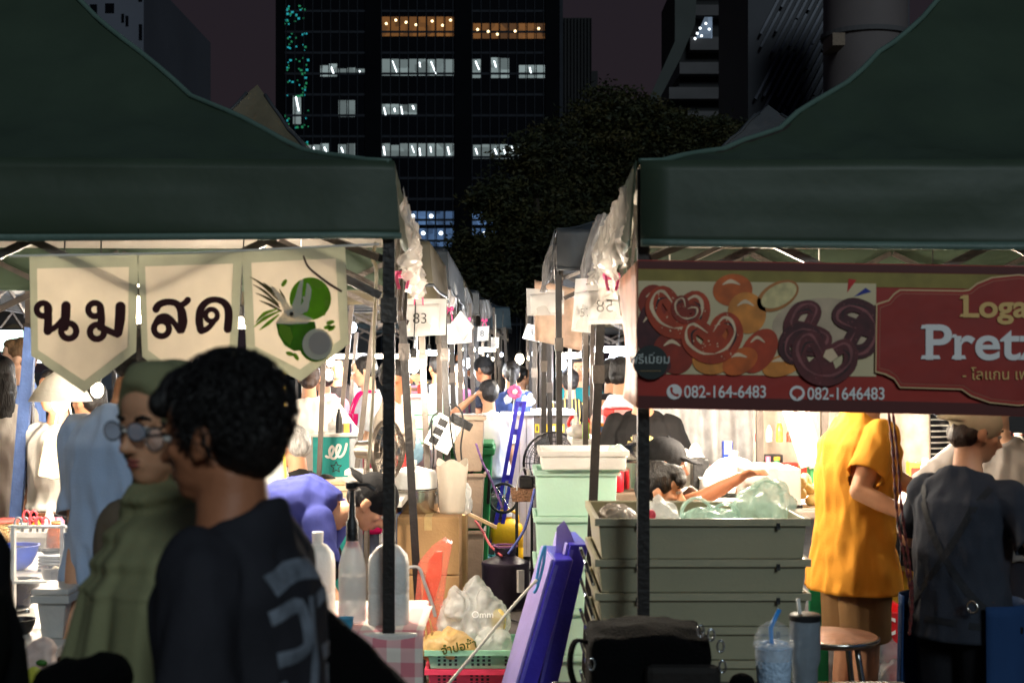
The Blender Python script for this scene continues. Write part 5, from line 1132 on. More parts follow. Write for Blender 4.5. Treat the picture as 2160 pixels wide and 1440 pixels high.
# ------------------------------------------------------------------ right stall
pt = thing("steel_pot", "tall steel pot with a chrome dome top, left of the capped man", "pot", (W(1346, 0, 7.1).x, 7.2, .922)); c = V(pt.location); r = .1
tag(MB().box((c.x - .18, 7.05, .001), (c.x + .14, 7.4, .918)).build("pot_stand", M("brown_stand", (110, 92, 76), .7), None, bevel=.01), "brown box stand under the tall steel pot", "stand")
MB().lathe([(r, 0), (r * 1.02, .01), (r * 1.02, .14), (r * 1.08, .145), (r * .97, .155)], c, 36).build("body", steel, pt, smooth=True, ang=40)
MB().lathe([(r * 1.0, .157), (r * 1.0, .178), (r * .8, .21), (r * .4, .235), (.02, .24), (.022, .275), (0, .28)], c, 36).build("dome_lid", steel, pt, smooth=True, ang=40)
tag(MB().lathe([(.028, 0), (.03, .004), (.03, .095), (.026, .1), (0, .1)], (W(1306, 0, 6.98).x, 7.09, .921), 20).build("drink_can", M("can_red", (196, 26, 40), .3, metal=.3), None, smooth=True, ang=40), "red drink can standing against the tall steel pot", "can")
rc = thing("cooler_box", "red plastic cooler box with a pale label left of the lion shirt man", "cooler", (W(1300, 0, 8.6).x, 8.75, 1.102)); a, b = W(1278, 0, 8.6), W(1330, 868, 8.6)
MB().tub((a.x, 8.6, 1.102), (b.x, 8.9, b.z - .03), .01, .012).build("body", red_pl, rc, bevel=.008); MB().box((a.x - .015, 8.58, b.z - .028), (b.x + .015, 8.92, b.z + .02)).build("lid", red_pl, rc, bevel=.01); MB().box((a.x + .05, 8.574, b.z - .025), (b.x - .0, 8.579, b.z + .012)).build("paper_label", M("label_pink", (240, 170, 165), .5), rc)
kt = thing("toy_kettle", "white kettle with red handles behind the milky tray", "kettle", (W(1222, 0, 8.7).x, 8.8, 1.102)); c = V(kt.location); MB().ell(c + UZ * .04, (.075, .05, .045), n=12).build("body", wht_pl, kt, smooth=True)
for sg in (-1, 1): MB().tube(crv([c + V((sg * .04, 0, .05)), c + V((sg * .062, 0, .085)), c + V((sg * .05, 0, .12)), c + V((sg * .03, 0, .13))], 4), .011, 8).build("handle", red_pl, kt, smooth=True)
bottle("small water bottle with a blue label right of the fifth pole", 1214, 872, 918, 8.9, .022, clearp, .4, content=(M("label_blue", (50, 110, 220), .5), .4), capm=wht_pl)
tag(MB().lathe([(.02, 0), (.022, .005), (.022, .1), (0, .102)], (W(1236, 0, 8.65).x, 8.65, 1.102), 18).build("green_canister", M("lime_pl", (140, 210, 60), .4), None, smooth=True, ang=40), "lime green canister beside the white kettle", "canister")
tag(MB().box((W(1268, 0, 8.58).x, 8.56, 1.102), (W(1287, 0, 8.58).x, 8.62, 1.15)).build("blue_carton", M("ultra_blue", (30, 20, 215), .4), None, bevel=.004), "small ultramarine carton below the red cooler box", "carton")
# counter goods
hot_w = M("enamel_white", (238, 236, 230), .35, var=.03)
dm_ = thing("serving_dome", "large white serving dome on a dark board in the middle of the right counter", "dome", (W(1556, 0, 6.7).x, 6.9, .922)); c = V(dm_.location)
MB().box(c + V((-.17, -.12, .0)), c + V((.19, .12, .022))).build("board", M("board_dark", (40, 46, 44), .5), dm_, bevel=.004)
MB().lathe([(.165, .024), (.16, .06), (.13, .12), (.07, .17), (.02, .185), (.022, .21), (0, .215)], c + V((.01, 0, 0)), 36).build("dome_cover", hot_w, dm_, smooth=True, ang=50)
bag("big open white flour sack on the counter behind the capped man", 1432, 938, 1500, 1040, 7.2, .18, M("sack_white", (236, 232, 224), .6, tl=.3), 31, name="flour_sack", cat="sack", fold=.02)
carton("white lidded foam box by the capped man's hand", 1572, 1690, 988, 1085, 6.25, .25, hot_w, "foam_box", "box", z0=.922, tape=wht_pl)
crate("red basket of bottles on the right counter", W(1505, 0, 7.5).x, W(1532, 0, 7.5).x, 7.5, 7.62, .922, .09, red_pl, "basket", "basket", taper=.006, slots=True)
carton("royal blue packet beside the red basket", 1525, 1546, 930, 955, 7.55, .05, M("royal", (24, 60, 180), .4), "packet", "packet", z0=.922, tape=hot_w)
carton("black plastic box under the flour sack by the capped man's chin", 1462, 1496, 968, 992, 7.05, .12, blk_pl, "plastic_box", "box", tape=blk_pl, z0=.922)
tag(MB().lathe([(.03, 0), (.032, .01), (.026, .03), (.034, .05), (.03, .07), (0, .07)], (W(1566, 0, 6.5).x, 6.5, .922), 20).build("wooden_cup", M("wood_cup", (140, 96, 60), .5), None, smooth=True, ang=40), "small turned wooden cup left of the white foam box", "cup")
rnd = random.Random(31)
for k in range(14):
    q = V((W(1700, 0, 6.4).x + rnd.uniform(-.1, .1), 6.4 + rnd.uniform(-.1, .2), .945 + rnd.random() * .12 * (1 - k / 20))); o = MB().ell(q, (.045, .03, .026), Euler((rnd.random(), rnd.random(), rnd.random() * 6)).to_matrix(), 8).build("bread_roll", M("bread", (226, 186, 110), .6, var=.25, scale=25), None, smooth=True)
    tag(o, "golden bread roll in the heap beside the orange shirt man", "bread roll", "bread rolls heaped on the right counter")
for k, (x0, y0, x1, y1, wd, dd) in enumerate(((1650, 830, 1700, 985, .055, 7.25), (1672, 840, 1722, 985, .075, 7.3), (1692, 850, 1730, 980, .05, 7.35))):
    a, b = W(x0, y0, dd), W(x1, y1, dd); o = MB().bar(a, b, wd, .015).build("baking_paddle", M("paddle_%d" % (k % 2), (226, 196, 176) if k != 1 else (232, 214, 204), .5, var=.1), None, bevel=.006)
    tag(o, ["pale wooden paddle leaning at the back of the right counter, left of three", "wide pinkish paddle leaning in the middle of three", "narrow brown edged paddle leaning nearest the orange shirt"][k], "paddle")
kn = thing("knife", "small black handled knife lying on the right counter", "knife", (W(1668, 0, 6.35).x, 6.2, .922)); q = V(kn.location); MB().tube([q + V((-.04, 0, .012)), q + V((.02, .0, .012))], .008, 8).build("handle", blk_pl, kn, smooth=True); MB().box(q + V((.021, -.01, .008)), q + V((.09, .01, .010))).build("blade", steel, kn)
for k in range(6):
    c_ = V((W(1600 + k * 22, 0, 7.4).x, 7.45, .922)); bottle("sauce bottle in the bright row at the back of the right counter", 1600 + k * 22, 905 - (k % 3) * 9, 932, 7.45, .018, [M("sauce_r", (190, 60, 40), .3), M("sauce_w", (230, 220, 200), .3), M("sauce_y", (220, 170, 60), .3)][k % 3], .4, "sauce_bottle", wht_pl, group="sauce bottles on the right counter")
sh = thing("cloth_screen", "big bright white cloth hung as a screen behind the capped man", "cloth", (W(1480, 0, 8.3).x, 8.3, 0)); a, b = W(1372, 0, 8.3), W(1600, 0, 8.3)
MB().sheet(lambda i, j: V((a.x + (b.x - a.x) * i, 8.3 + .025 * sin(i * 40 + j * 3) + .02 * sin(i * 17), .95 + 1.05 * j)), 60, 10).build("cloth_sheet", M("screen_cloth", (238, 236, 236), .8, tl=.3), sh, smooth=True, solid=.003)
MB().tube([(a.x - .05, 8.3, 2.01), (b.x + .05, 8.3, 2.01)], .012, 8).build("rail", pole_g, sh)
sh = thing("cloth_screen", "pale cream cloth screen behind the leaning paddles", "cloth", (W(1760, 0, 8.0).x, 8.0, 0)); a3, b3 = W(1590, 0, 8.0), W(1960, 0, 8.0)
MB().sheet(lambda i, j: V((a3.x + (b3.x - a3.x) * i, 8.0 + .03 * sin(i * 30 + j * 2), .9 + 1.05 * j)), 60, 10).build("cloth_sheet", M("cream_cloth2", (232, 216, 200), .8, tl=.3), sh, smooth=True, solid=.003)
MB().tube([(a3.x - .05, 8.0, 1.96), (b3.x + .05, 8.0, 1.96)], .012, 8).build("rail", pole_g, sh)
for k, (px, py) in enumerate(((1600, 900), (1742, 900))):
    a, b = pl(px, 600, px + (3 if k == 0 else -4), 1000, 7.42); tag(MB().bar(a, b, .036).build("steel_post", pole_g, None), ["grey post in the middle of the right stall's bright back", "grey post just left of the orange shirt"][k], "post")
# banana leaves etc.
lf = M("banana_leaf", (96, 156, 62), .4, var=.3, scale=12, tl=.2)
for k in range(5):
    q = V((1.62 + .07 * k, 6.05 + .08 * (k % 3), .884 + .006 * k)); o = MB().sheet(lambda i, j: q + V((.22 * (i - .5) * (1 if k % 2 else .8), .16 * (j - .5) * (1 - (2 * i - 1) ** 2 * .6), .012 * sin(i * 5 + k) + .012 * abs(j - .5))), 10, 6).build("banana_leaf", lf if k % 2 else M("leaf_pale", (200, 214, 150), .5, tl=.2), None, smooth=True, solid=.002)
    tag(o, "cut banana leaf lying on the table by the apron man", "leaf", "cut banana leaves on the table")
rs = thing("drink_crate", "red crate with a white letter C under the leaf table", "crate", (W(1884, 0, 6.0).x, 6.1, 0)); a, b = W(1845, 0, 6.0), W(1925, 0, 6.0)
MB().tub((a.x, 6.0, .002), (b.x, 6.3, W(0, 1290, 6.0).z), .01, .004).build("body", M("crate_red", (200, 24, 30), .4), rs, bevel=.006); text("lettering", "C", W(1872, 1338, 5.998), UX, UZ, 52 * 6 / FPX, M("letter_w2", (240, 236, 232), .5), rs, bold=.02); text("lettering", "Ca", W(1908, 1340, 5.998), UX, UZ, 26 * 6 / FPX, M("letter_w2"), rs, bold=.02)
rsy = carton("yellow carton behind the red drink crate", 1862, 1930, 1205, 1285, 6.55, .2, M("yel_carton", (228, 176, 40), .5), "carton", "carton", z0=.45, tape=M("yel_tape", (200, 60, 40), .5))
tag(MB().box((1.55, 6.5, .001), (2.0, 6.85, .448)).build("grey_box", M("plain_grey", (120, 118, 112), .6), None, bevel=.01), "plain grey box under the yellow carton", "box")
for k in range(3): bag("bundle of wrapped clear cups under the leaf table, " + ["on top", "below left", "below right"][k], [1822, 1808, 1866][k], [1345, 1392, 1400][k], [1912, 1880, 1925][k], [1405, 1460, 1470][k], 5.6 - k * .06, .16, bag_clear, 41 + k, name="cup_bundle", cat="bundle")
tag(MB().box((W(1708, 0, 5.9).x, 5.9, .002), (W(1748, 0, 5.9).x, 5.93, W(0, 1235, 5.9).z), rot=None).build("green_board", M("green_board", (14, 110, 70), .5), None, bevel=.004), "dark green board standing behind the grey tub stack", "board")
for k, dx in enumerate((0, 9)):
    pts = [(1872 + dx, 850), (1884 + dx, 960), (1892 + dx * 1.2, 1080), (1908 + dx, 1180), (1922 + dx * .3, 1260), (1918, 1340)]
    m = MB(); P = crv([W(x, y, 4.62) for x, y in pts], 10)
    m.tube(P, [.0042 + .0018 * sin(i * 2.1) for i in range(len(P))], 6); tag(m.build("braided_cord", M("cord_redblack", (92, 30, 28), .6, var=.9, scale=90), None, smooth=True), ["braided red and black cord hanging between the orange shirt and the apron, left strand", "braided red and black cord hanging nearer the apron man, right strand"][k], "cord")
for k in range(4):
    px = 2096 + k * 26; bottle("white lidded jar in the row at the right edge of the back counter", px, 905 + 4 * k, 945, 7.3, .03, M("jar_white", (230, 222, 210), .4), .8, "jar", M("jar_lid", (200, 60, 60), .5), group="white jars at the right edge")
crate("pale lidded box on the serving counter right of the apron man", W(2112, 0, 6.95).x, W(2200, 0, 6.95).x, 6.95, 7.2, .952, .11, hot_w, lid=hot_w)
# more clutter at the back, left
for k, (px, py0, py1, cm) in enumerate(((650, 760, 830, (240, 236, 228)), (760, 800, 900, (235, 225, 215)), (842, 790, 880, (240, 225, 205)))):
    c_ = carton(["white lit menu board far behind the white shirt woman", "pale board behind the pink apron", "cream menu board with two dark marks between the left poles"][k], px - 14, px + 14, py0, py1, [13, 12.2, 9.7][k], .02, M("board_%d" % k, cm, .6), "menu_board", "board", tape=M("board_mark", (90, 80, 70), .6))
    MB().bar(W(px, py1, [13, 12.2, 9.7][k]) + UY * .01, V((W(px, 0, [13, 12.2, 9.7][k]).x, [13.01, 12.21, 9.71][k], .001)), .02).build("stand", pole_g, c_)
pc = thing("pink_counter", "pale pink counter front beyond the second left pole", "counter", (W(875, 0, 10.7).x, 10.9, 0)); a, b = W(838, 0, 10.7), W(905, 838, 10.7); MB().box((a.x, 10.7, .01), (b.x, 11.0, b.z)).build("front", M("pink_pale", (236, 190, 196), .6), pc, bevel=.006); MB().box((a.x - .02, 10.66, b.z + .001), (b.x + .02, 11.04, b.z + .025)).build("worktop", top_w, pc)
bag("pale blue water bag hanging under the mint drawers", 838, 912, 892, 985, 9.3, .12, M("bag_blue", (150, 186, 206), .2, tl=.3, tr=.2), 51)
tag(MB().box((W(836, 0, 9.0).x, 9.0, .70), (W(856, 0, 9.0).x, 9.08, W(0, 955, 9.0).z)).build("red_tin", red_pl, None, bevel=.006), "red tin left of the pale blue water bag", "tin")
tag(MB().box((W(828, 0, 9.05).x, 8.95, .001), (W(898, 0, 9.05).x, 9.6, .695)).build("grey_cabinet", M("cab_grey", (70, 72, 80), .6), None, bevel=.01), "dark grey cabinet under the red tin and the blue bag", "cabinet")
for k, (px0, px1, d) in enumerate(((1085, 1150, 16.5), (940, 1010, 14.5), (1160, 1240, 14))):
    table(["white trestle far down the right of the alley with plates on it", "white trestle far down the left of the alley", "white trestle behind the striped shirt man"][k], W(px0, 0, d).x, W(px1, 0, d).x, d, d + .6, .9)
# vertical cloth behind pale sign
a, b = W(1128, 0, 10.2), W(1228, 0, 10.2); ct = thing("hanging_cloth", "pale beige cloth hanging under the grey ribbed tent on the right", "cloth", (W(1180, 0, 10.2).x, 10.2, W(0, 735, 10.2).z))
MB().sheet(lambda i, j: V((a.x + (b.x - a.x) * i, 10.2 + .03 * sin(i * 9 + j) + .02 * noise.noise(V((i * 5, j * 5, 0))), W(0, 740 - 22 * (1 - i), 10.2).z + (W(0, 612, 10.2).z - W(0, 740, 10.2).z) * j)), 30, 14).build("cloth_sheet", M("beige_cloth", (206, 180, 160), .7, tl=.35), ct, smooth=True, solid=.003)

# ------------------------------------------------------------------ pennant banner of the left stall
PD = 4.44; SP = PD / FPX
def pg(mb, pts, d, th=.0012, mi=0): mb.prism([(W(x, y, d).x, W(x, y, d).z) for x, y in pts], (0, d, 0), UX, UZ, th, mi)
def pst(mb, pts, wd, d, n=5, closed=False): stroke(mb, [((x - 1080) * SP, -(y - 770) * SP) for x, y in pts], [q * SP for q in wd] if isinstance(wd, (list, tuple)) else wd * SP, (0, d, EYE), UX, UZ, .0008, n, closed)
def pcirc(mb, cx, cy, r, w_, d): pst(mb, [(cx + r * cos(2 * pi * k / 12), cy + r * sin(2 * pi * k / 12)) for k in range(13)], w_, d, 3, True)
def pdisc(mb, cx, cy, rx, ry, d, a=0, th=.0008): disc(mb, ((cx - 1080) * SP, -(cy - 770) * SP), rx * SP, (0, d, EYE), UX, UZ, th, 26, ry=ry * SP, a=a)
pen_cream = M("pennant_cream", (236, 228, 214), .85, var=.06, scale=10, bump=.15, bscale=300, tl=.7)
pen_edge = M("pennant_edge", (196, 196, 180), .85, var=.08, scale=10, bump=.15, bscale=300, tl=.6)
choc = M("pennant_brown", (70, 30, 30), .8, var=.05, bump=0, tl=.15)
pb_ = thing("pennant_banner", "three cream cloth pennants in a row with brown Thai letters and a green coconut", "banner", (W(395, 0, PD).x, PD, W(0, 828, PD).z))
pens = []
for out_, inn in (([(62, 541), (292, 538), (287, 742), (178, 828), (66, 750)], [(78, 566), (272, 563), (270, 732), (178, 803), (80, 738)]),
                  ([(290, 538), (512, 530), (500, 745), (398, 826), (300, 752)], [(306, 562), (492, 556), (484, 735), (398, 802), (312, 738)]),
                  ([(510, 530), (728, 519), (736, 725), (634, 804), (520, 742)], [(530, 554), (708, 545), (718, 716), (633, 779), (538, 730)])):
    m = MB(); A_, B_ = [W(x, y, PD) for x, y in out_], [W(x, y, PD) for x, y in inn]; n5 = len(A_)
    m.add(A_ + B_, [(i, (i + 1) % n5, n5 + (i + 1) % n5, n5 + i) for i in range(n5)]); o = m.build("pennant", pen_edge, pb_, solid=.0012); pens.append(o)
    m = MB(); pg(m, inn, PD - .0025); m.build("cloth_face", pen_cream, o)
m = MB(); pcirc(m, 92, 653, 13.5, 13, PD - .005); pst(m, [(102, 648), (103, 672), (102, 698)], [17, 17, 18], PD - .0062); pst(m, [(103, 697), (118, 690), (134, 672)], [13, 12, 10], PD - .0074); pst(m, [(141, 645), (140, 668), (138, 690)], [20, 20, 18], PD - .0086); pcirc(m, 147, 698, 16, 13.5, PD - .0098)
pcirc(m, 201, 653, 14, 13, PD - .005); pst(m, [(213, 650), (215, 672), (213, 690)], [16, 16, 16], PD - .0062); pcirc(m, 206, 700, 15, 13.5, PD - .0074); pst(m, [(216, 690), (232, 698), (249, 706)], [13, 14, 13], PD - .0086); pst(m, [(256, 647), (255, 672), (251, 702)], [22, 22, 18], PD - .0098)
m.build("lettering", choc, pens[0])
m = MB(); pst(m, [(330, 652), (336, 643), (352, 637), (372, 640), (383, 655), (386, 678), (384, 696)], [16, 15, 14, 14, 18, 21, 15], PD - .005); pst(m, [(378, 646), (390, 640), (397, 633)], [12, 13, 14], PD - .0062); pcirc(m, 342, 693, 16, 13, PD - .0074); pst(m, [(329, 682), (337, 670), (352, 667), (366, 678), (380, 698)], [11, 12, 12, 12, 12], PD - .0086)
pst(m, [(424, 696), (421, 676), (424, 652), (438, 636), (456, 632), (474, 639), (483, 658), (481, 694)], [15, 17, 16, 14, 13, 15, 17, 17], PD - .005); pcirc(m, 447, 665, 12.5, 11, PD - .0062); pst(m, [(426, 698), (440, 692), (456, 674)], [14, 12, 9], PD - .0074)
m.build("lettering", choc, pens[1])
gco = M("coconut_green", (120, 172, 30), .8, bump=0, var=.05, tl=.4); gco2 = M("coconut_green_light", (134, 180, 44), .8, bump=0, var=.05, tl=.4); gco3 = M("coconut_green_dark", (84, 138, 24), .8, bump=0, tl=.4); wht_p = M("print_milk", (240, 232, 214), .8, bump=0, var=.03, tl=.5); olive_p = M("frond_olive", (96, 88, 48), .8, bump=0, tl=.3); flesh = M("flesh_grey", (222, 212, 204), .8, bump=0, var=.02, tl=.6)
pr = pens[2]; m = MB(); pdisc(m, 655, 630, 44, 45, PD - .0045); m.build("coconut_print", gco, pr)
m = MB(); pdisc(m, 668, 600, 14, 8, PD - .0058, -.5); pdisc(m, 690, 640, 6, 8, PD - .0058); pdisc(m, 683, 662, 4, 4, PD - .0058); m.build("sheen_print", gco2, pr)
m = MB(); pg(m, [(582, 680), (664, 678), (668, 700), (660, 720), (640, 738), (620, 740), (600, 728), (587, 706)], PD - .007, .0008); m.build("half_coconut_print", gco3, pr)
m = MB(); pg(m, [(590, 682), (612, 690), (618, 712), (612, 728), (598, 716), (588, 698)], PD - .0082, .0008); m.build("half_sheen_print", gco2, pr)
m = MB(); pg(m, [(580, 682), (590, 668), (600, 655), (615, 660), (640, 664), (660, 672), (648, 682), (610, 684)], PD - .0094, .0008)
for pts, wd in (([(612, 660), (600, 640), (588, 622), (576, 606)], [18, 13, 10, 6]), ([(622, 660), (630, 630), (634, 608), (638, 592)], [22, 14, 10, 6]), ([(636, 655), (648, 636), (652, 612), (650, 600)], [16, 12, 12, 5]), ([(644, 652), (648, 640), (642, 628)], [14, 10, 6])): pst(m, pts, wd, PD - .0106)
m.build("milk_splash_print", wht_p, pr)
m = MB(); pdisc(m, 667, 729, 34, 34, PD - .0058 - .0054); m.build("slice_rim_print", gco3, pr); m = MB(); pdisc(m, 671, 726, 32, 33, PD - .0124); m.build("slice_print", wht_p, pr); m = MB(); pdisc(m, 675, 724, 23, 24, PD - .0136); m.build("slice_flesh_print", flesh, pr)
m = MB()
for pts in ([(528, 584), (556, 602), (588, 634)], [(534, 600), (560, 616), (588, 642)], [(540, 618), (566, 630), (590, 648)], [(548, 634), (572, 644), (594, 656)], [(556, 596), (574, 612), (592, 630)], [(590, 610), (598, 626), (604, 640)]): pst(m, pts, [1, 6, 3], PD - .0045)
m.build("frond_print", olive_p, pr); m = MB()
for pts in ([(536, 690), (558, 672), (590, 656)], [(540, 680), (558, 662), (584, 652)], [(548, 696), (566, 682), (588, 664)]): pst(m, pts, [1, 8, 3], PD - .0058)
for cx, cy, a in ((600, 597, 1), (697, 680, .3), (700, 692, .6), (625, 752, -1), (612, 746, -.3), (692, 690, .2)): pdisc(m, cx, cy, 9, 4.5, PD - .0045, a)
m.build("leaf_print", gco2, pr)
m = MB(); pst(m, [(641, 541), (650, 562), (671, 581), (695, 599), (720, 614)], [4, 4.5, 5, 5.5, 5], PD - .0058); m.build("twig_print", M("twig_brown", (60, 40, 34), .8, bump=0), pr)
m = MB(); m.tube([W(20, 540, PD + .004), W(400, 534, PD + .004), W(800, 515, PD + .004)], .004, 6); m.build("hanging_cord", wht_pl, pb_)
# ------------------------------------------------------------------ pretzel banner of the right stall
BD = 4.43; SP = BD / FPX
b_red = M("banner_red", (164, 40, 26), .5, var=.12, scale=4, bump=.1, bscale=5, tl=.03); b_dark = M("banner_dark", (84, 24, 20), .55, var=.05, bump=0, tl=.03); b_cream = M("banner_cream", (226, 206, 164), .55, var=.06, scale=5, bump=0, tl=.16); b_shade = M("banner_shade", (150, 132, 62), .55, bump=0, tl=.12)
b_line = M("banner_line", (214, 178, 132), .6, bump=0, var=0); b_gold = M("banner_gold", (222, 180, 112), .6, bump=0, var=0); b_white = M("banner_white", (232, 228, 226), .6, bump=0, var=0)
rb = thing("stall_banner", "dark red printed banner with glossy pretzels and phone numbers along the right stall front", "banner", (W(1900, 0, BD).x, BD, W(0, 890, BD).z))
XR = 2700
def bshape(name, pts, mat, lay, par=rb): m = MB(); pg(m, pts, BD - .0015 * lay, .001); return m.build(name, mat, par)
Yt = lambda x: 548 + (x - 1345) * .016; Yb = lambda x: 860 + (x - 1345) * .022
sheet = bshape("banner_sheet", [(1345, Yt(1345)), (XR, Yt(XR)), (XR, Yb(XR)), (1345, Yb(1345))], b_red, 0)
m = MB(); q0, q1 = W(1346, 0, BD).x, W(XR, 0, BD).x; m.box((q0, BD + .004, W(0, 862, BD).z), (q1, BD + .006, W(0, 560, BD).z)); m.build("backing_sheet", M("banner_back", (178, 172, 168), .6, bump=0), sheet)
bshape("top_band", [(1346, 550), (XR, Yt(XR) + 2), (XR, Yt(XR) + 18), (1346, 566)], b_dark, 1, sheet)
bshape("shadow_band", [(1346, 567), (XR, Yt(XR) + 19), (XR, Yt(XR) + 50), (1346, 597)], b_shade, 1, sheet)  # shadow across the banner top, painted as an olive stripe
bshape("bottom_band", [(1346, 834), (XR, 864), (XR, Yb(XR) - 1), (1346, 859)], b_dark, 1, sheet)
pic = bshape("picture_panel", [(1346, 592), (1848, 598), (1848, 794), (1346, 788)], b_cream, 2, sheet)
# side return round the corner along the alley
c0 = W(1345, 0, BD).x; m = MB(); m.sheet(lambda i, j: V((c0 - .001 - .002 * i + .012 * sin(j * 5) * i, BD + .55 * i, W(0, 860, BD).z + .02 * i + (W(0, 550, BD).z - W(0, 860, BD).z) * j * (1 - .1 * i))), 8, 10); m.build("side_return", M("banner_side", (200, 150, 124), .5, var=.45, scale=7, tl=.4), rb, smooth=True, solid=.002)
brn = [M("crust_%d" % k, c_, .5, var=.3, scale=16, bump=0, tl=.08) for k, c_ in enumerate(((180, 62, 26), (206, 98, 34), (146, 44, 22), (222, 138, 56)))]
chocs = [M("glaze_%d" % k, c_, .5, var=.3, scale=30, bump=0, tl=.08) for k, c_ in enumerate(((96, 36, 38), (76, 26, 30), (140, 78, 78)))]
shine = M("crust_shine", (238, 206, 168), .5, var=.15, bump=0, tl=.12)
def pret(cx, cy, r, a, wd, mt, hl, lay, par=pic, ends=True):
    T = lambda u, v: (cx + r * (u * cos(a) - v * sin(a)), cy + r * (u * sin(a) + v * cos(a)))
    base = [(-.35, .75), (.1, .1), (.55, -.35), (.85, -.2), (.9, .3), (.5, .8), (0, .95), (-.5, .8), (-.9, .3), (-.85, -.2), (-.55, -.35), (-.1, .1), (.35, .75)]
    m = MB(); pst(m, [T(*q) for q in base], wd, BD - .0015 * lay, 4); o = m.build("pretzel_print", mt, par)
    m = MB(); rn = random.Random(int(cx + cy))
    for seg in (base[1:7], base[6:12]): pst(m, [T(u * 1.04 - .05, v - .09) for u, v in seg], [1, wd * .16, wd * .24, wd * .1, wd * .2, 1][:len(seg)], BD - .0015 * lay - .0008, 4)
    C = crv([(T(*q)[0], T(*q)[1], 0) for q in base], 4)
    for k in range(26):
        p = C[rn.randrange(len(C))]; pdisc(m, p.x + rn.uniform(-.35, .35) * wd, p.y + rn.uniform(-.35, .35) * wd, wd * rn.uniform(.02, .07), wd * rn.uniform(.02, .05), BD - .0015 * lay - .0009 - k * 8e-6, rn.uniform(0, 3))
    m.build("shine_print", hl, o); m = MB()
    for seg in (base[2:6], base[8:11]): pst(m, [T(u * .94 + .03, v * .96 + .10) for u, v in seg], [1] + [wd * .16] * (len(seg) - 2) + [1], BD - .0015 * lay - .0007, 4)
    m.build("shade_print", deep, o)
deep = M("deep_crust", (46, 14, 14), .5, bump=0, var=.2)
def ball(cx, cy, rx, ry, a, mt, lay, hl=shine):
    m = MB(); pdisc(m, cx, cy, rx, ry, BD - .0015 * lay, a); o = m.build("bread_print", mt, pic); m = MB(); pst(m, [(cx - rx * .5, cy - ry * .35), (cx - rx * .1, cy - ry * .55), (cx + rx * .35, cy - ry * .35)], [2, rx * .22, 2], BD - .0015 * lay - .0008); m.build("shine_print", hl, o)
m = MB(); pdisc(m, 1740, 690, 112, 62, BD - .0042); m.build("plate_print", M("plate_p", (206, 180, 150), .5, bump=0, tl=.12), pic)
ball(1380, 640, 34, 40, .2, brn[2], 3); ball(1372, 700, 30, 60, 0, chocs[1], 3.4); ball(1545, 612, 42, 34, .1, brn[1], 3); ball(1575, 660, 40, 44, .3, brn[3], 4); ball(1530, 705, 34, 44, .2, brn[1], 4)
ball(1600, 740, 34, 52, -.6, brn[0], 4.6); ball(1420, 745, 40, 46, .7, brn[2], 4.6); ball(1505, 755, 46, 34, .2, brn[3], 5.2); ball(1560, 762, 40, 26, .5, brn[1], 5.6); ball(1375, 770, 40, 26, 0, chocs[0], 5); ball(1650, 770, 44, 22, .3, brn[3], 4.4)
m = MB(); pdisc(m, 1640, 624, 48, 28, BD - .0060, .5); o = m.build("cut_loaf_print", M("loaf_rim", (190, 120, 60), .5, bump=0, tl=.1), pic); m = MB(); pdisc(m, 1642, 623, 41, 22, BD - .0069, .5); m.build("crumb_print", M("crumb", (226, 206, 150), .6, var=.2, scale=40, bump=0, tl=.15), o)
pret(1430, 645, 56, .15, 34, brn[0], shine, 6.4); pret(1500, 700, 54, -.2, 32, brn[0], shine, 7.4); pret(1448, 650, 26, .6, 18, brn[2], shine, 8.6)
pret(1712, 690, 50, 1.2, 27, chocs[0], chocs[2], 6.2); pret(1798, 694, 54, -1.9, 30, chocs[1], chocs[2], 6.8); pret(1690, 730, 40, 2.6, 24, chocs[1], chocs[2], 7.4); pret(1740, 742, 60, .25, 30, chocs[0], chocs[2], 8.2)
m = MB(); pg(m, [(1742, 738), (1756, 734), (1768, 752), (1752, 764), (1736, 752)], BD - .0158, .0006); m.build("gap_print", shine, pic)
bshape("spark_red", [(1787, 617), (1790, 588), (1807, 590)], M("spark_r", (200, 40, 36), .6, bump=0), 3, sheet); bshape("spark_blue", [(1801, 626), (1826, 607), (1838, 615)], M("spark_b", (36, 50, 140), .6, bump=0), 3, sheet)
PC = 2148; half = [(0, 578), (56, 584), (88, 597), (104, 610), (116, 612), (250, 610), (262, 618), (274, 632), (300, 640)]
lowh = [(302, 785), (282, 790), (262, 800), (250, 818), (120, 822), (100, 836), (60, 850), (0, 856)]
def panel(off, name, mat, lay):
    L = [(PC - x + (off if x > 30 else 0) * (1 if x > 280 else .5), y + off) for x, y in half] + [(PC - x + (off if x > 30 else 0) * (1 if x > 280 else .5), y - off) for x, y in lowh]
    Rr = [(2 * PC - x, y) for x, y in reversed(L)][1:-1]
    return bshape(name, (L + Rr)[::-1], mat, lay, sheet)
panel(0, "panel_border", b_line, 9); panel(3, "title_panel", b_red, 9.7); panel(8, "panel_line", M("panel_line_m", (168, 92, 72), .6, bump=0, var=0), 10.2); panel(10, "panel_face", M("panel_face_m", (150, 36, 24), .5, var=.1, bump=.1, bscale=5, tl=.03), 10.7)
tz = lambda x, y: W(x, y, BD - .0185)
def serif(body, x, y, size, mat, bold, sx): text("lettering", body, tz(x, y), UX, UZ, size * SP, mat, sheet, bold=bold, th=.002, align='LEFT', sx=sx)
serif("Logan", 2028, 668, 64, b_gold, .026, 1.15); serif("Pretzel", 1946, 757, 104, b_white, .017, 1.14)
m = MB()   # slab feet and flags of the display lettering
for x0, x1, y, h_ in ((1942, 1984, 757, 8), (1942, 1962, 693, 8), (2007, 2038, 757, 8), (2007, 2020, 712, 7)): pg(m, [(x0, y), (x1, y), (x1 - 3, y - h_), (x0 + 3, y - h_)], BD - .0212, .0006)
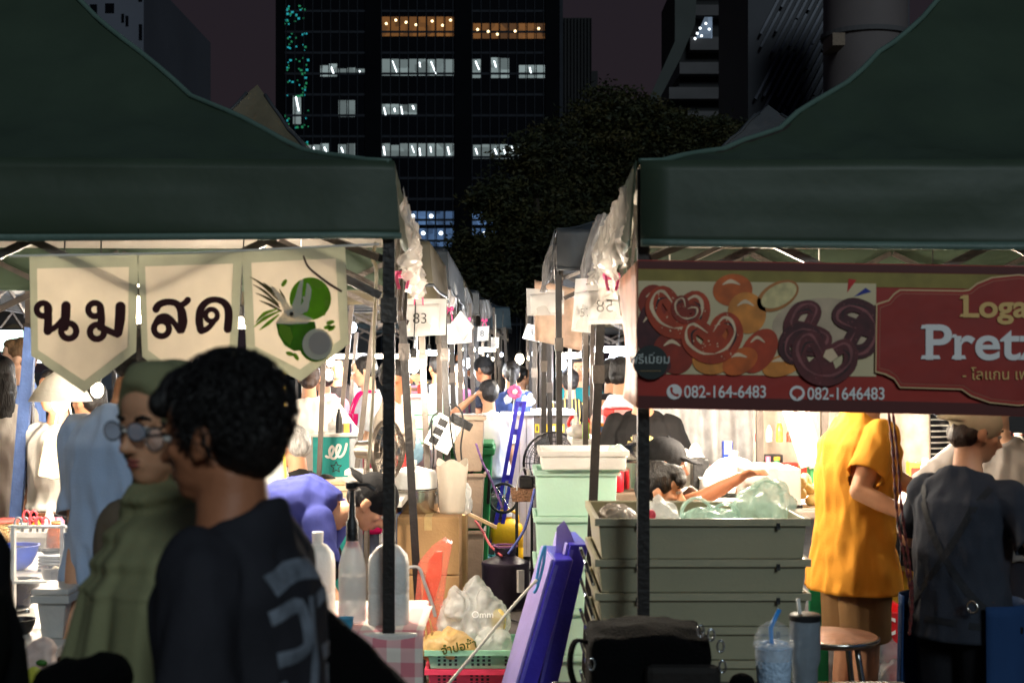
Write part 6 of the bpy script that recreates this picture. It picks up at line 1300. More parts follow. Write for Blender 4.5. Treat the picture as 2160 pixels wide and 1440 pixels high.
m.build("letter_serif", b_white, sheet); m = MB(); pg(m, [(2024, 668), (2050, 668), (2048, 662), (2027, 662)], BD - .0212, .0006); pg(m, [(2024, 630), (2042, 630), (2040, 624), (2027, 624)], BD - .0212, .0006); m.build("letter_serif", b_gold, sheet)
text("lettering", "- โลแกน เพรทเซล -", tz(PC, 800), UX, UZ, 31 * SP, b_gold, sheet, th=.002)
text("lettering", "082-164-6483", W(1530, 838, BD - .004), UX, UZ, 36 * SP, b_white, sheet, bold=.012, th=.001, sx=.86); text("lettering", "082-1646483", W(1785, 842, BD - .004), UX, UZ, 36 * SP, b_white, sheet, bold=.012, th=.001, sx=.86)
for cx, cy, k in ((1422, 826, 0), (1681, 829, 1)):
    m = MB(); pdisc(m, cx, cy, 16, 16, BD - .004); o = m.build("icon", b_white, sheet); m = MB()
    if k == 0: pst(m, [(cx - 6, cy - 7), (cx - 5, cy + 1), (cx + 1, cy + 6), (cx + 7, cy + 7)], [6, 4, 4, 6], BD - .0055); 
    else: pdisc(m, cx, cy - 1, 11, 9, BD - .0055); pg(m, [(cx - 3, cy + 6), (cx + 6, cy + 6), (cx, cy + 13)], BD - .0057, .0006)
    m.build("icon_sign", b_red, o)
m = MB(); pdisc(m, 1372, 764, 36, 36, BD - .0175); o = m.build("round_sticker", M("sticker_dark", (16, 26, 24), .5, bump=0), sheet)
text("lettering", "พรีเมี่ยม", W(1371, 766, BD - .0195), UX, UZ, 26 * SP, M("sticker_text", (170, 176, 172), .6), o, bold=.01); m = MB(); pst(m, [(1350, 782), (1392, 782)], 2.5, BD - .0195); m.build("sticker_line", M("sticker_gold", (110, 90, 60), .6), o)

# ------------------------------------------------------------------ people
skin = {k: M("skin_" + k, c_, .5, var=.06, scale=25, bump=.05, bscale=150, spec=.35) for k, c_ in (("a", (206, 152, 118)), ("b", (172, 112, 80)), ("c", (226, 180, 150)), ("d", (134, 84, 58)))}
hairm = {k: M("hair_" + k, c_, .5, var=.4, scale=30, bump=.22, bscale=60, vs=(3, 3, .7)) for k, c_ in (("black", (20, 16, 15)), ("brown", (52, 34, 24)), ("grey", (170, 168, 166)), ("fair", (120, 90, 60)))}
eye_w = M("eye_white", (225, 220, 214), .2, var=0, bump=0); eye_d = M("eye_dark", (22, 14, 12), .15, var=0, bump=0); lipm = M("lip", (150, 84, 76), .45, var=.05, bump=0)
CL = {}
def cloth(key, rgb=(30, 30, 32), **k): return M("cloth_" + key, rgb, k.pop("rough", .85), var=k.pop("var", .08), scale=6, bump=.12, bscale=250, spec=.2, **k)

def trim(o, cuts, th=.003):
    """open a garment cleanly at hem and sleeves: cuts are (point, outward normal, reach)"""
    bm = bmesh.new(); bm.from_mesh(o.data)
    for p, n, r in cuts:
        p, n = V(p), V(n).normalized(); kill = [v for v in bm.verts if (v.co - p).dot(n) > 0 and (v.co - p).length < r]; bmesh.ops.delete(bm, geom=kill, context='VERTS')
        for v in bm.verts:
            if v.is_boundary and (v.co - p).length < r and abs((v.co - p).dot(n)) < .025: v.co -= n * (v.co - p).dot(n)
    bm.to_mesh(o.data); bm.free(); md = o.modifiers.new("cloth", 'SOLIDIFY'); md.thickness = th; md.offset = -1

def person(label, px, py, d, face, H=None, bulk=1.0, female=False, sk="a", lean=0, top=None, sleeve=.5, hem=.46, bottom=None, leg=1.0, hair="short", hc="black", cap=None,
           yaw=0, pitch=0, roll=0, L=None, Rr=None, vox=.011, group=None, seat=None, hands=False, seed=0, skirt=False, shoes=(40, 40, 42), flare=1.0, detail=False, longshirt=0, head_s=1.0, neck=0):
    """a standing (or seated) figure; face: 0 looks away from the camera, 90 to the left, -90 to the right, 180 at the camera. L / Rr: arm as
    (elbow, wrist) in body space (x right, y forward, z up) or picture points (px, py, depth)"""
    tgt = EYE - (py - 770) / FPX * d; fixH = H is not None; H = H or tgt
    ln = R(lean); Ls = [.0, .08, .095, .06, .04, .025, .025]; hrot0 = Euler((0, 0, R(yaw))).to_matrix()
    for it in range(5):   # the height (or the seat) is solved so that the hair's top meets the picture point
        h = H / 1.7; z0 = .52 * H if seat is None else seat
        cur = V((0, 0, z0)); st_ = [(cur.copy(), 0.0)]
        for i in range(1, 7):
            a = ln * min(1, i / 4); cur = cur + V((0, sin(a), cos(a))) * Ls[i] * H; st_.append((cur.copy(), a))
        nb, na = st_[6]; nv = V((0, sin(na * .75), cos(na * .75))); hs = head_s * (.95 if female else 1.0) * min(1.04, .55 + .45 * h)
        hb = nb + nv * (.026 * h - neck) + V((0, .014, 0))
        hrot = hrot0 @ Euler((-R(pitch) - na * .55, 0, 0)).to_matrix() @ Euler((0, R(roll), 0)).to_matrix()
        tp = hb + hrot @ V((0, -.015, .243)) * hs; e_ = max((hb + hrot @ V(q) * hs).z for q in ((0, -.015, .258 if hair == 'thick' else .235), (0, -.1, .15), (0, .06, .19)))
        if seat is not None: seat += tgt - e_
        elif not fixH: H *= tgt / e_
    base = W(px, 770, d); q = Matrix.Rotation(R(face), 3, 'Z') @ (hb + hrot @ V((0, 0, .13)) * hs); base = V((base.x - q.x, d - q.y, 0))
    t = thing("person", label, "person", base, R(face), group); inv = Matrix.Rotation(-R(face), 3, 'Z')
    def loc(p): return inv @ (W(*p) - base)
    wds = [(.172, .12), (.145, .105), (.166, .122), (.172, .118), (.15, .09), (.085, .07), (.058, .058)]
    if female: wds = [(.178, .122), (.132, .098), (.152, .122), (.152, .108), (.132, .08), (.075, .06), (.05, .05)]
    ax = lambda a: V((0, cos(a), -sin(a)))
    def ring(i, ox=0, s=1.0):
        c, a = st_[i]; b = bulk if i < 5 else 1; return (c, V((wds[i][0] * h * b * s + ox, 0, 0)), ax(a) * (wds[i][1] * h * b * s + ox))
    hipz = st_[0][0]
    mb = MB()
    low = (hipz - V((0, 0, .05 * H)), V((.16 * h * bulk, 0, 0)), V((0, .11 * h * bulk, 0)))
    mb.loft([low] + [ring(i, -.012) for i in range(6)] + [ring(6)], 20)
    # neck and head
    HP = lambda x, y, z: hb + hrot @ (V((x, y, z)) * hs)
    mb.tube([st_[5][0], hb + hrot @ V((0, -.018, .05))], [.06 * h, .052 * h], 14); mb.ell(st_[5][0], (.07 * h, .06 * h, .05 * h))
    E3 = lambda c, r, n=14: mb.ell(HP(*c), tuple(q * hs for q in r), hrot, n)
    E3((0, -.012, .140), (.074, .094, .086), 18); E3((0, .022, .085), (.06, .068, .080), 18); E3((0, .052, .022), (.034, .03, .022)); E3((0, .035, .045), (.05, .05, .035)); E3((0, .055, .155), (.058, .035, .04))
    mb.chain([HP(0, .084, .118), HP(0, .099, .094), HP(0, .108, .078)], [.0075 * hs, .010 * hs, .0125 * hs]); E3((.012, .094, .074), (.008, .011, .007), 8); E3((-.012, .094, .074), (.008, .011, .007), 8)
    mb.cap(HP(-.036, .078, .127), HP(.036, .078, .127), .010 * hs)
    for s in (-1, 1):
        E3((s * .042, .058, .090), (.020, .022, .018)); E3((s * .077, -.008, .103), (.010, .021, .032)); E3((s * .074, .004, .078), (.008, .012, .012), 8)
    mb.cap(HP(-.017, .084, .052), HP(.017, .084, .052), .0075 * hs); mb.cap(HP(-.014, .082, .042), HP(.014, .082, .042), .008 * hs)
    # arms
    sh = st_[4][0]; sha = st_[4][1]; sw = wds[4][0] * h * bulk * 1.0
    sm = []; arms = []
    for s, A in ((-1, L), (1, Rr)):
        S = sh + V((s * (sw + .012), 0, -.012 * H)); 
        if A is None: e, w_ = S + V((s * .045, -.02 + .1 * sin(sha), -.285 * h)), S + V((s * .05, .06 + .16 * sin(sha), -.52 * h))
        else:
            e, w_ = A
            e = loc(e) if abs(e[0]) > 5 else V(e) * 1.0; w_ = loc(w_) if abs(w_[0]) > 5 else V(w_) * 1.0
        arms.append((S, e, w_))
        mb.chain([S, S + (e - S) * .5, e], [.052 * h * bulk ** .5, .047 * h * bulk ** .5, .038 * h]); mb.chain([e, e + (w_ - e) * .4, w_], [.038 * h, .037 * h, .025 * h])
        f = (w_ - e).normalized(); k = f.cross(V((0, 0, 1))); k = k.normalized() if k.length > .15 else V((0, 1, 0)) ; k = (k - f * k.dot(f)).normalized(); u = k.cross(f)
        # k: across the palm, u: palm normal
        pm = Matrix((k, f, u)).transposed(); pc = w_ + f * .05 * h; mb.ell(pc, (.038 * h, .052 * h, .017 * h), pm)
        for j, (off, ln_) in enumerate(((-.029, .066), (-.010, .076), (.010, .071), (.028, .056))):
            p0 = pc + (f * .036 + k * off) * h; c1 = .35 + .1 * j if not hands else .5
            p1 = p0 + (f * cos(c1) - u * sin(c1)) * ln_ * .5 * h + k * off * .12; p2 = p1 + (f * cos(c1 * 2.2) - u * sin(c1 * 2.2)) * ln_ * .5 * h
            mb.chain([p0, p1, p2], [.0092 * h, .0085 * h, .0072 * h], 8)
        tk = -s if A is None else s * -1
        mb.chain([w_ + f * .02 + k * tk * .025, w_ + f * .05 + k * tk * .052 - u * .01, w_ + f * .085 + k * tk * .055 - u * .022], [.013 * h, .0105 * h, .009 * h], 8)
    # legs
    legs = []
    for s in (-1, 1):
        hp = hipz + V((s * .085 * h * bulk, 0, -.01 * H))
        if seat is None: kn, an = V((s * .092 * h, .015, .285 * H)), V((s * .098 * h, -.015, .055))
        else: kn, an = hipz + V((s * .13, .40 * h, .02)), V((s * .13, .38 * h, .06))
        legs.append((hp, kn, an)); mb.chain([hp, hp + (kn - hp) * .5, kn], [.086 * h * bulk, .072 * h * bulk, .054 * h]); mb.chain([kn, kn + (an - kn) * .35, an], [.054 * h, .055 * h, .035 * h]); mb.chain([an - V((0, .03, .0)), an + V((0, .13 * h, -.028))], [.034 * h, .026 * h])
    mb.remesh("body", skin[sk], t, vox, 3 if vox < .009 else 2)
    # face details
    if detail:
        for s in (-1, 1):
            m = MB(); m.ell(HP(s * .031, .0805, .113), (.0125 * hs, .0095 * hs, .0085 * hs), hrot, 10); eo = m.build("eye", eye_w, t, local=True, smooth=True)
            m = MB(); m.ell(HP(s * .031, .0885, .113), (.006 * hs, .0035 * hs, .0065 * hs), hrot, 8); m.build("iris", eye_d, eo, local=True, smooth=True)
            m = MB(); m.tube([HP(s * .047, .080, .134), HP(s * .034, .090, .139), HP(s * .016, .092, .135)], [.0025 * hs, .0045 * hs, .003 * hs], 6); m.build("eyebrow", hairm["black"], t, local=True, smooth=True)
        m = MB(); m.ell(HP(0, .0885, .0525), (.021 * hs, .0045 * hs, .0045 * hs), hrot, 8); m.ell(HP(0, .0875, .0435), (.018 * hs, .0055 * hs, .0055 * hs), hrot, 8); m.build("lips", lipm, t, local=True, smooth=True)
    # shirt
    if top is not None:
        mb = MB(); hz = hem * H if seat is None else seat - .02
        lowr = [(V((0, 0, hz)), V((wds[0][0] * h * bulk * 1.06 * flare + .02, 0, 0)), V((0, wds[0][1] * h * bulk * 1.08 * flare + .022, 0)))]
        if seat is None and hz < z0 - .05: lowr.append((V((0, .0, (hz + z0) / 2)), V((wds[0][0] * h * bulk * 1.04 * (flare * .5 + .5) + .02, 0, 0)), V((0, wds[0][1] * h * bulk * 1.05 * (flare * .5 + .5) + .02, 0))))
        rg = [ring(i, .02 if i < 4 else .012) for i in range(5)]; c5, x5, y5 = ring(5, .006); rg.append((c5 + V((0, -.006, .008)), x5, y5 + V((0, 0, -.022))))
        c, a = st_[1]; rg[1] = (c, V((wds[1][0] * h * bulk * 1.08 + .022, 0, 0)), ax(a) * (wds[1][1] * h * bulk * 1.05 + .022))
        mb.loft(lowr + rg, 24)
        for (S, e, w_), s in zip(arms, (-1, 1)):
            if sleeve <= 0: continue
            q = .044 * h * bulk ** .5
            if sleeve <= 1: pts = [S - (e - S) * .1, S, S + (e - S) * sleeve * .6, S + (e - S) * sleeve]; rs = [q * .9, q + .022, q + .019, q + .026]
            else: pts = [S, S + (e - S) * .5, e, e + (w_ - e) * .5, e + (w_ - e) * .93]; rs = [q + .02, q + .017, q + .012, q + .004, q - .006]
            mb.ell(S, (q + .02,) * 3); 
            for i in range(len(pts) - 1): mb.tube([pts[i], pts[i + 1]], [rs[i], rs[i + 1]], 14)
            if sleeve > 1: mb.ell(e, (q + .012,) * 3)
        so_ = mb.remesh("shirt", top, t, max(vox, .007), 6 if vox < .007 else 3, .0155, (11, 11, 5), seed)
        if vox < .01:
            cuts = [((0, 0, hz + .022), (0, 0, -1), .5)] if seat is None else []
            if 0 < sleeve <= 1: cuts += [(S + (e - S) * (sleeve - .07), e - S, .088) for S, e, w_ in arms]
            trim(so_, cuts)
    if bottom is not None:
        mb = MB(); b = bulk
        if skirt:
            mb.loft([(V((0, 0, leg)), V((.24 * h * b, 0, 0)), V((0, .2 * h * b, 0))), (V((0, 0, (leg + z0) / 2)), V((.21 * h * b, 0, 0)), V((0, .165 * h * b, 0))), ring(0, .008), ring(1, .004)], 24)
        else:
            mb.loft([(hipz - V((0, 0, .06 * H)), V((.15 * h * b, 0, 0)), V((0, .115 * h * b, 0))), ring(0, .008), (st_[0][0] + (st_[1][0] - st_[0][0]) * .6, V((.15 * h * b, 0, 0)), V((0, .108 * h * b, 0)))], 20)
            for hp, kn, an in legs:
                mb.ell(hp, (.098 * h * b,) * 3); 
                if leg >= 1: mb.tube([hp, hp + (kn - hp) * .5, kn, kn + (an - kn) * .5, an + V((0, 0, .01))], [.098 * h * b, .088 * h * b, .074 * h, .07 * h, .066 * h], 14); mb.ell(kn, (.073 * h,) * 3)
                else: 
                    q = hp + (kn - hp) * min(1, leg * 2); mb.tube([hp, hp + (q - hp) * .5, q], [.098 * h * b, .094 * h * b, .09 * h * b], 14)
        mb.remesh("skirt" if skirt else "trousers", bottom, t, max(vox, .009), 3, .009, (9, 9, 4), seed + 5)
    for (hp, kn, an), s in zip(legs, (-1, 1)):
        m = MB(); m.ell(an + V((0, .055 * h, -.022)), (.044 * h, .125 * h, .032), n=10); m.box(an + V((-.042 * h, -.06 * h, -.052)), an + V((.042 * h, .165 * h, -.036))); m.build("shoe", M("shoe_%d_%d_%d" % shoes, shoes, .5), t, local=True, smooth=True, ang=50)
    # hair
    def hmesh(prims, vx=.008, fold=.008, fs=(22, 22, 14)):
        m = MB()
        for c, r in prims: m.ell(HP(*c), tuple(q * hs for q in r), hrot, 14)
        return m.remesh("hair", hairm[hc], t, vx, 1, fold, fs, seed)
    vh = .006 if vox < .009 else .009
    if cap is not None: hmesh([((0, -.055, .095), (.076, .055, .06)), ((.066, -.02, .11), (.014, .035, .03)), ((-.066, -.02, .11), (.014, .035, .03))], vh)
    elif hair == "short": hmesh([((0, -.022, .150), (.082, .093, .086)), ((0, -.055, .115), (.072, .062, .075)), ((0, .03, .195), (.06, .055, .03)), ((.062, -.01, .14), (.02, .04, .045)), ((-.062, -.01, .14), (.02, .04, .045))], vh)
    elif hair == "thick": hmesh([((0, -.022, .153), (.086, .097, .092)), ((0, -.056, .115), (.078, .068, .085)), ((0, .045, .195), (.064, .056, .04)), ((.062, .0, .15), (.022, .05, .05)), ((-.062, .0, .15), (.022, .05, .05)), ((.02, .085, .17), (.05, .025, .028)), ((-.03, .082, .172), (.04, .025, .026))], vh, .005, (40, 40, 16))
    elif hair in ("pony", "long", "bun"):
        pr = [((0, -.022, .150), (.083, .094, .088)), ((0, -.06, .11), (.073, .055, .08)), ((.06, -.005, .13), (.022, .04, .06)), ((-.06, -.005, .13), (.022, .04, .06))]
        if hair == "pony": pr += [((0, -.115, .13), (.03, .035, .035)), ((0, -.135, .06), (.034, .03, .08)), ((0, -.14, -.06), (.036, .026, .1)), ((0, -.135, -.16), (.022, .018, .07))]
        if hair == "long": pr += [((0, -.085, .06), (.08, .04, .09)), ((0, -.095, -.05), (.085, .035, .1)), ((0, -.1, -.15), (.07, .03, .09)), ((.065, -.03, .04), (.025, .035, .09)), ((-.065, -.03, .04), (.025, .035, .09))]
        if hair == "bun": pr += [((0, -.105, .075), (.042, .035, .038))]
        hmesh(pr, vh)
    if cap is not None:
        m = MB(); m.ell(HP(0, -.012, .150), (.086 * hs, .104 * hs, .088 * hs), hrot, 18)
        bd = -1 if cap[1] else 1
        for i in range(5): m.ell(HP((i - 2) * .022, bd * (.125 - abs(i - 2) * .012), .145), (.022 * hs, .058 * hs, .008 * hs), hrot @ Euler((-.22 * bd, 0, 0)).to_matrix(), 10)
        o = m.remesh("cap", cap[0], t, .006, 2, .003, (12, 12, 12), seed)
        MB().ell(HP(0, -.012, .238), (.008 * hs,) * 3, hrot, 8).build("cap_button", cap[0], o, local=True, smooth=True)
    t["_"] = 0; del t["_"]
    return t, HP, st_, arms, hrot, hs

black_t = cloth("black", (26, 26, 30)); 
# ---- the three shoppers in front
p1, HP, S1, A1, hr, hs = person("man with thick black hair and glasses in a dark shirt printed on the back", 462, 737, 2.15, 78, bulk=.86, sk="b", top=cloth("charcoal", (42, 42, 48), var=.25), sleeve=.85, hem=.42, bottom=cloth("blackpant", (16, 16, 18)), hair="thick", vox=.0062, detail=True, yaw=-6, pitch=2, seed=1, neck=.03, head_s=.9, L=((-.215, -.01, .97), (-.20, .12, .76)), Rr=((.215, -.02, .98), (.20, .1, .76)), hands=True, lean=4)
def glasses(HP, hrot, hs, par, mat, r=.026, lens=None):
    for s in (-1, 1):
        m = MB(); m.tube([HP(s * .034 + r * 1.15 * cos(q), .108 - abs(r * cos(q)) * .1, .112 + r * .85 * sin(q)) for q in [2 * pi * i / 24 for i in range(25)]], .0016, 6, cap=False); m.tube([HP(s * (.034 + r * 1.15), .104, .118), HP(s * .078, .06, .118), HP(s * .082, -.01, .112)], .0022, 6)
        f = m.build("spectacle_rim", mat, par, local=True, smooth=True)
        m = MB(); m.ell(HP(s * .034, .1075, .112), (r * 1.1, .0012, r * .8), hrot, 14); m.build("lens", lens or M("lens", (235, 240, 250), .02, var=0, bump=0, tr=.8, spec=.8, coat=1), f, local=True, smooth=True)
    m = MB(); m.tube([HP(-.008, .109, .118), HP(0, .112, .121), HP(.008, .109, .118)], .0022, 6); m.build("bridge", mat, par, local=True, smooth=True)
dark_rim = M("rim_dark", (24, 20, 20), .25, var=0, bump=0)
glasses(HP, hr, hs, p1, dark_rim, .025)
# curls on the silhouette
rnd = random.Random(2); m = MB()
for i in range(1500):
    q = V((rnd.gauss(0, 1), rnd.gauss(0, 1), rnd.gauss(.3, 1))).normalized()
    if q.y > .55 and q.z < .45: continue
    if q.z < -.55: continue
    c = V((q.x * .085, -.024 + q.y * .098, .150 + q.z * .093)); tg = V((rnd.uniform(-1, 1), rnd.uniform(-1, 1), rnd.uniform(-1.6, .1))); tg = (tg - q * tg.dot(q)).normalized()
    pts = [c, c + q * .012 + tg * .012, c + q * .016 + tg * .03, c + q * rnd.uniform(.0, .015) + tg * .04]
    m.tube([HP(*p) for p in pts], [.0016, .0015, .0012, .0005], 3, cap=False)
m.build("hair_curls", hairm["black"], p1, local=True, smooth=True)
# print on the back of his shirt: blocks of worn grey lettering
prm = M("shirt_print", (112, 120, 132), .85, var=.5, scale=26, bump=.1)
def on_back(fx, z):   # a point on the back of the shirt; the pattern is pressed onto the cloth by a shrinkwrap
    return V((fx, -.35, z))
sh1 = [o for o in p1.children if o.name.startswith("shirt")][0]
def shirt_mark(pts, wd, dirv=V((0, 1, 0)), par=p1, sh=sh1, mat=prm, src=-.6, wj=.0):
    P, ws = ribbon2(pts, wd, 5); vs = []; fs = []
    me = sh; 
    from mathutils.bvhtree import BVHTree
    if "bvh" not in CL or CL.get("who") is not sh:
        CL["bvh"] = BVHTree.FromPolygons([v.co.copy() for v in sh.data.vertices], [tuple(p.vertices) for p in sh.data.polygons]); CL["who"] = sh
    bv = CL["bvh"]
    for i, p in enumerate(P):
        t_ = (P[min(i + 1, len(P) - 1)] - P[max(i - 1, 0)]).normalized(); q = V((-t_.y, t_.x, 0)) * ws[i] / 2
        for sg in (1, 0, -1):
            c = p + q * sg; o_ = V((c.x, src, c.y)) if abs(dirv.y) > .5 else V((src, c.x, c.y)); h_ = bv.ray_cast(o_, dirv)
            pt = h_[0] if h_[0] is not None else o_ + dirv * abs(src); vs.append(pt - dirv * .0025)
    n3 = 3
    for i in range(len(P) - 1):
        for j in range(2): fs.append((i * n3 + j, i * n3 + j + 1, (i + 1) * n3 + j + 1, (i + 1) * n3 + j))
    m = MB(); m.add(vs, fs); return m
z9 = 1.22; allm = MB()
for pts, wd in (([(-.10, 1.235), (-.03, 1.25), (.05, 1.24)], .03), ([(-.11, 1.19), (-.05, 1.20), (-.045, 1.14), (-.10, 1.13)], .022), ([(.0, 1.20), (.06, 1.20), (.07, 1.13), (.01, 1.12)], .022), ([(-.02, 1.21), (-.025, 1.08), (-.02, .96)], .016), ([(.035, 1.1), (.03, 1.0), (.04, .93)], .018),
                ([(-.13, 1.05), (-.09, 1.09), (-.075, 1.02), (-.13, 1.02)], .02), ([(.08, 1.08), (.11, 1.0), (.09, .95)], .016), ([(-.09, .985), (-.08, .93), (-.1, .88)], .016)):
    q = shirt_mark(pts, wd); allm.add(q.v, q.f)
for k in range(9):   # the bottom row of big letters
    x = -.14 + k * .036; sh_ = [[(x, .87), (x + .022, .875), (x, .845), (x + .022, .815), (x, .81)], [(x + .012, .875), (x + .012, .81)], [(x, .81), (x, .875), (x + .022, .875)], [(x, .875), (x + .02, .85), (x, .81)]][(0, 0, 1, 2, 1, 3, 1, 0, 2)[k]]
    q = shirt_mark(sh_, .012); allm.add(q.v, q.f)
allm.build("shirt_print", prm, p1, local=True, smooth=True)
# black bag behind him
m = MB(); c = W(715, 1440, 2.3); m.cap(c + V((-.05, .02, .07)), c + V((.09, .05, -.10)), .055, .075); m.ell(c + V((.0, .06, -.16)), (.13, .10, .16)); m.cap(c + V((-.1, 0, .12)), c + V((-.03, .02, .04)), .02, .04); bgo = m.remesh("body", blk_f, None, .01, 5, .012, (10, 10, 8), 9); bgo.name = "cloth_bag"
tag(bgo, "black cloth bag bulging behind the back of the man with glasses", "bag")
m = MB(); c = W(170, 1455, 2.3); m.ell(c, (.075, .06, .05)); m.ell(c + V((.03, 0, .025)), (.05, .05, .03)); o = m.remesh("handbag", blk_f, None, .008, 3, .012, (16, 16, 12), 5); tag(o, "small black handbag at the bottom edge in front of the headscarf", "bag")
person("shopper in black cropped by the bottom left corner", -235, 720, 2.15, 70, top=cloth("blk0", (16, 16, 18)), sleeve=1.5, bottom=cloth("blk01", (16, 16, 18)), vox=.012, seed=44)
# woman in the scarf
p2, HP2, S2, A2, hr2, hs2 = person("woman in an olive headscarf and shiny glasses beside the curly haired man", 350, 768, 2.58, 102, bulk=.86, female=True, sk="a", top=cloth("dark_floral", (34, 36, 34), var=.5), sleeve=0, hem=.3, bottom=cloth("olivepant", (60, 58, 44)), hair="none", vox=.0068, detail=True, yaw=44, pitch=3, seed=2, hands=True, L=((-.12, .08, .98), (-.10, .34, .86)), Rr=((.12, .08, .98), (.06, .3, .9)))
scarf = cloth("olive_scarf", (134, 134, 100), var=.1)
m = MB(); T = lambda c, r: m.ell(HP2(*c), tuple(q * hs2 for q in r), hr2, 16)
for c, r in (((0, -.022, .152), (.087, .101, .094)), ((0, .052, .205), (.056, .036, .022)), ((0, -.06, .09), (.088, .066, .1)), ((0, .03, .222), (.058, .048, .024)), ((.082, -.018, .09), (.014, .05, .08)), ((-.082, -.018, .09), (.014, .05, .08)), ((0, .01, -.03), (.07, .07, .035)), ((0, .01, -.07), (.09, .085, .04)), ((0, -.03, -.02), (.08, .075, .07))): T(c, r)
cz = S2[4][0].z
for k in range(26): a = 2 * pi * k / 26; T((.075 * sin(a), .04 + .022 * cos(a) - .016 * abs(sin(a)), .096 + .108 * cos(a)), (.019, .027, .019))
T((0, .035, -.018), (.066, .068, .03))
m.loft([(V((0, .03, .62)), V((.275, 0, 0)), V((0, .18, 0))), (V((0, .03, .82)), V((.27, 0, 0)), V((0, .175, 0))), (V((0, .03, 1.0)), V((.262, 0, 0)), V((0, .16, 0))), (V((0, .015, cz - .08)), V((.258, 0, 0)), V((0, .142, 0))), (V((0, .01, cz)), V((.205, 0, 0)), V((0, .115, 0))), (V((0, .012, cz + .06)), V((.08, 0, 0)), V((0, .08, 0)))], 30)
sco = m.remesh("headscarf", scarf, p2, .0075, 4, 0)
for v in sco.data.vertices:   # hanging folds
    c = v.co; a = math.atan2(c.x, c.y); k = min(1, max(0, (cz + .12 - c.z) * 3)); rr_ = math.hypot(c.x, c.y)
    if rr_ > .05: 
        w_ = (sin(a * 11 + c.z * 4 + noise.noise(c * 4) * 3) * .015 + sin(a * 27 + c.z * 7) * .005) * k; v.co.x += c.x / rr_ * w_; v.co.y += c.y / rr_ * w_
    if k < .6 and c.z < cz + .15: v.co += V((c.x, c.y, 0)).normalized() * .006 * sin((c.z - cz) * 130 + a * 2)
glasses(HP2, hr2, hs2, p2, dark_rim, .0215, M("lens_bright", (215, 225, 245), .03, var=0, bump=0, tr=.5, spec=1.0, coat=1, metal=.3))
# man in the pale blue polo
polo = cloth("pale_blue", (166, 184, 212), var=.06)
p3, HP3, S3, A3, hr3, hs3 = person("man in a pale blue polo shirt under the lettered pennants, back turned", 306, 700, 4.72, -20, H=1.69, bulk=1.1, sk="a", top=polo, sleeve=.85, hem=.40, bottom=cloth("navypant", (38, 40, 52)), hair="short", vox=.0075, seed=3, yaw=-20, pitch=22, lean=6, detail=True, hands=True, L=((168, 1130, 4.62), (150, 1335, 4.45)), Rr=((420, 1150, 4.9), (400, 1300, 4.6)), flare=1.1)
col = MB(); c, a = S3[5]; col.tube([c + V((.075 * cos(q), .068 * sin(q), .022 + .006 * sin(q))) for q in [2 * pi * i / 24 for i in range(25)]], .016, 8, cap=False); col.build("collar", polo, p3, local=True, smooth=True)
p4, *_ = person("shopper in a brown short sleeved shirt, mostly hidden between the blue polo and the headscarf", 338, 800, 3.3, 60, bulk=.95, female=True, sk="c", top=cloth("brown", (110, 96, 80)), sleeve=.62, bottom=cloth("greypant", (70, 70, 72)), hair="pony", vox=.012, seed=4)
# ---- stooping man behind the pump bottle
navy = cloth("navy_stoop", (52, 58, 120), var=.08)
p5, HP5, S5, A5, hr5, hs5 = person("stooping man in a navy shirt and black backwards cap behind the pump bottle", 792, 1012, 5.75, -97, H=1.5, bulk=1.05, sk="a", lean=112, pitch=-12, top=navy, sleeve=.75, hem=.5, bottom=cloth("jeans_d", (44, 50, 66)), hair="short", cap=(cloth("blackcap", (22, 22, 24)), True), vox=.0085, seed=5, detail=True, L=((660, 1250, 5.9), (730, 1340, 5.7)), Rr=((690, 1240, 5.5), (740, 1330, 5.4)))
# ---- people in the left rows
P = person
P("tall man in a light blue shirt at the left edge, looking left", 38, 712, 8.8, 100, sk="c", top=cloth("ltblue", (120, 150, 215)), hair="short", hc="fair", bottom=cloth("dk1", (40, 46, 60)), seed=11, detail=True)
w1 = P("woman with long curly dark hair in a short white lace dress at the left edge", 2, 752, 8.1, 20, female=True, sk="c", top=cloth("lace", (232, 224, 214), var=.2), sleeve=.3, hem=.40, flare=1.25, hair="long", seed=12, shoes=(225, 200, 180))[0]
ap = P("shopper in a white shirt and belted black trousers behind the first pennant", 118, 775, 7.25, 150, top=cloth("white1", (228, 224, 216)), bottom=cloth("blk2", (24, 23, 28)), hair="short", seed=13, hem=.545, sk="a", leg=1)[0]
tb2 = thing("tote_bag", "cream canvas tote bag hanging from the shoulder of the shopper in white", "bag", W(130, 1010, 7.0)); m = MB(); pts = [(92, 1000), (108, 912), (160, 905), (172, 1000), (128, 1008)]
m.prism([(W(x, y, 6.98).x, W(x, y, 6.98).z) for x, y in pts], (0, 6.95, 0), UX, UZ, -.07); m.build("body", M("canvas", (222, 204, 176), .85, bump=.2, bscale=200), tb2, bevel=.012)
MB().tube(crv([W(112, 914, 6.96), W(124, 860, 6.98), W(138, 838, 7.0), W(148, 862, 6.98), W(154, 908, 6.96)], 5), .009, 6, flat=.4).build("strap", M("canvas"), tb2, smooth=True)
P("person in a red top half hidden behind the blue polo man", 186, 800, 7.6, 60, top=cloth("red1", (190, 40, 52)), bottom=cloth("blk3", (26, 26, 30)), seed=14, bulk=1.05)
P("crouching woman with grey hair in a black flowered top behind the curly haired man", 618, 898, 7.6, 30, H=1.55, seat=.40, bulk=1.15, female=True, sk="a", lean=22, top=cloth("blackflower", (40, 40, 38), var=.5), sleeve=.7, bottom=cloth("dk4", (40, 40, 44)), hair="short", hc="grey", seed=15, yaw=20)
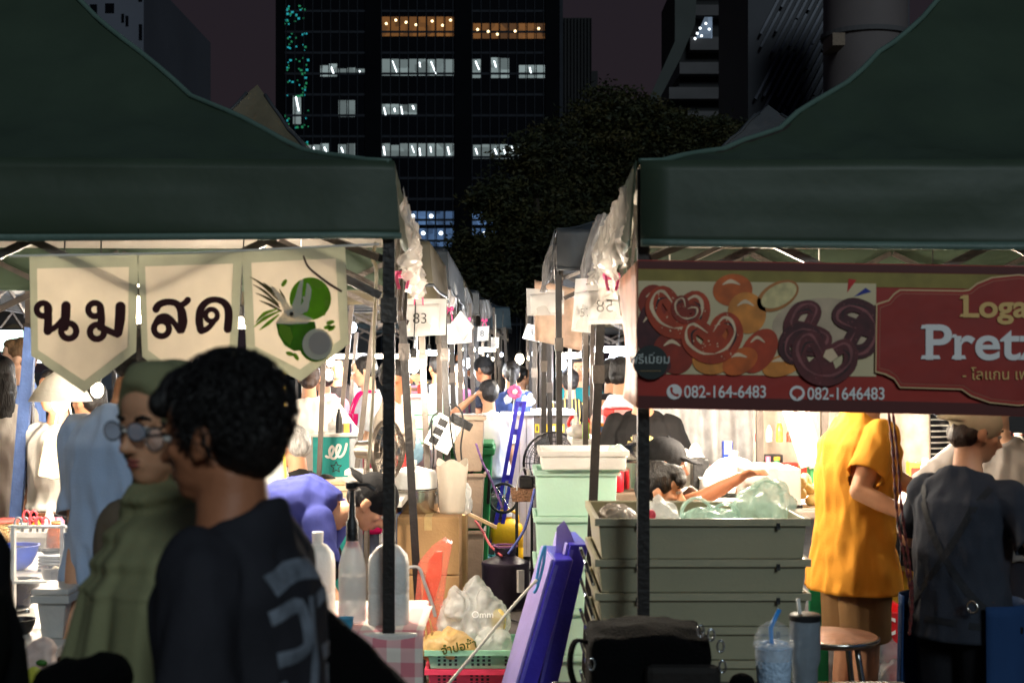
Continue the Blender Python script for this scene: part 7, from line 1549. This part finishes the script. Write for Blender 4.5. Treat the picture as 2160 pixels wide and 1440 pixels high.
tag(MB().box((W(612, 0, 7.6).x - .18, 7.45, .001), (W(612, 0, 7.6).x + .18, 7.78, .33)).build("low_stool", blue_pl, None, bevel=.02), "low blue stool under the crouching grey haired woman", "stool")
bag("white carrier bag with an orange carrot print behind the curly haired man", 552, 968, 604, 1056, 6.9, .12, bag_clear, 61)
P("stout woman in a loose white tee and teal shorts, back turned", 652, 762, 9.9, 6, bulk=1.22, female=True, sk="a", top=cloth("white2", (232, 222, 208)), sleeve=.8, hem=.39, flare=1.12, bottom=cloth("teal_short", (128, 160, 164)), leg=.45, hair="bun", hc="brown", seed=16, L=((-.34, .05, .98), (-.24, .24, .88)), Rr=((.34, .02, .98), (.3, .16, .86)), shoes=(200, 120, 160))
P("person in a pink shirt leaning behind the loose white tee", 680, 768, 11.6, 40, bulk=1.1, female=True, top=cloth("pink", (240, 150, 168)), sleeve=.9, hair="bun", bottom=cloth("dk5", (60, 50, 60)), seed=17, lean=12)
P("man in a dark shirt under the bulb beyond the pink shirt", 712, 748, 13.5, 175, top=cloth("dk6", (44, 40, 42)), bottom=cloth("dk7", (34, 34, 38)), seed=18)
fl, HPf, Sf, Af, hrf, hsf = P("woman in a white tee and bright pink apron with a flower in her hair", 766, 748, 10.4, 100, female=True, sk="c", top=cloth("white3", (226, 228, 236)), sleeve=.85, hem=.47, bottom=cloth("jean_b", (112, 122, 146)), hair="bun", seed=19, pitch=14, vox=.009, L=((-.24, .06, 1.0), (-.12, .30, .86)), Rr=((.24, .1, 1.0), (.12, .3, .88)), hands=True, detail=True)
apm = cloth("apron_pink", (232, 30, 110), var=.06); m = MB()
def apf(i, j):
    k = min(1, max(0, (j - .22) * 7)); an = (i - .5) * (1.7 + 2.4 * k) + pi / 2; g_ = 1 + .12 * j
    return V(((.172 + .03 * k) * g_ * cos(an), (.142 + .02 * k) * g_ * sin(an) + .005 * sin(i * 30 + j * 4), 1.2 - j * .86))
m.sheet(apf, 30, 26); m.build("apron", apm, fl, local=True, smooth=True, solid=.004)
m = MB()
for s in (-1, 1): m.tube(crv([V((s * .09, .13, 1.2)), V((s * .1, .07, 1.34)), V((s * .08, -.05, 1.34)), V((s * .03, -.12, 1.15)), V((s * -.12, -.11, .98))], 5), .012, 6, flat=.4)
m.build("apron_strap", apm, fl, local=True, smooth=True); m = MB()
for k in range(5): q = k * 2 * pi / 5; m.ell(HPf(-.062 + .0, -.075 + .02 * cos(q), .12 + .02 * sin(q)), (.010, .015, .015), n=6)
m.build("hair_flower", wht_pl, fl, local=True, smooth=True)
P("man at the counter left of the second pole, seen in profile", 836, 756, 9.3, -80, top=cloth("cream1", (224, 208, 188)), bottom=cloth("dk8", (50, 46, 46)), seed=20, sk="b")
P("woman with long dark hair bending over the pink counter", 876, 775, 11.3, 190, female=True, lean=18, top=cloth("pattern1", (196, 180, 170), var=.6), sleeve=1.3, hair="long", bottom=cloth("dk9", (44, 40, 44)), seed=21)
P("broad man in a dark grey tee back turned, between the third and fifth poles", 934, 744, 16.2, 10, bulk=1.22, top=cloth("dkgrey", (72, 68, 66)), sleeve=.85, bottom=cloth("dk10", (36, 36, 40)), seed=22, L=((-.34, .1, 1.0), (-.2, .3, .95)))
P("man in a pale grey shirt just behind the broad dark grey tee", 922, 748, 13.6, 30, top=cloth("ltgrey", (206, 200, 190)), bottom=cloth("dk11", (40, 40, 46)), seed=23, sk="b")
P("person in a plum shirt between the third and fourth left poles", 966, 760, 14.2, 150, top=cloth("plum", (86, 40, 60)), bottom=cloth("dk12", (30, 30, 34)), seed=24)
P("man in a black cap and dark shirt looking down by the far poles", 1018, 752, 13.8, 60, top=cloth("dk13", (38, 40, 50)), bottom=cloth("dk14", (30, 30, 36)), cap=(cloth("cap2", (24, 24, 26)), False), seed=25, sk="b", pitch=12)
P("tall man in black with face turned down, left of the capped man", 978, 738, 15.6, 100, top=cloth("dk15", (30, 30, 34)), bottom=cloth("dk16", (28, 28, 32)), seed=26, sk="b")
P("woman in a white tee with her hand to her dark hair, sitting by the trolley", 1030, 800, 11.2, 20, female=True, seat=.62, top=cloth("white4", (234, 232, 226)), sleeve=.7, bottom=cloth("ltjean", (170, 176, 190)), hair="short", seed=27, H=1.55, L=((-.30, .16, 1.12), (-.11, .06, 1.30)), hands=True)
tag(MB().box((W(1030, 0, 11.2).x - .16, 11.05, .001), (W(1030, 0, 11.2).x + .16, 11.35, .53)).build("stool", M("stool_grey", (120, 112, 104), .6), None, bevel=.02), "grey box stool under the woman with her hand in her hair", "stool")
P("woman with a long dark ponytail in a blue shirt, back turned, by the indigo trolley", 1078, 760, 12.6, 8, female=True, bulk=1.1, top=cloth("blueshirt", (56, 72, 122)), sleeve=.7, bottom=cloth("dk17", (44, 52, 84)), hair="pony", seed=28)
P("woman in a cream top at the dark end of the alley", 1102, 772, 16, -60, female=True, top=cloth("cream2", (218, 206, 186)), bottom=cloth("dk18", (60, 56, 60)), hair="bun", seed=29)
# ---- right side of the alley
st_m = bpy.data.materials.new("cloth_stripes"); st_m.use_nodes = True; n_ = st_m.node_tree.nodes; l_ = st_m.node_tree.links; tc = n_.new("ShaderNodeTexCoord"); sp_ = n_.new("ShaderNodeSeparateXYZ"); l_.new(tc.outputs["Object"], sp_.inputs[0])
mm = n_.new("ShaderNodeMath"); mm.operation = 'MULTIPLY'; mm.inputs[1].default_value = 200; l_.new(sp_.outputs[0], mm.inputs[0]); s_ = n_.new("ShaderNodeMath"); s_.operation = 'SINE'; l_.new(mm.outputs[0], s_.inputs[0]); rp = n_.new("ShaderNodeValToRGB"); rp.color_ramp.interpolation = 'CONSTANT'; e = rp.color_ramp.elements; e[0].color = lin(26, 24, 26); e[1].position = .72; e[1].color = lin(206, 176, 80); l_.new(s_.outputs[0], rp.inputs[0]); l_.new(rp.outputs[0], n_["Principled BSDF"].inputs["Base Color"]); n_["Principled BSDF"].inputs["Roughness"].default_value = .85
P("man in a black shirt with yellow pinstripes, back turned, between the right poles", 1202, 778, 12.3, 4, bulk=1.0, sk="a", top=st_m, sleeve=.8, bottom=cloth("dk19", (34, 32, 36)), seed=30)
P("smiling man in a teal apron facing the camera behind the striped shirt", 1224, 752, 13.8, 165, top=cloth("tealtop", (40, 130, 136)), bottom=cloth("dk20", (40, 40, 44)), seed=31, detail=True)
P("person in a black shirt leaning behind the mirrored number sign", 1292, 755, 10.6, -35, bulk=1.1, top=cloth("blk21", (30, 29, 30)), bottom=cloth("dk22", (36, 36, 40)), seed=32)
P("woman in a sleeveless white top beside the red cooler box", 1312, 752, 9.7, -30, female=True, sk="a", top=cloth("white5", (236, 236, 238)), sleeve=0, bottom=cloth("dk23", (48, 46, 50)), hair="bun", seed=33, L=((-.26, .02, 1.05), (-.2, .2, .98)))
li, HPl, Sl, Al, hrl, hsl = P("man in a black tee with a pale lion face print and yellow sleeve badge", 1356, 762, 7.75, 172, bulk=.98, sk="a", top=cloth("blk24", (34, 33, 34)), sleeve=.85, bottom=cloth("dk25", (36, 36, 40)), seed=34, detail=True, Rr=((.225, .04, 1.03), (.16, .2, .96)), L=((-.225, .02, 1.03), (-.16, .2, .96)))
shl = [o for o in li.children if o.name.startswith("shirt")][0]; lp = M("lion_print", (232, 200, 130), .8, var=.5, scale=45, bump=.1); m = MB()
for pts, wd in (([(-.05, 1.14), (-.0, 1.16), (.05, 1.14)], .05), ([(-.055, 1.14), (-.06, 1.08), (-.03, 1.02)], .04), ([(.055, 1.14), (.06, 1.08), (.03, 1.02)], .04), ([(-.02, 1.1), (.02, 1.1)], .05), ([(0, 1.09), (0, 1.0)], .045)):
    q = shirt_mark(pts, wd, V((0, -1, 0)), li, shl, lp, .6); m.add(q.v, q.f)
m.build("shirt_print", lp, li, local=True, smooth=True)
m = MB(); S_, e_, _ = Al[1]; c = S_ + (e_ - S_) * .35; m.ell(c + V((.075, .01, .0)), (.006, .02, .03), n=8); m.build("sleeve_badge", M("badge_yel", (220, 200, 60), .6), li, local=True, smooth=True)
# seated man with cap, boy
P("seated man in a black cap and grey white tee stretching his arm across the counter", 1406, 922, 6.75, -97, H=1.62, seat=.45, bulk=1.1, sk="b", lean=6, top=cloth("greywhite", (196, 190, 186)), sleeve=.8, bottom=cloth("dk26", (50, 50, 56)), hair="short", cap=(cloth("blackcap"), False), vox=.0085, seed=35, detail=True, pitch=6, hands=True, Rr=((1490, 1046, 6.35), (1562, 1006, 6.2)), L=((-.22, .18, .80), (-.16, .38, .86)))
P("boy with thick black hair seated behind the grey tubs, looking right", 1396, 966, 5.95, -104, H=1.42, seat=.42, bulk=.85, sk="a", top=cloth("boytee", (150, 150, 156)), sleeve=.7, bottom=cloth("dk27", (50, 50, 60)), hair="thick", vox=.0075, seed=36, detail=True, pitch=4, head_s=.98, lean=4)
for x_, y_, h_, lb in ((1432, 6.75, .35, "stool hidden under the seated man with the black cap"), (1428, 5.95, .32, "stool hidden under the black haired boy")):
    q = W(x_, 770, y_); tag(MB().box((q.x - .16, y_ - .16, .001), (q.x + .16, y_ + .16, h_)).build("stool", M("stool_red", (150, 40, 40), .5), None, bevel=.02), lb, "stool")
# orange shirt and apron men
orange = cloth("orange", (248, 172, 62), var=.06, tl=.15)
P("man in a bright orange shirt and khaki shorts working at the right stall", 1852, 728, 5.6, -80, bulk=1.12, sk="a", lean=9, top=orange, sleeve=.78, hem=.40, flare=1.12, bottom=cloth("khaki", (150, 116, 78)), leg=.47, hair="short", vox=.0075, seed=37, pitch=10, detail=True, hands=True, Rr=((1812, 1036, 5.32), (1925, 1092, 5.2)), L=((1880, 1000, 5.7), (1960, 1050, 5.75)))
p9, HP9, S9, A9, hr9, hs9 = P("man in a dark tee, navy apron and beige cap at the right edge", 2062, 846, 4.75, -46, bulk=1.02, sk="a", lean=10, top=cloth("darkslate", (48, 52, 62), var=.1), sleeve=.78, hem=.44, bottom=cloth("blk28", (26, 26, 30)), hair="short", hc="brown", cap=(cloth("beigecap", (196, 180, 150)), True), vox=.0072, seed=38, detail=True, pitch=8, yaw=-38, head_s=.9, hands=True, Rr=((.30, .0, .92), (.22, .26, .84)), L=((-.28, .16, .94), (-.14, .36, .88)))
zs = S9[4][0].z
apn = cloth("apron_navy", (34, 62, 104), var=.1); m = MB()
HH = zs / .795; a_, b_ = .172 * HH / 1.7 * 1.12 + .045, .12 * HH / 1.7 * 1.12 + .055
m.sheet(lambda i, j: V((a_ * cos(-2.35 + i * 4.7 + pi / 2) * (1 + .05 * j), .01 + b_ * sin(-2.35 + i * 4.7 + pi / 2) * (1 + .06 * j) + .006 * sin(i * 40), zs - .36 - .55 * j - .05 * abs(i - .5) * j)), 40, 16); m.build("apron", apn, p9, local=True, smooth=True, solid=.004)
sh9 = [o for o in p9.children if o.name.startswith("shirt")][0]; zs = S9[4][0].z; m = MB()
for pts in ([(-.12, zs + .01), (-.02, zs - .17), (.1, zs - .34), (.2, zs - .42)], [(.12, zs + .01), (.03, zs - .18), (-.09, zs - .34), (-.2, zs - .42)], [(-.22, zs - .44), (0, zs - .42), (.22, zs - .44)]):
    q = shirt_mark(pts, .022, V((0, 1, 0)), p9, sh9); m.add(q.v, q.f)
m.build("apron_strap", M("strap_black", (24, 26, 32), .8), p9, local=True, smooth=True); m = MB(); q = V((.12, S9[4][0].y - .18, zs - .36)); m.tube([q + V((.018 * cos(u), 0, .018 * sin(u))) for u in [2 * pi * i / 14 for i in range(15)]], .004, 6, cap=False); m.build("apron_ring", steel, p9, local=True, smooth=True)
P("person in a grey long sleeved top at the right edge behind the apron man", 2105, 800, 6.5, 150, bulk=1.15, sk="c", top=cloth("greyls", (130, 124, 120)), sleeve=1.5, bottom=cloth("dk29", (40, 40, 48)), seed=39, L=((-.32, .1, 1.0), (-.16, .3, .9)), Rr=((.32, .1, 1.0), (.2, .3, .9)))
bw = bpy.data.materials.new("cloth_bands"); bw.use_nodes = True; n_ = bw.node_tree.nodes; l_ = bw.node_tree.links; tc = n_.new("ShaderNodeTexCoord"); sp_ = n_.new("ShaderNodeSeparateXYZ"); l_.new(tc.outputs["Object"], sp_.inputs[0]); mm = n_.new("ShaderNodeMath"); mm.operation = 'MULTIPLY'; mm.inputs[1].default_value = 190; l_.new(sp_.outputs[2], mm.inputs[0]); s_ = n_.new("ShaderNodeMath"); s_.operation = 'SINE'; l_.new(mm.outputs[0], s_.inputs[0]); rp = n_.new("ShaderNodeValToRGB"); rp.color_ramp.interpolation = 'CONSTANT'; e = rp.color_ramp.elements; e[0].color = lin(20, 20, 24); e[1].position = .6; e[1].color = lin(226, 222, 214); l_.new(s_.outputs[0], rp.inputs[0]); l_.new(rp.outputs[0], n_["Principled BSDF"].inputs["Base Color"])
P("person in a black and white banded top between the orange shirt and the apron man", 1936, 775, 8.4, 165, top=bw, sleeve=.7, bottom=cloth("dk30", (40, 40, 44)), seed=40, sk="c")
